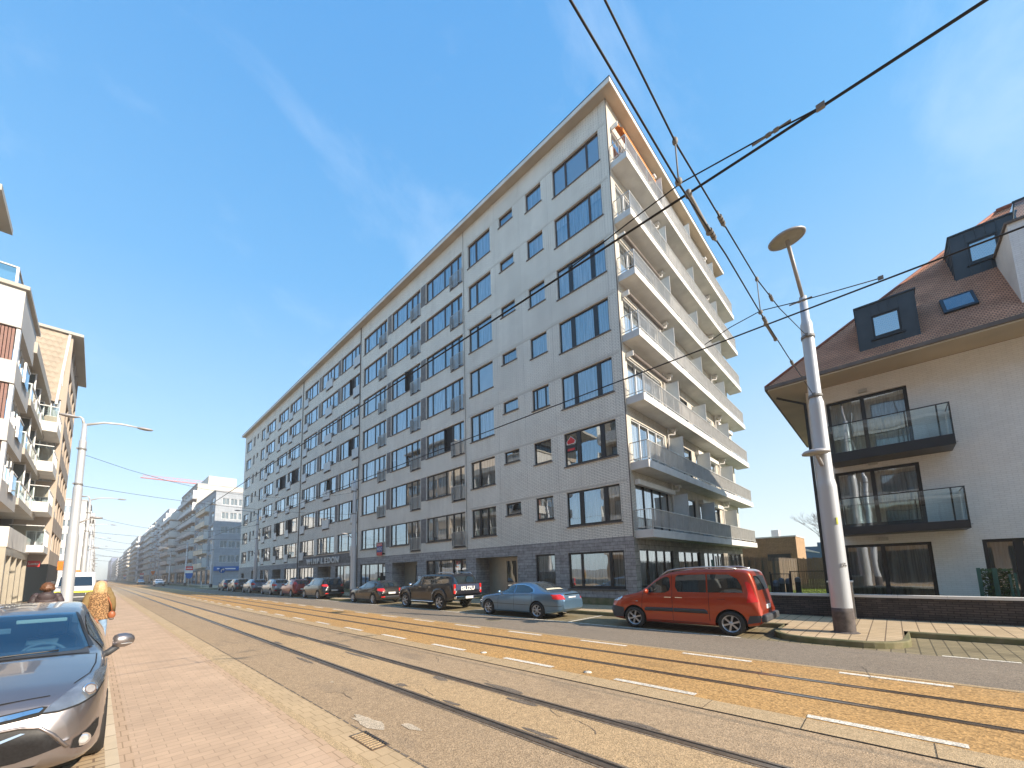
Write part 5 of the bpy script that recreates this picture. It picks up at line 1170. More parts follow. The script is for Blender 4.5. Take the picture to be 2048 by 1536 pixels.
def disc_lamp(root, c, r, nrm, pole_from):
    n = Vector(nrm).normalized(); q = n.to_track_quat('Z', 'Y').to_matrix().to_4x4()
    T = Matrix.Translation(c) @ q
    a = MB(T); a.lathe([(.001, .085), (r * .5, .08), (r * .85, .05), (r, .0), (r * .98, -.035), (r * .86, -.045), (r * .84, -.03)], (0, 0, 0), n=30); l = a.build('lamp_head', 'lampshade', root)
    a = MB(T); a.lathe([(r * .84, -.032), (r * .6, -.045), (.001, -.05)], (0, 0, 0), n=30); a.build('lamp_glass', 'lampglass', l)
    MB().tube([pole_from, c], .045, 8).build('arm', 'lampshade', root)
M['lampshade'] = mat('lamp housing grey', (.38, .37, .38), .5, metal=.2, var=.08)
M['lampglass'] = mat('dusty lamp glass', (.42, .40, .33), .35, var=.12, scale=8)
t = empty('street_lamp', (13.65, 1.03, .14), label='thick grey lamp post with two round lamps on the curved pavement corner', cat='street lamp', group='tram poles and lamp posts along the street')
pole_parts(t, 9.25)
disc_lamp(t, (-1.05, .10, 10.48), .42, (-.12, .05, 1), (-.02, 0, 9.2))
disc_lamp(t, (-.42, .10, 4.66), .30, (-.05, 0, 1), (-.15, .03, 4.35))
M['label'] = mat('white label', (.75, .75, .75), .5, var=.02)
lt = FT = Matrix.Translation((-.213, -.04, 1.72)) @ Matrix.Rotation(R(-52), 4, 'Z') @ Matrix.Rotation(R(90), 4, 'X')
lt = Matrix.Rotation(R(-45), 4, 'Z') @ Matrix.Translation((0, -.216, 1.74)) @ Matrix.Rotation(R(90), 4, 'X')
q = MB(lt); q.box(-.055, -.03, -.002, .055, .02, .002); q.box(-.065, -.085, -.002, .065, -.035, .002); q.build('label_plate', 'label', t)
text('Z31', 'lettering', .06, .0015, 'black_metal', t, lt @ Matrix.Translation((0, -.005, .004)), bold=.002); text('LP69', 'lettering', .058, .0015, 'black_metal', t, lt @ Matrix.Translation((0, -.06, .004)), bold=.002)
lt2 = Matrix.Rotation(R(-45), 4, 'Z') @ Matrix.Translation((-.03, -.213, 2.84)) ; MB(lt2).box(-.02, -.004, -.09, .02, .004, .09).build('sticker', 'yellow', t)
def tram_pole(x, y, side, kind, lab):
    t = empty('tram_pole', (x, y, .14), label=lab, cat='tram pole', group='tram poles and lamp posts along the street')
    pole_parts(t, 9.3 if kind != 'mid' else 8.9)
    s = side
    if kind in ('arm', 'both'):
        for sg in ((1,) if kind == 'arm' else (1, -1)):
            ln = 1.9 if sg > 0 else .25
            pts = [(sg * s * .02, 0, 9.25), (sg * s * ln * .35, 0, 9.52), (sg * s * ln * .7, 0, 9.60), (sg * s * ln, 0, 9.58)]
            MB().tube(pts, [.06, .05, .045, .04], 8).build('arm', 'rail_light', t)
            MB().ball((sg * s * (ln + .30), 0, 9.56), .34, (1.0, .42, .22), 14).build('lamp_head', 'lampshade', t)
    MB().tube([(s * .15, 0, 4.45), (s * .55, 0, 4.72)], .03, 8).build('arm', 'lampshade', t); MB().ball((s * .72, 0, 4.74), .24, (1.0, .6, .26), 12).build('lamp_head', 'lampshade', t)
    return t
tram_pole(13.65, 28.5, -1, 'mid', 'pale tram pole with one small lamp between the black people carrier and the hatchback')
lp = tram_pole(-.9, 27.0, 1, 'both', 'tall white grey lamp post on the left pavement behind the parked estate car')
ORD = ['first', 'second', 'third', 'fourth', 'fifth', 'sixth']
for k, y in enumerate((54.4, 80.2, 107.5, 134, 161, 188)):
    tram_pole(13.65, y, -1, 'arm', ('tram pole with a curved lamp arm standing behind the silver compact car', 'tram pole with a curved lamp arm at the corner of the side street', 'tram pole beside the stacked road works signs', 'tram pole standing just behind the oncoming white car', 'tram pole beyond the oncoming white car, before the far pale flats', 'thinnest tram pole seen on the right before the road blurs')[k])
for k, y in enumerate((53, 79, 105, 131)): tram_pole(-.9, y, 1, 'both', '%s lamp post beyond the tall white one on the left pavement' % ORD[k])
tram_pole(-1.2, .9, -1, 'mid', 'tram pole right beside the camera, outside the photograph')

# overhead wires
def wire(name, pts, r, lab, cat='overhead wire', group='overhead tram wires', m='wire'):
    o = MB().tube(pts, r, 6).build(name, m); return tag(o, lab, cat, group)
def sag(a, b, s, n=9): a, b = Vector(a), Vector(b); return [tuple(a + (b - a) * t / n - Vector((0, 0, s * 4 * (t / n) * (1 - t / n)))) for t in range(n + 1)]
wire('contact_wire', [(4.15, -12, 5.78), (4.15, 3, 5.80), (4.15, 15, 5.82), (4.15, 28, 5.80), (4.15, 400, 5.8)], .014, 'thick black tram wire above the nearer track')
wire('contact_wire', [(7.9, -12, 6.02), (7.9, 1, 6.0), (7.9, 15, 5.95), (7.9, 28, 5.9), (7.9, 400, 5.8)], .013, 'thick black tram wire above the track in orange aggregate')
w1 = [(13.5, 1.03, 6.38), (9.36, 1.05, 5.99), (7.03, 1.05, 5.77), (5.18, 1.05, 5.66), (3.63, 1.05, 5.46), (1.83, 1.05, 5.39), (-1.1, 1.0, 5.9)]
w2 = [(13.5, 1.03, 8.15), (9.09, 1.05, 6.85), (7.04, 1.05, 6.35), (5.07, 1.05, 6.09), (3.68, 1.05, 5.91), (2.32, 1.05, 5.97), (-1.1, 1.0, 7.4)]
a = wire('span_wire', w1, .008, 'lower cross wire running from the round lamp post over both tracks')
b = wire('span_wire', w2, .008, 'upper cross wire running from the round lamp post over both tracks')
def ins(p, root, n=3, r=.026, d=(1, 0, 0)):
    d = Vector(d).normalized(); p = Vector(p); mb = MB()
    for k in range(n): mb.cyl(p + d * (k * .06 - .05), p + d * (k * .06 - .01), r, r, 10)
    mb.cyl(p - d * .14, p + d * .16, .012, n=6); mb.build('insulator', 'insul', root)
for x in (4.6, 9.9, 7.3): ins((x, 1.05, lerp([(q[0], q[2]) for q in w1[::-1]], x)), a)
for x in (5.1, 8.2): ins((x, 1.05, lerp([(q[0], q[2]) for q in w2[::-1]], x)), b)
for X, zc in ((3.62, 5.78), (7.04, 6.02)):
    z1_, z2_ = lerp([(q[0], q[2]) for q in w1[::-1]], X), lerp([(q[0], q[2]) for q in w2[::-1]], X)
    mb = MB(); mb.tube([(X, 1.05, z2_), (X, 1.05, z1_)], .007, 6); mb.ball((X, 1.05, z1_ + .02), .032, (1, 1, 1.2)); mb.ball((X, 1.05, z2_), .026, (1, 1, 1.6)); mb.build('dropper', 'insul', b)
def steady(x0, x1, z0, z1_, lab):
    mb = MB(); mb.cyl((x0, 1.12, z0), (x1, 1.07, z1_), .024, n=8); o = tag(mb.build('steady_arm', 'insul'), lab, 'wire fitting', 'arms holding the tram wires')
    MB().ball((x0, 1.12, z0), .036, (1.3, 1, 1.3)).build('clamp', 'insul', o); MB().ball((x1, 1.07, z1_), .034).build('clamp', 'insul', o)
steady(4.15, 4.60, 5.79, 5.60, 'grey arm clamping the nearer tram wire below the cross wires'); steady(7.9, 8.35, 6.02, 5.90, 'grey arm clamping the tram wire of the orange track')
# second suspension strand running over the contact wires near the camera
s1 = [(4.15, .04, 5.80), (4.15, .38, 5.86), (4.15, 1.18, 5.97), (4.15, 1.65, 5.93), (4.15, 2.6, 5.83)]
s2 = [(7.9, -.30, 6.05), (7.9, .62, 6.18), (7.9, 1.17, 6.29), (7.9, 1.65, 6.21), (7.9, 2.09, 6.07)]
for s_, lb in ((s1, 'short loop of cable over the nearer tram wire'), (s2, 'short loop of cable over the far tram wire')):
    o = wire('support_cable', s_, .008, lb, 'cable', 'cable loops over the tram wires'); ins(s_[1], o, 2, .02, (0, 1, 0)); MB().box(s_[0][0] - .014, s_[0][1] - .03, s_[0][2] - .02, s_[0][0] + .014, s_[0][1] + .03, s_[0][2] + .03).build('clamp', 'insul', o)
PY = [(27.0, 28.5), (53, 54.4), (79, 80.2), (105, 107.5), (131, 134)]
for k, (ya, yb) in enumerate(PY):
    wh = ('the nearest pair of poles down the street', 'the second pair of poles', 'the third pair of poles', 'the fourth pair of poles', 'the fifth pair of poles')[k]
    wire('span_wire', sag((-.8, ya, 7.9), (13.6, yb, 8.1), 1.15), .010 + .004 * k, 'sagging upper cross wire between ' + wh)
    o = wire('span_wire', sag((-.8, ya, 6.38), (13.6, yb, 6.38), .33), .010 + .004 * k, 'straighter lower cross wire between ' + wh)
    ins((4.6, ya + .5, 6.1), o)

# ------------------------------------------------------------------ white brick house on the right
hx, hy = 20.5, 1.85
hs_ = empty('brick_house', (hx, hy, 0), label='white brick house with red tiled hip roof, dormers and two glass balconies', cat='house')
HI = Matrix.Translation((-hx, -hy, 0)); HM = HI @ frame(hx, hy, 0, R(-90)); HU = lambda y: hy - y
o_ = [(HU(1.26), HU(-1.02), .22, 2.57), (HU(1.26), HU(-1.02), 3.22, 5.42), (HU(1.26), HU(-1.0), 6.02, 8.30), (HU(-2.13), HU(-5.6), .22, 2.56)]
w_ = MB(HM); wall_open(w_, 0, 16, .05, 8.96, o_, .22, 0, 0)
w_.T = HI; w_.quad((hx, hy, .05), (31, hy, .05), (31, hy, 8.96), (hx, hy, 8.96), 1); w_.quad((31, hy, 0), (31, hy - 16, 0), (31, hy - 16, 8.96), (31, hy, 8.96), 1); w_.quad((hx, hy - 16, 0), (hx, hy - 16, 8.96), (31, hy - 16, 8.96), (31, hy - 16, 0), 1)
w_.build('wall', ['house', 'house_end'], hs_)
bk = MB(HI)
for z in (.1, 2.9, 5.7, 8.6): bk.box(hx + .5, hy - 15.5, z, 30.5, hy - .5, z + .08)
bk.box(hx + 3.5, hy - 15.5, .2, hx + 3.6, hy - .5, 8.6); bk.box(hx + .5, hy - .9, .2, hx + 3.5, hy - .8, 8.6); bk.box(hx + .5, -1.7, .2, hx + 3.5, -1.6, 8.6); bk.build('inner_wall', 'curtain_g', hs_)
for i, (u0, u1, z0, z1_) in enumerate(o_):
    w = u1 - u0; mu = ((w * .44, w * .44 + .12),) if i < 3 else ((.62, .82), (2.3, 2.42))
    o = place_window(hs_, HM @ Matrix.Translation((u0, 0, z0)), 'h%d' % i, w, z1_ - z0, mu, 'black_metal', 'g' if i < 3 else 'none', sill=False, tf=.10, depth=.10); o.name = 'sliding_door' if i < 3 else 'window'
for k, (zb_, zt_, yl, yr) in enumerate(((2.90, 3.17, 1.20, -1.85), (5.62, 5.97, 1.24, -1.83))):
    b_ = MB(HI); b_.box(19.32, yl, zb_, 20.50 - .004, yr, zt_); r_ = b_.build('balcony', 'black_metal', hs_, bevel=.01)
    g_ = MB(HI); zt2 = zt_ + 1.05
    ys = [yl - .02, yl - 1.02, yl - 2.04, yr + .30, yr + .02]
    g_.quad((19.36, yl - .02, zt_ + .02), (19.36, yr + .02, zt_ + .02), (19.36, yr + .02, zt2), (19.36, yl - .02, zt2)); g_.quad((19.36, yr + .02, zt_ + .02), (20.48, yr + .02, zt_ + .02), (20.48, yr + .02, zt2), (19.36, yr + .02, zt2)); g_.quad((19.36, yl - .02, zt_ + .02), (20.48, yl - .02, zt_ + .02), (20.48, yl - .02, zt2), (19.36, yl - .02, zt2))
    g_.build('glass_panel', 'glass_clear', r_)
    f_ = MB(HI); f_.box(19.345, yl, zt2, 19.385, yr, zt2 + .03); f_.box(19.385, yr, zt2 + .001, 20.49, yr + .03, zt2 + .028); f_.box(19.385, yl - .03, zt2 + .001, 20.49, yl, zt2 + .028)
    for y in ys: f_.box(19.37, y - .02, zt_ + .001, 19.39, y + .02, zt2)
    f_.build('railing', 'black_metal', r_)
    MB(HI).cyl((20.3, yr - .14, zt_ - .09), (20.3, yr + .02, zt_ - .09), .018, n=8).build('spout', 'rail_metal', r_)
for z in (8.45, 5.59, 2.74): MB(HI).box(20.40, .02, z - .06, 20.497, .27, z + .06).build('wall_light', 'rail_metal', hs_)
MB(HI).box(20.44, hy + .01, .1, 20.56, hy + .10, 8.5).build('downpipe', 'black_metal', hs_)
MB(HI).cyl((20.48, hy + .05, 8.5), (19.9, hy + .9, 8.86), .045, n=8).build('gutter_pipe', 'black_metal', hs_)
EC = (19.02, 2.96, 9.12); ye = -14.6
r_ = MB(HI); RX, RY, RZ = 24.5, -4.33, 15.65
r_.quad(EC, (19.02, ye, 9.12), (RX, ye, RZ), (RX, RY, RZ), 0)
r_.quad((30.6, 2.96, 9.12), EC, (RX, RY, RZ), (RX + .6, RY, RZ), 1); r_.quad((30.6, ye, 9.12), (30.6, 2.96, 9.12), (RX + .6, RY, RZ), (RX + .6, ye, RZ), 0); r_.quad((RX, RY, RZ), (RX, ye, RZ), (RX + .6, ye, RZ), (RX + .6, RY, RZ), 0)
rf_ = r_.build('roof', ['tile', 'tile_end'], hs_)
mb = MB(HI); mb.tube([(RX, ye, RZ + .03), (RX, RY, RZ + .04)], .09, 8); n_ = 26
mb.tube([Vector(EC) + Vector((0, 0, .02)), Vector((RX, RY, RZ)) + Vector((0, 0, .02))], .055, 8)
mb.build('ridge_tile', 'tileplain', rf_) if 'tileplain' in M else (M.__setitem__('tileplain', mat('ridge tile clay', (.30, .115, .075), .8, var=.25, scale=6)), mb.build('ridge_tile', 'tileplain', rf_))
s_ = MB(HI); s_.quad((19.06, 2.92, 8.97), (19.06, ye, 8.97), (20.5, ye, 8.97), (20.5, 2.92, 8.97)); s_.quad((20.5, hy, 8.972), (31, hy, 8.972), (31, 2.92, 8.972), (20.5, 2.92, 8.972)); s_.build('soffit', 'soffit', hs_)
g_ = MB(HI); g_.box(18.96, 2.98, 9.0, 19.06, ye, 9.13); g_.box(19.06, 2.9, 9.001, 30.6, 3.0, 9.13); g_.build('gutter', 'sill', hs_)
g_ = MB(HI); g_.box(19.061, 2.89, 8.96, 19.09, ye, 9.05); g_.build('fascia', 'white_paint', hs_)
def dormer(x0, ya, yb, z0, z1_, wy0, wy1, wz0, wz1):
    zr = lambda x: 9.12 + (x - 19.02) * (RZ - 9.12) / (RX - 19.02)
    xb = 19.02 + (z1_ - 9.12) * (RX - 19.02) / (RZ - 9.12)
    d = MB(HI @ frame(x0, ya, 0, R(-90)))
    wall_open(d, 0, ya - yb, z0 - .05, z1_, [(ya - wy0, ya - wy1, wz0, wz1)], .06)
    d.T = HI
    for y in (ya, yb): d.poly([(x0, y, z0 - .1), (x0, y, z1_), (xb + .1, y, z1_), (xb + .1, y, z1_ - .02)])
    d.box(x0 - .04, ya + .04, z1_, xb + .3, yb - .04, z1_ + .05)
    r = d.build('dormer', 'zinc', hs_)
    g = MB(HI); 
    for y in [ya - .01, ya - (ya - wy0) * .98, yb + .01, yb + (wy1 - yb) * .98]: g.box(x0 - .02, y - .012, z0, x0 + .0, y + .012, z1_)
    for k in range(1, 3): y = wy0 + (wy1 - wy0) * k / 3; g.box(x0 - .02, y - .01, wz1 + .08, x0, y + .01, z1_); g.box(x0 - .02, y - .01, z0, x0, y + .01, wz0 - .08)
    for k in range(5): x = x0 + .05 + k * .28; g.box(x, ya + .001, max(z0, zr(x) - .1), x + .025, ya + .022, z1_)
    g.build('standing_seam', 'zinc', r)
    o = place_window(r, HI @ frame(x0, wy0, wz0, R(-90)), 'd', wy0 - wy1, wz1 - wz0, (), 'black_metal', 'none', sill=False, tf=.06, depth=.02)
    for ch in o.children:
        if ch.name.startswith('pane'): ch.data.materials[0] = M['glass_blue']
    MB(HI).box(x0 - .05, wy0 + .07, wz0 - .07, x0 - .001, wy1 - .07, wz0 - .02).build('sill', 'black_metal', r)
dormer(19.42, .05, -1.47, 9.56, 11.25, -.34, -1.07, 9.93, 10.80)
dormer(21.4, -2.65, -4.15, 11.93, 13.65, -3.03, -3.72, 12.38, 13.22)
# roof light
def rp_(y, x): return (x, y, 9.12 + (x - 19.02) * (RZ - 9.12) / (RX - 19.02))
nr = Vector((-(RZ - 9.12), 0, RX - 19.02)).normalized()
def slab_on_roof(ya, yb, xa, xb, h0, h1):
    c = [Vector(rp_(ya, xa)), Vector(rp_(yb, xa)), Vector(rp_(yb, xb)), Vector(rp_(ya, xb))]
    return [tuple(p + nr * h0) for p in c], nr * (h1 - h0)
pts, d_ = slab_on_roof(-2.10, -2.86, 19.95, 20.62, -.02, .07); o = MB(HI).prism(pts, d_).build('roof_light', 'black_metal', hs_)
pts, d_ = slab_on_roof(-2.18, -2.78, 20.03, 20.54, .072, .076); MB(HI).prism(pts, d_).build('pane', 'skypane', o) if 'skypane' in M else (M.__setitem__('skypane', mat('blue grey glass', (.05, .08, .11), .04, metal=.0, var=0, spec=1, coat=1)), MB(HI).prism(pts, d_).build('pane', 'skypane', o))
# white gable on the right with roof terrace glass above
g_ = MB(HI); yk = -3.58; zt = 12.27
g_.poly([(19.45, yk, 9.55), (19.45, yk, zt), (21.75, yk, zt), (21.75, yk, 12.3 - .02)], 1)
g_.quad((19.45, yk, 9.3), (19.45, yk - 6, 9.3), (19.45, yk - 6, zt), (19.45, yk, zt), 0); g_.quad((19.45, yk, zt), (19.45, yk - 6, zt), (21.8, yk - 6, zt), (21.8, yk, zt), 0)
q = g_.build('gable', ['house', 'white_paint'], hs_); 
MB(HI).box(19.38, yk + .06, zt, 21.8, yk - .02, zt + .07).box(19.38, yk - .02, zt, 19.52, yk - 6, zt + .07).build('coping', 'sill', q)
p_ = MB(HI); p_.quad((20.5, -3.80, 12.35), (20.5, -6, 12.35), (20.5, -6, 13.5), (20.5, -3.97, 13.5)); p_.quad((20.5, -3.80, 12.35), (20.5, -3.97, 13.5), (21.6, -3.97, 13.5), (21.6, -3.8, 12.35)); p_ = p_.build('terrace_glass', 'glass_clear', hs_)
MB(HI).box(20.48, -3.95, 13.48, 20.54, -6, 13.54).cyl((20.5, -3.82, 12.34), (20.5, -3.99, 13.5), .02, n=6).build('rail', 'black_metal', p_)

# ------------------------------------------------------------------ garden wall, cabinet, garden
gw_ = empty('garden_wall', (17.5, 0, .14), label='low dark brick wall with light coping in front of the house', cat='wall')
T = Matrix.Translation((-17.5, 0, -.14)); MB(T).box(17.38, -14, .1, 17.64, 8.0, .80).build('wall', 'darkbrick', gw_)
mb = MB(T); k = -14
while k < 8.0: mb.box(17.35, k, .802, 17.67, min(k + .995, 8.02), .88); k += 1.0
mb.build('coping', 'white_paint', gw_)
cb = empty('electric_cabinet', (17.1, 1.27, .14), label='narrow beige electricity cabinet behind the thick lamp post', cat='cabinet')
T = Matrix.Translation((-17.1, -1.27, -.14)); MB(T).box(16.95, .98, .14, 17.33, 1.55, 1.28).build('box', 'soffit', cb, bevel=.01); MB(T).box(16.92, .95, 1.28, 17.36, 1.58, 1.33).build('lid', 'white_paint', cb, bevel=.01); MB(T).box(16.94, 1.255, .2, 16.951, 1.265, 1.25).build('door_gap', 'seamc', cb)
mb = MB(); mb.quad((17.64, -14, .10), (60, -14, .10), (60, 8.2, .10), (17.64, 8.2, .10)); tag(mb.build('lawn', 'grass'), kind='structure')
gr = MB(); rg = random.Random(5)
for k in range(9000):
    x, y = rg.uniform(18, 37), rg.uniform(2.0, 5.0); a = rg.uniform(0, 6.3); h = rg.uniform(.03, .09); gr.add([(x, y, .10), (x + .02 * math.cos(a), y + .02 * math.sin(a), .10), (x + .03 * math.sin(a), y - .03 * math.cos(a), .10 + h)], [(0, 1, 2)])
tag(gr.build('grass', 'grass'), 'short mown grass between the house and the reed screen', 'grass', kind='stuff')
T = Matrix.Translation((-18, -5.2, -.1))
rs = empty('reed_screen', (18, 5.2, .1), label='brown reed screen fence behind the low dark brick wall', cat='fence')
mb = MB(T); x = 18.05
mb2 = MB(T)
def reeds(mb, p0, p1, h, step=.035):
    p0, p1 = Vector(p0), Vector(p1); n = int((p1 - p0).length / step); d = (p1 - p0).normalized(); q = Vector((d.y, -d.x, 0))
    for k in range(n):
        a = p0 + d * (k * step); hh = h + rg.uniform(-.05, .05); w = q * rg.uniform(0.0, .03)
        mb.add([a + w, a + d * step * .95 + w, a + d * step * .95 + w + Vector((0, 0, hh)), a + w + Vector((0, 0, hh))], [(0, 1, 2, 3)])
reeds(mb, (18.05, 5.2, .1), (36.5, 4.95, .1), 2.2, .045); mb.build('reed_panel', 'reed', rs)
mb = MB(T); reeds(mb, (36.5, 4.95, .1), (36.5, -3, .1), 2.2, .06); mb.build('reed_panel', 'reed', rs)
mb = MB(T)
for x in (18.05, 21, 24, 27, 30, 33, 36.5): MB(T).box(x - .04, 5.2, .1, x + .04, 5.28, 2.15).build('post', 'green_post', rs)
ft = empty('garden_fence', (20, 3.3, .1), label='dark green metal garden fence and gate before the blue grey bollards', cat='fence')
T = Matrix.Translation((-20, -3.3, -.1)); 
from math import hypot
for nm, ya, yb, zt in (('gate', 3.62, 3.00, 1.52), ('fence_panel', 2.94, 1.85, 1.62)):
    mb = MB(T); mb.box(19.98, ya, zt - .03, 20.02, yb, zt); mb.box(19.98, ya, .18, 20.02, yb, .21)
    y = yb
    while y < ya: mb.box(19.997, y, .2, 20.003, y + .006, zt - .03); y += .05
    for z in (.5, .8, 1.1): mb.box(19.996, ya, z, 20.004, yb, z + .008)
    mb.build(nm, 'black_metal', ft)
for y, z in ((3.65, 1.60), (2.97, 1.62), (3.62, 1.5), (3.0, 1.5)): MB(T).box(19.97, y - .025, .1, 20.03, y + .025, z).build('post', 'black_metal', ft)
for (x, y, z), lb in zip(((22.9, 3.99, 1.05), (24.3, 4.0, 1.12), (25.7, 3.94, 1.05), (28.4, 3.91, 1.05)), ('leftmost rounded bollard behind the garden gate, the nearest one', 'tallest rounded bollard, second behind the garden gate', 'third rounded bollard, close to the right gate post', 'rightmost rounded bollard, standing apart by the sunny lawn')):
    b_ = empty('bollard', (x, y, .1), label=lb, cat='bollard', group='blue grey bollards in the garden')
    MB().lathe([(.13, 0), (.13, z - .30), (.135, z - .28)], (0, 0, 0), n=16).build('post', 'plastic', b_); MB().lathe([(.14, z - .28), (.14, z - .14), (.12, z - .05), (.07, z + .0), (.001, z + .02)], (0, 0, 0), n=16).build('cap', 'bollard', b_)
# ivy screen with green posts at the right edge
iv = empty('ivy_screen', (19.0, -2.1, .1), label='ivy covered green wire screen with green posts at the right edge', cat='hedge')
T = Matrix.Translation((-19.0, 2.1, -.1))
mb = MB(T)
for k in range(2600):
    y, z, x = rg.uniform(-2.45, -1.83), rg.uniform(.15, 1.62), rg.uniform(18.97, 19.2)
    if z > 1.52: x = rg.uniform(18.9, 19.25)
    a, b, s = rg.uniform(0, 6.3), rg.uniform(-.9, .9), rg.uniform(.018, .04)
    u = Vector((math.cos(a), math.sin(a), b)).normalized() * s; v = u.orthogonal().normalized() * s * .8
    c = Vector((x, y, z)); mb.add([c - u, c - v, c + u, c + v], [(0, 1, 2, 3)])
mb.build('ivy', 'leaf', iv)
for y, w, z, dx in ((-1.80, .08, 1.66, 0), (-2.10, .10, 1.64, -.02), (-2.46, .05, 1.50, -.05), (-2.36, .05, 1.48, -.06)): MB(T).box(18.93 + dx, y - w / 2, .1, 18.95 + dx, y + w / 2, z).build('post', 'green_post', iv)
# brown brick building and blue shed behind the garden
bb = empty('brick_outbuilding', (42, 5.6, 0), label='flat roofed brown brick building behind the reed screen', cat='building')
T = Matrix.Translation((-42, -5.6, 0)); w_ = MB(T)
w_.quad((42, 14, 0), (42, 5.6, 0), (42, 5.6, 4.22), (42, 14, 4.22), 0); w_.quad((42, 5.6, 0), (46.8, 5.6, 0), (46.8, 5.6, 4.22), (42, 5.6, 4.22), 1); w_.quad((46.8, 5.6, 0), (46.8, 14, 0), (46.8, 14, 4.22), (46.8, 5.6, 4.22), 1); w_.quad((42, 14, 0), (42, 14, 4.22), (46.8, 14, 4.22), (46.8, 14, 0), 0)
w_.build('wall', ['brownbrick', 'brownbrick_end'], bb); MB(T).box(41.96, 5.56, 4.22, 46.84, 14.04, 4.33).build('roof', 'rail_light', bb); MB(T).box(41.93, 6.05, 2.2, 41.99, 7.7, 2.78).build('garage_door', 'black_metal', bb); MB(T).box(41.9, 5.95, 2.80, 41.99, 8.0, 2.88).build('lintel', 'brownbrick', bb)
MB(T).box(43.6, 7.0, 4.33, 44.4, 7.55, 5.0).build('chimney', 'slab', bb)
bs = empty('blue_shed', (60, 6, 0), label='blue clad shed beyond the brown brick building', cat='shed'); T = Matrix.Translation((-60, -6, 0))
MB(T).box(60, 2, 0, 75, 7.5, 3.9).build('wall', 'blue_wall', bs); MB(T).box(59.9, 2, 3.9, 64, 6.03, 4.35).build('parapet', 'blue_wall', bs); MB(T).prism([(59.9, 7.2, 3.7), (59.9, 5.9, 3.2), (59.9, 5.9, 3.1), (59.9, 7.2, 3.4)], (6, 0, 0)).build('roof', 'rail_light', bs)
# ------------------------------------------------------------------ other buildings along the street
def plainmat(nm, c, **k): M[nm] = mat(nm, c, .85, var=.10, scale=.5, **k); return nm
M['blueclad'] = brick('blue grey cladding tiles', (.33, .36, .40), (.37, .40, .44), (.24, .26, .29), 1.2, .6, .02, 'YZ', bump=.1, var=.10, vscale=.3)
M['blueclad_end'] = brick('blue grey cladding tiles end', (.36, .39, .43), (.40, .43, .47), (.27, .29, .32), 1.2, .6, .02, 'XZ', bump=.1, var=.10, vscale=.3)
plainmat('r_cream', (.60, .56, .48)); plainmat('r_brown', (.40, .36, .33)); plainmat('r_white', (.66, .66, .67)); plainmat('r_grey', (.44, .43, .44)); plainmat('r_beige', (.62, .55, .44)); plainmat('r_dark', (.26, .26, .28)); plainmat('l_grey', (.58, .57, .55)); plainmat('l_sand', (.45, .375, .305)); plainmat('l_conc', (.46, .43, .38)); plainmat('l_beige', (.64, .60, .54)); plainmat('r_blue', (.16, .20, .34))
M['shop'] = mat('shop front glass', (.03, .035, .04), .1, var=.4, scale=.4, spec=.8)
M['farglass'] = mat('far window glass', (.07, .09, .12), .12, var=.5, scale=.25, spec=1.0)
M['louvre'] = mat('brown louvre panel', (.26, .135, .11), .6, var=.15, scale=8)
M['red_marble'] = mat('red brown marble', (.36, .16, .10), .4, var=.3, scale=5)
wm_cache = {}
def simple_window(parent, mtx, w, h, fm='frame_dark', n=2, gm='glass', depth=.12, cur='curtain_w'):
    key = (round(w, 2), round(h, 2), fm, n, gm, cur)
    if key not in wm_cache:
        f = MB(); t = .06
        f.box(0, depth, 0, w, depth + .06, t); f.box(0, depth, h - t, w, depth + .06, h)
        for k in range(n + 1): x = (w - t) * k / n; f.box(x, depth - .003, t, x + t, depth + .063, h - t)
        o = f.build('window', fm); g = MB(); g.quad((0, depth + .03, 0), (w, depth + .03, 0), (w, depth + .03, h), (0, depth + .03, h), 0)
        if gm == 'glass': g.quad((0, depth + .2, 0), (w, depth + .2, 0), (w, depth + .2, h), (0, depth + .2, h), 1)
        g.build('pane', [gm, cur], o); wm_cache[key] = o
    else: o = dup(wm_cache[key])
    o.parent = parent; o.matrix_local = mtx; return o
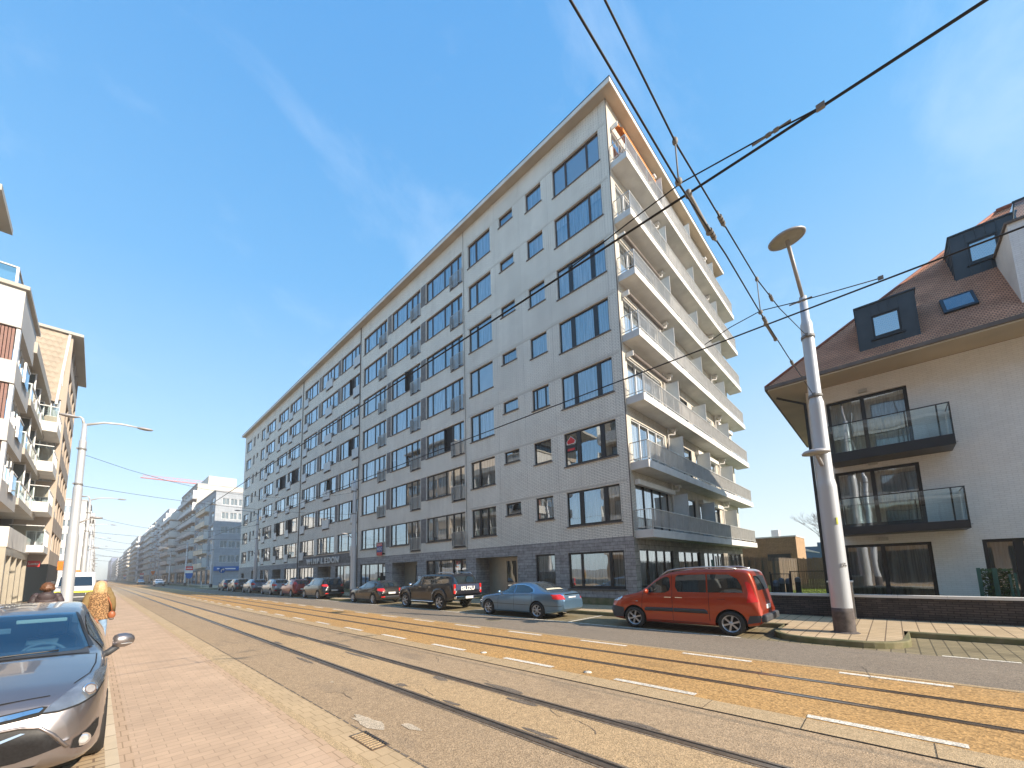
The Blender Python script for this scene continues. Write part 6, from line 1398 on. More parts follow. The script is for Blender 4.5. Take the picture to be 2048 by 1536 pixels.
def block(side, X, Y0, Y1, h, wm, lab, em=None, floors=8, bays=5, style='balcony', fm='frame_dark', ground=3.4, depth=14, wf=.62, bal_m='slab', bal_d=.9, endwin=0, roofm='r_grey', cur='curtain_w', solid=False, bal_cols=None, zroof=0, shop='shop'):
    em = em or wm
    root = empty('apartment_building', (X, Y0, 0), label=lab, cat='apartment building', group=None)
    I = Matrix.Translation((-X, -Y0, 0)); Lg = Y1 - Y0
    F = I @ (frame(X, Y1, 0, R(-90)) if side > 0 else frame(X, Y0, 0, R(90)))
    far = Y0 > 240; gm = 'farglass' if Y0 > 140 else 'glass'
    fh = (h - ground - .8) / (floors - 1); ops = []; wl = []; bw = Lg / bays
    for f in range(floors - 1):
        z = ground + fh * f + (.15 if style != 'plain' else .8); wh = fh - (.55 if style != 'plain' else 1.3)
        for b_ in range(bays):
            u = bw * b_ + bw * (1 - wf) / 2; ops.append((u, u + bw * wf, z, z + wh)); wl.append((u, z, bw * wf, wh))
    for b_ in range(bays): ops.append((bw * b_ + .35, bw * (b_ + 1) - .35, .25, ground - .6))
    w = MB(F); wall_open(w, 0, Lg, 0, h, ops, .25, 0, 0)
    w.T = I; xb = X + side * depth
    if endwin:
        ew_ = []; EF = I @ frame(min(X, xb), Y0, 0, 0); eo = []
        for f in range(floors - 1): 
            z = ground + fh * f + fh * .32
            for k in range(endwin):
                a = (1.2 + 1.55 * k) if side > 0 else depth - 1.2 - 1.55 * (k + 1); eo.append((a, a + 1.35, z, z + fh * .48))
        w.T = EF; wall_open(w, 0, depth, 0, h, eo, .12, 1, 1)
        w.T = I
    else: w.quad((min(X, xb), Y0, 0), (max(X, xb), Y0, 0), (max(X, xb), Y0, h), (min(X, xb), Y0, h), 1)
    w.quad((min(X, xb), Y1, 0), (min(X, xb), Y1, h), (max(X, xb), Y1, h), (max(X, xb), Y1, 0), 1); w.quad((xb, Y0, 0), (xb, Y1, 0), (xb, Y1, h), (xb, Y0, h), 1)
    w.build('wall', [wm, em], root)
    MB(I).box(min(X, xb) - .15, Y0 - .1, h, max(X, xb) + .15, Y1 + .1, h + .25).build('roof', roofm, root)
    if zroof:
        MB(I).box(X + side * 2.5, Y0 + 1.5, h + .25, X + side * 9, Y1 - 1.5, h + .25 + zroof).build('penthouse', em, root)
    MB(I).box(min(X + side * .9, X + side * 1.0), Y0 + .4, .2, max(X + side * .9, X + side * 1.0), Y1 - .4, h - .4).build('inner_wall', 'dark', root)
    for (u, z, ww, wh) in wl: simple_window(root, F @ Matrix.Translation((u, 0, z)), ww, wh, fm, 3 if ww > 2.4 else 2, gm, cur=cur)
    if endwin:
        for (a, b_, c, d) in eo: simple_window(root, EF @ Matrix.Translation((a, 0, c)), b_ - a, d - c, 'frame_white', 2, gm, depth=.04, cur='curtain_b')
    for b_ in range(bays):
        MB(F).box(bw * b_ + .36, .12, .26, bw * (b_ + 1) - .36, .2, ground - .61).build('shop_front', shop, root)
    if style in ('balcony', 'split'):
        cols = bal_cols if bal_cols is not None else range(bays)
        proto = None
        for f in range(floors - 1):
            z = ground + fh * f
            for b_ in cols:
                T = F @ Matrix.Translation((bw * b_, 0, z))
                if proto is None:
                    s = MB(); s.box(.15, -bal_d, -.10, bw - .15, 0, .12); proto = o = s.build('balcony', bal_m)
                    g = MB()
                    if solid: g.box(.15, -bal_d, .12, bw - .15, -bal_d + .08, 1.05); g.box(.15, -bal_d + .08, .121, .23, 0, 1.05); g.box(bw - .23, -bal_d + .08, .121, bw - .15, 0, 1.05)
                    else:
                        g.box(.17, -bal_d + .02, 1.03, bw - .17, -bal_d + .07, 1.08); g.box(.17, -bal_d + .03, .2, bw - .17, -bal_d + .05, 1.0)
                        n = 7
                        for k in range(n + 1): x = .17 + (bw - .40) * k / n; g.box(x, -bal_d + .01, .12, x + .05, -bal_d + .075, 1.04)
                        g.box(.17, -bal_d + .05, .2, .20, 0, 1.0); g.box(bw - .20, -bal_d + .05, .2, bw - .17, 0, 1.0)
                    g.build('railing', bal_m if solid else 'rail_light', o)
                    if not far: MB().box(bw - .10, -bal_d + .05, .12, bw - .05, 0, 2.2).build('screen', 'glass_frost', o)
                else: o = dup(proto)
                o.parent = root; o.matrix_local = T
    return root
block(1, 17.4, 102.5, 126.8, 20.6, 'blueclad', 'blue grey clad corner block with rows of white framed windows', em='blueclad_end', floors=6, bays=4, style='split', fm='frame_white', bal_cols=(1, 2), solid=True, bal_m='r_beige', endwin=6, ground=4.0)
block(1, 17.4, 127, 154, 26.4, 'r_brown', 'brown grey block with balcony rows and a tall cream side wall', em='r_cream', floors=8, bays=5, style='balcony', zroof=2.6, bal_m='r_grey')
block(1, 17.2, 156.5, 183.5, 23.5, 'r_white', 'white block with deep white balconies behind the brown grey one', em='r_white', floors=8, bays=3, style='balcony', bal_d=2.2, bal_m='white_paint', solid=True, fm='frame_dark')
block(1, 17.4, 184, 229, 26.8, 'r_white', 'tall white and grey block with smooth wall strips before the beige one', em='r_white', floors=9, bays=6, style='split', bal_cols=(0, 2, 5), bal_m='r_grey', solid=True)
block(1, 17.4, 233, 268, 27.0, 'r_beige', 'beige block with sunlit side wall, farther down the right side', em='r_cream', floors=9, bays=4, style='balcony', bal_m='white_paint', bal_d=1.4)
block(1, 17.4, 268.2, 318, 26.0, 'r_dark', 'dark grey block with horizontal bands beyond the beige one', floors=8, bays=6, style='balcony', solid=True, bal_m='r_grey')
block(1, 17.0, 327, 400, 27.8, 'r_cream', 'pale block with a white side wall beyond the dark grey one', em='r_white', floors=9, bays=8, style='balcony', bal_m='white_paint')
block(1, 17.4, 430, 528, 27.0, 'r_beige', 'rosy beige row of flats far down the right side', floors=9, bays=10, style='balcony')
block(1, 17.4, 541, 625, 25.0, 'r_white', 'white sunlit flats near the end of the right side', em='r_white', floors=8, bays=8, style='balcony')
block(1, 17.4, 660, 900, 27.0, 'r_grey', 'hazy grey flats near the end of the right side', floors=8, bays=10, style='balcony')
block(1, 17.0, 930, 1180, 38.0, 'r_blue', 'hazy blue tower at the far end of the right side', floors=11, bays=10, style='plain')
# left side, generic row far away
block(-1, -2.6, 127, 150, 19.6, 'l_grey', 'grey white block with a blank side wall behind the tall left lamp post', floors=6, bays=5, style='balcony', endwin=2, bal_m='white_paint')
block(-1, -2.3, 152, 176, 22.0, 'l_sand', 'sand coloured narrow block behind the grey white one on the left', floors=7, bays=5, style='balcony')
block(-1, -2.4, 180, 240, 23.5, 'l_beige', 'pale block with white balconies far along the left side', floors=8, bays=8, style='balcony', bal_m='white_paint')
block(-1, -2.6, 250, 372, 22.0, 'l_grey', 'pale grey row of flats far along the left side', floors=8, bays=10, style='balcony', bal_m='white_paint')
block(-1, -2.6, 380, 760, 25.0, 'l_beige', 'long hazy row of flats at the far end of the left side', floors=8, bays=14, style='balcony', bal_m='white_paint')
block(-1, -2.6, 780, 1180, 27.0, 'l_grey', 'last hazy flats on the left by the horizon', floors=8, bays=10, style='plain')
# across the street from the camera's back: what the big block's windows mirror
block(-1, -4.6, -40, 22, 19.5, 'l_sand', 'sand coloured block beside and behind the camera, outside the photograph', floors=6, bays=9, style='balcony', bal_m='white_paint')

# brown block with slate side wall (left)
M['slates'] = mat('beige diamond slates', (.42, .345, .265), .8, var=.1, scale=2)
b4 = empty('apartment_building', (-2.75, 47, 0), label='sand brown block on the left with a diamond slate side wall and jutting roof', cat='apartment building')
I4 = Matrix.Translation((2.75, -47, 0)); F4 = I4 @ frame(-2.75, 47, 0, R(90)); ops = []; wl = []
for f in range(7):
    z = 4.3 + 2.72 * f
    for k in range(4): ops.append((.3 + 2.9 * k, 2.95 + 2.9 * k, z, z + 1.55))
w_ = MB(F4); wall_open(w_, 0, 11.8, 3.2, 22.4, ops, .3, 0, 0)
w_.T = I4
eo = [(1.35, 2.25, 4.3 + 2.72 * f, 4.3 + 2.72 * f + 1.5) for f in range(7)]
E4 = I4 @ frame(-5.2, 47, 0, 0); w_.T = E4; wall_open(w_, 0, 2.45, 3.2, 22.4, [(a - .25, b - .1, c, d) for a, b, c, d in eo], .15, 0, 0); w_.T = I4
w_.quad((-14, 47, 0), (-5.2, 47, 0), (-5.2, 47, 22.4), (-14, 47, 22.4), 0); w_.quad((-14, 58.8, 0), (-14, 58.8, 22.4), (-2.75, 58.8, 22.4), (-2.75, 58.8, 0), 0)
w_.quad((-2.76, 47, 0), (-2.76, 58.8, 0), (-2.76, 58.8, 3.2), (-2.76, 47, 3.2), 1); w_.build('wall', ['l_sand', 'dark'], b4)
for (a, b, c, d) in ops: simple_window(b4, F4 @ Matrix.Translation((a, 0, c)), b - a, d - c, 'frame_brown', 4, 'glass')
for (a, b, c, d) in eo: simple_window(b4, E4 @ Matrix.Translation((a - .25, 0, c)), b - a + .15, d - c, 'frame_white', 2, 'glass')
# slate panel leaning over the lower neighbour
sp = MB(I4); sp.prism([(-5.6, 46.8, 16.9), (-3.35, 46.8, 16.4), (-3.0, 46.8, 22.3), (-6.2, 46.8, 22.9)], (0, .15, 0)); q = sp.build('slate_wall', 'slates', b4)
sm = MB(I4)
for r__ in range(13):
    for k in range(9):
        x = -6.0 + k * .36 + (.18 if r__ % 2 else 0); z = 16.9 + r__ * .44
        if x < -5.55 - (z - 17) * .08 or x > -3.45 + (z - 16.5) * .05: continue
        sm.prism([(x, 46.795, z), (x + .17, 46.76, z + .24), (x, 46.785, z + .50), (x - .17, 46.76, z + .24)], (0, .01, 0))
sm.build('slate', 'slates', q)
MB(I4).prism([(-3.37, 46.7, 16.2), (-3.22, 46.7, 16.2), (-2.87, 46.7, 22.4), (-3.02, 46.7, 22.4)], (0, .25, 0)).build('white_edge', 'white_paint', b4)
MB(I4).box(-14, 46.6, 22.4, -2.15, 59.2, 22.62).build('roof', 'l_conc', b4)
MB(I4).box(-5, 58.85, 3.0, -2.3, 66, 3.9).build('canopy', 'r_dark', b4)
tag(MB().box(-3.0, 57.5, 2.9, -2.2, 57.7, 3.75).build('shop_sign', 'awning'), 'orange shop sign beyond the white van on the left', 'shop sign')
# white balconies beside it
b3 = empty('balcony_stack', (-2.8, 43.4, 0), label='stack of white balconies with glass fronts beside the brown slate block', cat='balconies')
I3 = Matrix.Translation((2.8, -43.4, 0))
for f, z in enumerate((3.95, 6.9, 9.95, 13.0)):
    o = MB(I3).box(-4.7, 43.4, z, -2.85, 50.0, z + .75 if f else z + .5).build('balcony', 'white_paint', b3)
    g = MB(I3); g.quad((-4.6, 43.45, z + .75), (-2.9, 43.45, z + .75), (-2.9, 43.45, z + 1.9), (-4.6, 43.45, z + 1.9)); g.build('glass_panel', 'glass_clear', o)
    g = MB(I3)
    for k in range(11): g.box(-2.92, 43.45 + .63 * k, z + .5, -2.87, 43.51 + .63 * k, z + 1.6)
    g.box(-2.93, 43.44, z + 1.6, -2.86, 50, z + 1.66); g.box(-4.6, 43.42, z + 1.9, -2.9, 43.48, z + 1.95); g.build('railing', 'frame_white', o)
MB(I3).box(-12, 46.2, .1, -4.75, 46.9, 16.8).build('rear_wall', 'r_dark', b3)
# concrete balcony block
b2 = empty('apartment_building', (-3.7, 36.4, 0), label='concrete block with stepped rows of glass fronted balconies on the left', cat='apartment building')
I2 = Matrix.Translation((3.7, -36.4, 0))
w_ = MB(I2); w_.box(-14, 36.4, .1, -5.3, 46.2, 16.2); w_.build('wall', 'shop', b2)
MB(I2).box(-14, 36.0, 15.9, -3.55, 46.4, 16.6).build('roof', 'l_conc', b2)
for f, z in enumerate((6.45, 9.55, 12.65)):
    for k in range(3):
        ya = 36.45 + 2.95 * k
        o = MB(I2).box(-5.3, ya, z, -3.6, ya + 2.93, z + .42).build('balcony', 'l_conc', b2)
        g = MB(I2); g.quad((-3.66, ya + .1, z + .45), (-3.66, ya + 2.8, z + .45), (-3.66, ya + 2.8, z + 1.35), (-3.66, ya + .1, z + 1.35)); g.quad((-5.2, ya + .05, z + .45), (-3.66, ya + .05, z + .45), (-3.66, ya + .05, z + 1.35), (-5.2, ya + .05, z + 1.35)); g.build('glass_panel', 'glass_clear', o)
        g = MB(I2); g.box(-3.70, ya + .05, z + 1.35, -3.62, ya + 2.88, z + 1.42); g.box(-5.2, ya + .02, z + 1.352, -3.7, ya + .09, z + 1.418)
        for y in (ya + .05, ya + 2.8): g.box(-3.69, y, z + .42, -3.63, y + .06, z + 1.35)
        g.build('railing', 'frame_white', o)
        g = MB(I2); g.box(-5.2, ya + 2.86, z + .45, -3.8, ya + 2.90, z + 3.05); g.build('privacy_screen', 'glass_frost', o) if k < 0 else g.build('privacy_screen', 'skypane2', o) if 'skypane2' in M else (M.__setitem__('skypane2', mat('grey screen glass', (.16, .18, .18), .15, var=.3, scale=1)), g.build('privacy_screen', 'skypane2', o))
        g = MB(I2); g.box(-3.83, ya + 2.84, z + .42, -3.76, ya + 2.92, z + 3.1); g.box(-5.2, ya + 2.845, z + 3.0, -3.83, ya + 2.915, z + 3.08); g.build('screen_frame', 'frame_white', o)
# light grey bay block with shop below
b1 = empty('apartment_building', (-3.7, 31, 0), label='light grey clad bay with brown louvred window panels at the left edge', cat='apartment building')
I1 = Matrix.Translation((3.7, -31, 0)); F1 = I1 @ frame(-3.7, 31.0, 0, R(90)); E1 = I1 @ frame(-8.7, 31.0, 0, 0)
bands = [(5.95, 7.05), (9.0, 10.1), (12.05, 13.25), (15.1, 17.25)]
w_ = MB(I1)
for k, (a, b) in enumerate(bands): w_.box(-12, 31.0, a, -3.7, 36.35, b, 0)
w_.build('wall', 'l_grey', b1)
w_ = MB(I1); w_.box(-12, 31.5, 6.0, -4.6, 36.3, 15.2); w_.build('inner_wall', 'curtain_g', b1)
for k in range(3):
    z0, z1_ = bands[k][1], bands[k + 1][0]; h = z1_ - z0
    simple_window(b1, F1 @ Matrix.Translation((.55, .25, z0)), 4.7, h, 'frame_white', 4, 'glass', depth=.0)
    simple_window(b1, E1 @ Matrix.Translation((0, .1, z0)), 3.9, h, 'frame_brown', 3, 'glass', depth=.0)
    pl_ = MB(I1)
    for j in range(7): pl_.box(-4.72 + j * .12, 31.12, z0, -4.63 + j * .12, 31.22, z1_)
    pl_.build('louvre_panel', 'louvre', b1)
    MB(I1).box(-3.86, 31.10, z0, -3.72, 31.5, z1_).build('corner_post', 'frame_white', b1)
    o = MB(I1).box(-3.62, 33.0, z0 - .35, -3.6, 34.7, z0 + .72).build('french_balcony', 'glass_clear', b1); MB(I1).box(-3.65, 32.96, z0 + .72, -3.57, 34.74, z0 + .78).box(-3.66, 32.96, z0 - .38, -3.56, 33.02, z0 + .72).build('railing', 'frame_white', o)
MB(I1).box(-12, 30.85, 17.25, -3.55, 36.6, 17.45).build('roof', 'l_conc', b1)
o = MB(I1).box(-10, 31.3, 17.5, -4.1, 31.32, 18.5).box(-4.1, 31.3, 17.5, -4.08, 35, 18.5).build('terrace_glass', 'glass_clear', b1); MB(I1).box(-10, 31.26, 18.5, -4.04, 31.34, 18.56).box(-4.14, 31.27, 17.45, -4.04, 31.37, 18.5).box(-4.13, 31.34, 18.5, -4.04, 35, 18.56).build('rail', 'frame_white', o)
MB(I1).box(-14, 31.5, 17.45, -5.4, 36.0, 20.6).build('penthouse', 'l_sand', b1); MB(I1).box(-14, 27.6, 20.1, -4.4, 31.1, 20.4).build('upper_roof', 'l_conc', b1)
o = MB(I1).box(-9, 35.1, 3.85, -3.68, 45.5, 5.0).build('shop_fascia', 'white_paint', b1)
w_ = MB(I1); w_.box(-9, 35.15, .1, -4.55, 35.3, 3.85, 0); w_.build('shop_pier', 'red_marble', b1)
w_ = MB(I1 @ frame(-3.72, 35.15, 0, R(90)))
wall_open(w_, -.0, 10.2, .1, 3.85, [(.5, 2.2, .14, 3.4), (2.5, 4.6, .14, 3.4), (4.9, 7.2, .5, 3.4), (7.5, 9.9, .5, 3.4)], .3, 0, 0); w_.T = I1; w_.quad((-4.55, 35.15, .1), (-3.72, 35.15, .1), (-3.72, 35.15, 3.85), (-4.55, 35.15, 3.85)); w_.build('shop_wall', 'alu', b1)
MB(I1).box(-4.2, 35.4, .12, -4.05, 45.2, 3.8).build('shop_front', 'shop', b1)
# red lottery sign
M['lotto'] = mat('red sign', (.62, .02, .02), .4, var=.05)
ls = tag(MB().box(-3.72, 45.7, 2.95, -3.10, 45.82, 3.42).build('shop_sign', 'lotto'), 'small red sign with white lettering sticking out over the left pavement', 'shop sign')
text('Lotto', 'lettering', .26, .004, 'post_white', ls, Matrix.Translation((-3.41, 45.69, 3.18)) @ Matrix.Rotation(R(90), 4, 'X'), sx=.95, bold=.006)
sc = MB(); sc.box(-3.75, 45.6, .12, -3.6, 57.0, 3.9); 
# road signs
def sign_stack(x, y, sc_, lab):
    t = empty('road_sign', (x, y, .14), label=lab, cat='road sign', group='stacked road works signs along the far kerb')
    MB().cyl((0, 0, 0), (0, 0, 4.2 * sc_), .05, n=8).build('post', 'rail_metal', t)
    o = MB().box(-.62 * sc_, -.08, 3.35 * sc_, .62 * sc_, -.05, 4.15 * sc_).build('red_panel', 'post_red', t); MB().box(-.48 * sc_, -.09, 3.66 * sc_, .48 * sc_, -.08, 3.84 * sc_).build('bar', 'post_white', o)
    MB().box(-.62 * sc_, -.08, 2.75 * sc_, .62 * sc_, -.05, 3.33 * sc_).build('white_panel', 'post_white', t)
    o = MB().cyl((0, -.10, 2.15 * sc_), (0, -.06, 2.15 * sc_), .55 * sc_, n=24).build('blue_disc', 'signblue', t); MB().box(-.62 * sc_, -.058, 2.35 * sc_, .62 * sc_, -.03, 2.74 * sc_).build('blue_panel', 'signblue', t)
M['signblue'] = mat('sign blue', (.01, .13, .45), .4, var=.03)
sign_stack(13.0, 98, .95, 'stack of a red barred sign, white panel and blue disc nearest on the far kerb')
sign_stack(13.2, 216, .95, 'red barred sign over a blue disc beyond the white oncoming car')
sign_stack(13.0, 345, 1.0, 'smallest red and blue sign stack far down the road')
t = empty('road_sign', (13.7, 72.7, .14), label='round blue sign with a white arrow turning right before the side street', cat='road sign')
MB().cyl((0, 0, 0), (0, 0, 3.1), .035, n=8).build('post', 'rail_metal', t)
o = MB().cyl((0, -.08, 2.75), (0, -.05, 2.75), .44, n=28).build('disc', 'signblue', t)
A = MB(); A.prism([(-.16, -.10, 2.48), (-.06, -.10, 2.48), (-.06, -.10, 2.72), (.02, -.10, 2.80), (.10, -.10, 2.80), (.10, -.10, 2.68), (.30, -.10, 2.86), (.10, -.10, 3.04), (.10, -.10, 2.92), (-.02, -.10, 2.92), (-.16, -.10, 2.78)], (0, .015, 0)); A.build('arrow', 'post_white', o)
t = empty('banner_sign', (17.3, 101.9, 0), label='blue shop sign on the corner of the blue grey clad block', cat='shop sign')
MB().box(.3, .1, 3.2, 5.4, .16, 4.1).build('panel', 'signblue', t); MB().box(1.0, .085, 3.5, 4.4, .1, 3.75).build('stripe', 'post_white', t)
tag(MB().lathe([(.07, .14), (.07, 1.05), (.05, 1.10), (.001, 1.12)], (13.9, 90.2, 0), n=10).build('bollard', 'rail_metal'), 'grey metal bollard at the side street corner', 'bollard')
o = empty('warning_sign', (13.1, 170, .14), label='orange warning sign behind the oncoming white car', cat='road sign'); MB().cyl((0, 0, 0), (0, 0, 3.0), .04, n=8).build('post', 'rail_metal', o); MB().prism([(-.5, -.06, 3.6), (0, -.06, 2.7), (.5, -.06, 3.6)], (0, .03, 0)).box(-.5, -.06, 3.6, .5, -.03, 4.1).build('panel', 'awning', o)
# parking ticket machine by the mid pole
pt = empty('parking_meter', (15.3, 27.2, .14), label='black parking meter with green and white panel by the tram pole', cat='parking meter')
MB().box(-.22, -.15, 0, .22, .15, 1.55).build('case', 'black_metal', pt, bevel=.02); MB().box(-.40, -.30, 1.75, .40, .30, 1.80).box(-.10, -.05, 1.55, .10, .05, 1.75).build('solar_panel', 'black_metal', pt)
for side_ in (0,):
    MB().box(-.255, -.12, .35, -.225, .12, 1.15).build('front_panel', 'post_white', pt); MB().box(-.256, -.12, 1.15, -.226, .12, 1.40).build('green_panel', 'greenp', pt) if 'greenp' in M else (M.__setitem__('greenp', mat('green panel', (.02, .35, .13), .5, var=0)), MB().box(-.256, -.12, 1.15, -.226, .12, 1.40).build('green_panel', 'greenp', pt))
# tower crane far away
M['crane'] = mat('red crane lattice', (.75, .16, .10), .6, var=.1)
cr_ = empty('tower_crane', (70, 400, 0), label='red tower crane jib over the roofs in the distance', cat='crane')
mb = MB(Matrix.Translation((-70, -400, 0)))
mb.tube([(19, 400, 79), (70, 400, 79)], .35, 4); mb.tube([(19, 401.2, 79), (70, 401.2, 79)], .35, 4); mb.tube([(20, 400.6, 81.2), (70, 400.6, 82)], .18, 4)
for k in range(20): x = 20 + k * 2.5; mb.tube([(x, 400, 79), (x + 1.25, 400.6, 81.3)], .10, 4); mb.tube([(x + 1.25, 400.6, 81.3), (x + 2.5, 400, 79)], .10, 4)
mb.build('jib', 'crane', cr_); MB(Matrix.Translation((-70, -400, 0))).box(69, 399.4, 0, 71, 401.4, 80).build('mast', 'crane', cr_)
# bare tree behind the brick house
tr_ = empty('bare_tree', (60, 4.6, 0), label='bare leafless tree tips beside the brick house', cat='tree')
mb = MB(); rt = random.Random(11)
def br(p, d, ln, r, dep):
    q = p + d * ln; mb.tube([p, p + d * ln * .5 + Vector((rt.uniform(-.05, .05), rt.uniform(-.05, .05), 0)), q], [r, r * .8, r * .6], 5)
    if dep: 
        for _ in range(3): br(q, (d + Vector((rt.uniform(-.7, .7), rt.uniform(-.7, .7), rt.uniform(-.2, .5)))).normalized(), ln * rt.uniform(.6, .85), r * .6, dep - 1)
br(Vector((0, 0, 0)), Vector((0, 0, 1)), 2.75, .10, 5); mb.build('trunk', 'sill', tr_)
# ------------------------------------------------------------------ people
def skinned(name, joints, edges, m, parent, sub=2):
    """joints: list of (x,y,z,r[,r2]); edges: index pairs; root is joint 0"""
    me = bpy.data.meshes.new(name); me.from_pydata([j[:3] for j in joints], edges, [])
    o = bpy.data.objects.new(name + '_tmp', me); COL.objects.link(o)
    mod = o.modifiers.new('skin', 'SKIN'); mod.use_smooth_shade = True
    for i, j in enumerate(joints): me.skin_vertices[0].data[i].radius = (j[3], j[4] if len(j) > 4 else j[3]); me.skin_vertices[0].data[i].use_root = (i == 0)
    s = o.modifiers.new('sub', 'SUBSURF'); s.levels = sub; s.render_levels = sub
    bpy.context.view_layer.update()
    m2 = bpy.data.meshes.new_from_object(o.evaluated_get(bpy.context.evaluated_depsgraph_get()))
    bpy.data.objects.remove(o); m2.materials.clear(); m2.materials.append(M[m]); 
    for p in m2.polygons: p.use_smooth = True
    r = bpy.data.objects.new(name, m2); COL.objects.link(r); r.parent = parent; return r
M['skin'] = mat('skin', (.55, .33, .24), .6, var=.06)
M['jeans'] = mat('blue jeans', (.22, .34, .50), .9, var=.2, scale=12)
M['blond'] = mat('blond hair', (.66, .49, .27), .55, c2=(.42, .28, .13), scale=30, obj=True)
M['brownhair'] = mat('brown hair', (.20, .09, .045), .5, c2=(.09, .04, .02), scale=30, obj=True)
M['sleeve'] = mat('olive sleeve', (.22, .15, .06), .8, var=.15)
M['jacket'] = mat('dark plum padded jacket', (.055, .040, .045), .6, var=.3, scale=7, obj=True)
M['bag'] = mat('brown leather bag', (.30, .095, .035), .45, var=.15)
def leopard():
    m, n, l, b = _nodes('leopard fur'); b.inputs['Roughness'].default_value = .95
    t = n.new('ShaderNodeTexCoord'); v = n.new('ShaderNodeTexVoronoi'); v.inputs['Scale'].default_value = 48; l.new(t.outputs['Object'], v.inputs['Vector'])
    r = n.new('ShaderNodeValToRGB'); e = r.color_ramp.elements; e[0].position = 0; e[0].color = (.25, .10, .03, 1); e[1].position = 1; e[1].color = (.42, .25, .12, 1)
    for p, c in ((.22, (.30, .13, .04)), (.30, (.03, .016, .01)), (.46, (.03, .016, .01)), (.54, (.42, .25, .12))): x = e.new(p); x.color = rgb(c)
    l.new(v.outputs['Distance'], r.inputs['Fac']); l.new(r.outputs['Color'], b.inputs['Base Color']); return m
M['leopard'] = leopard()
def ring_loft(name, rings, m, parent, n=20, cap=True):
    """rings: (cx, cy, z, rx, ry)"""
    mb = MB(); vs = []
    for cx, cy, z, rx, ry in rings:
        for i in range(n): a = 2 * math.pi * i / n; vs.append((cx + rx * math.cos(a), cy + ry * math.sin(a), z))
    K = len(rings); fs = [(k * n + i, k * n + (i + 1) % n, (k + 1) * n + (i + 1) % n, (k + 1) * n + i) for k in range(K - 1) for i in range(n)]
    mb.add(vs, fs, 0, True)
    if cap: mb.add(vs, [tuple(range(n))[::-1], tuple(range((K - 1) * n, K * n))], 0)
    return mb.build(name, m, parent)
def person(loc, rz, H_, lab, hair, legs, coat, style, group=None, stride=.18):
    t = empty('person', loc, rz, label=lab, cat='person', group=group); k = H_ / 1.72
    J = [(0, 0, .93, .13, .10), (0, .0, 1.12, .125, .095), (0, .0, 1.32, .15, .10), (0, 0, 1.43, .10, .08), (0, -.01, 1.50, .052, .052), (0, -.02, 1.60, .085, .095), (0, -.02, 1.68, .06, .07),
         (.09, -.02, .86, .095, .095), (.10, -stride * .5, .50, .062, .065), (.10, -stride * .2, .10, .04, .045), (.10, -stride * .2 - .13, .04, .035, .03),
         (-.09, .02, .86, .095, .095), (-.10, stride * .25, .50, .062, .065), (-.10, stride, .13, .04, .045), (-.10, stride - .12, .05, .035, .03),
         (.17, 0, 1.40, .06, .06), (.235, .03, 1.14, .048, .048), (.25, -.06, .92, .036, .036), (.25, -.09, .84, .03, .022),
         (-.17, 0, 1.40, .06, .06), (-.235, -.02, 1.14, .048, .048), (-.25, -.14, .95, .036, .036), (-.25, -.18, .87, .03, .022)]
    for a in (-1, 1):    # fingers and thumb on each hand
        b = 18 if a > 0 else 22; bx, by, bz = J[b][:3]
        for f in range(4): J.append((bx + a * .004, by - .025 + f * .017, bz - .055, .0085)); J.append((bx - a * .010, by - .027 + f * .017, bz - .088 + abs(f - 1.4) * .006, .0075))
        J.append((bx - a * .015, by - .045, bz - .01, .010)); J.append((bx - a * .02, by - .06, bz - .045, .0085))
    E_ = [(0, 1), (1, 2), (2, 3), (3, 4), (4, 5), (5, 6), (0, 7), (7, 8), (8, 9), (9, 10), (0, 11), (11, 12), (12, 13), (13, 14), (3, 15), (15, 16), (16, 17), (17, 18), (3, 19), (19, 20), (20, 21), (21, 22)]
    base = 23
    for b in (22, 18):
        for f in range(4): E_ += [(b, base), (base, base + 1)]; base += 2
        E_ += [(b, base), (base, base + 1)]; base += 2
    J = [tuple([c * k for c in j]) for j in J]
    skinned('body', J, E_, 'skin', t)
    # face: nose, eyes, ears
    MB().prism([(0, -.115 * k, 1.60 * k), (.015 * k, -.10 * k, 1.565 * k), (-.015 * k, -.10 * k, 1.565 * k)], (0, .02, .01)).build('nose', 'skin', t)
    for s in (1, -1):
        MB().ball((s * .032 * k, -.095 * k, 1.61 * k), .011, n=8).build('eye', 'black_metal', t); MB().ball((s * .088 * k, -.01 * k, 1.60 * k), .025, (.4, .8, 1.2), n=8).build('ear', 'skin', t)
    MB().box(-.022 * k, -.108 * k, 1.535 * k, .022 * k, -.098 * k, 1.542 * k).build('mouth', 'lotto', t)
    # trousers
    q = [(0, 0, .95, .145, .11), (.09, -.02, .86, .105, .10), (.10, -stride * .5, .50, .078, .08), (.10, -stride * .2, .12, .062, .062), (-.09, .02, .86, .105, .10), (-.10, stride * .25, .50, .078, .08), (-.10, stride, .15, .062, .062)]
    skinned('trousers', [tuple(c * k for c in j) for j in q], [(0, 1), (1, 2), (2, 3), (0, 4), (4, 5), (5, 6)], legs, t)
    for s, y in ((1, -stride * .2), (-1, stride)): MB().ball((s * .10 * k, y * k - .05, .045), .09, (.5, 1.35, .5), 12).build('shoe', 'black_metal', t)
    # coat body and sleeves
    ring_loft('coat', [(0, .01, z * k, rx * k, ry * k) for z, rx, ry in ((.80, .20, .145), (.90, .205, .15), (1.05, .19, .14), (1.20, .195, .14), (1.34, .215, .14), (1.42, .19, .125), (1.47, .10, .09), (1.49, .07, .07))], coat, t)
    sl = 'sleeve' if style == 'leopard' else coat
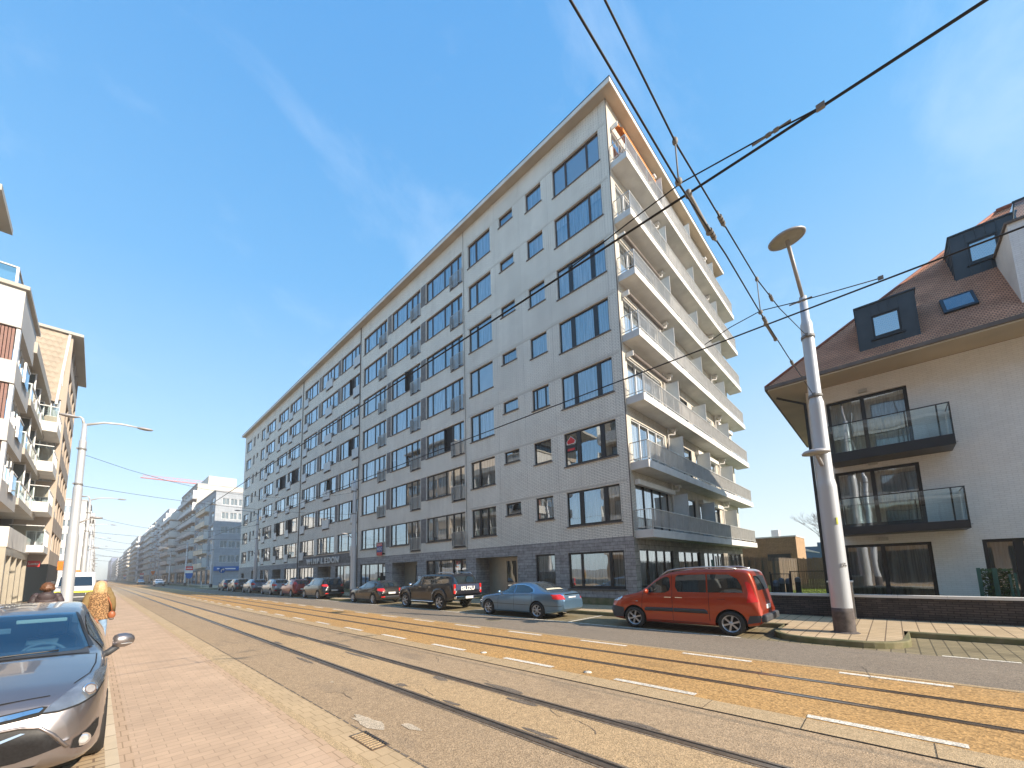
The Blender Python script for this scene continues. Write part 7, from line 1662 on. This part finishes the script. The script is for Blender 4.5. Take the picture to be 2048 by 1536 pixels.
    for s, e in ((1, ((.17, 0, 1.41), (.245, .03, 1.14), (.255, -.05, .93))), (-1, ((-.17, 0, 1.41), (-.245, -.02, 1.14), (-.255, -.13, .96)))):
        MB().tube([Vector(e[0]) * k, (Vector(e[0]) + Vector(e[1])) * .5 * k + Vector((s * .01, 0, .02)), Vector(e[1]) * k, Vector(e[2]) * k], [.080 * k, .078 * k, .070 * k, .058 * k], 14).ball(Vector(e[0]) * k, .085 * k).build('sleeve', sl, t)
    if style == 'hood': ring_loft('hood', [(0, .07, z * k, rx * k, ry * k) for z, rx, ry in ((1.28, .10, .05), (1.34, .15, .09), (1.42, .16, .11), (1.48, .12, .10), (1.51, .06, .06))], coat, t)
    # hair
    hb = MB(); hb.ball((0, .005, 1.625 * k), .118 * k, (.90, 1.0, 1.05), 20)
    rg2 = random.Random(int(abs(loc[1]) * 10))
    ln = .26 if hair == 'blond' else .09
    for i in range(46):
        a = math.pi * (.02 + .96 * i / 45); x, y = math.cos(a) * .098 * k, math.sin(a) * .105 * k + .0
        l_ = ln * (1 + rg2.uniform(-.2, .1)); z0 = 1.64 * k
        hb.tube([(x * .8, y * .8, z0 + .06), (x * 1.05, y * 1.06, z0 - .03), (x * 1.12 + rg2.uniform(-.01, .01), y * 1.12, z0 - l_ * .6), (x * 1.05 + rg2.uniform(-.02, .02), y * 1.08 + rg2.uniform(-.01, .01), z0 - l_)], [.016, .02, .017, .004], 6)
    hb.build('hair', hair, t)
    return t
w = person((.10, 14.0, .12), math.pi, 1.72, 'blond woman in a leopard print coat, walking away', 'blond', 'jeans', 'leopard', 'leopard')
bg_ = empty('shoulder_bag', (.345, 13.90, 1.02), label='brown leather shoulder bag with dark fringe hanging at the blond woman’s right side', cat='bag')
MB().ball((0, 0, 0), .10, (.75, .45, .95), 14).build('pouch', 'bag', bg_); MB().ball((0, 0, -.10), .06, (.8, .5, .6), 10).build('tassel', 'sill', bg_); MB().tube([(0, .02, .08), (-.03, .02, .26), (-.10, .0, .44)], .014, 6).build('strap', 'bag', bg_)
person((-.80, 14.3, .12), math.pi, 1.72, 'brown haired person in a dark hooded jacket behind the parked estate car', 'brownhair', 'jeans', 'jacket', 'hood')
person((.22, 22.0, .12), math.pi, 1.70, 'person with pinkish bald looking head just beyond the blond woman', 'skin', 'jeans', 'sleeve', 'plain')
for k, (x, y, c) in enumerate(((15.6, 205, 'jacket'), (15.0, 208, 'sill'), (15.2, 300, 'jacket'))):
    person((x, y, .14), 0.3 * k, 1.72, ('dark clothed pedestrian on the far pavement behind the white oncoming car', 'pedestrian in brown beside the dark clothed one on the far pavement', 'most distant tiny pedestrian on the right pavement')[k], 'brownhair', 'jeans', c, 'plain', group='distant pedestrians')

# ------------------------------------------------------------------ haze
hz = MB().box(-120, -60, -1.2, 230, 1300, 84).build('haze', M['groove']); hz['kind'] = 'stuff'; hz['label'] = 'thin pale haze filling the street'
hm = bpy.data.materials.new('haze air'); hm.use_nodes = True; hn = hm.node_tree.nodes; hl = hm.node_tree.links; hn.clear()
ho = hn.new('ShaderNodeOutputMaterial'); hv = hn.new('ShaderNodeVolumePrincipled'); hv.inputs['Color'].default_value = (.93, .96, 1.0, 1); hv.inputs['Density'].default_value = .0008; hv.inputs['Anisotropy'].default_value = -0.1
hl.new(hv.outputs[0], ho.inputs['Volume']); hz.data.materials.clear(); hz.data.materials.append(hm)
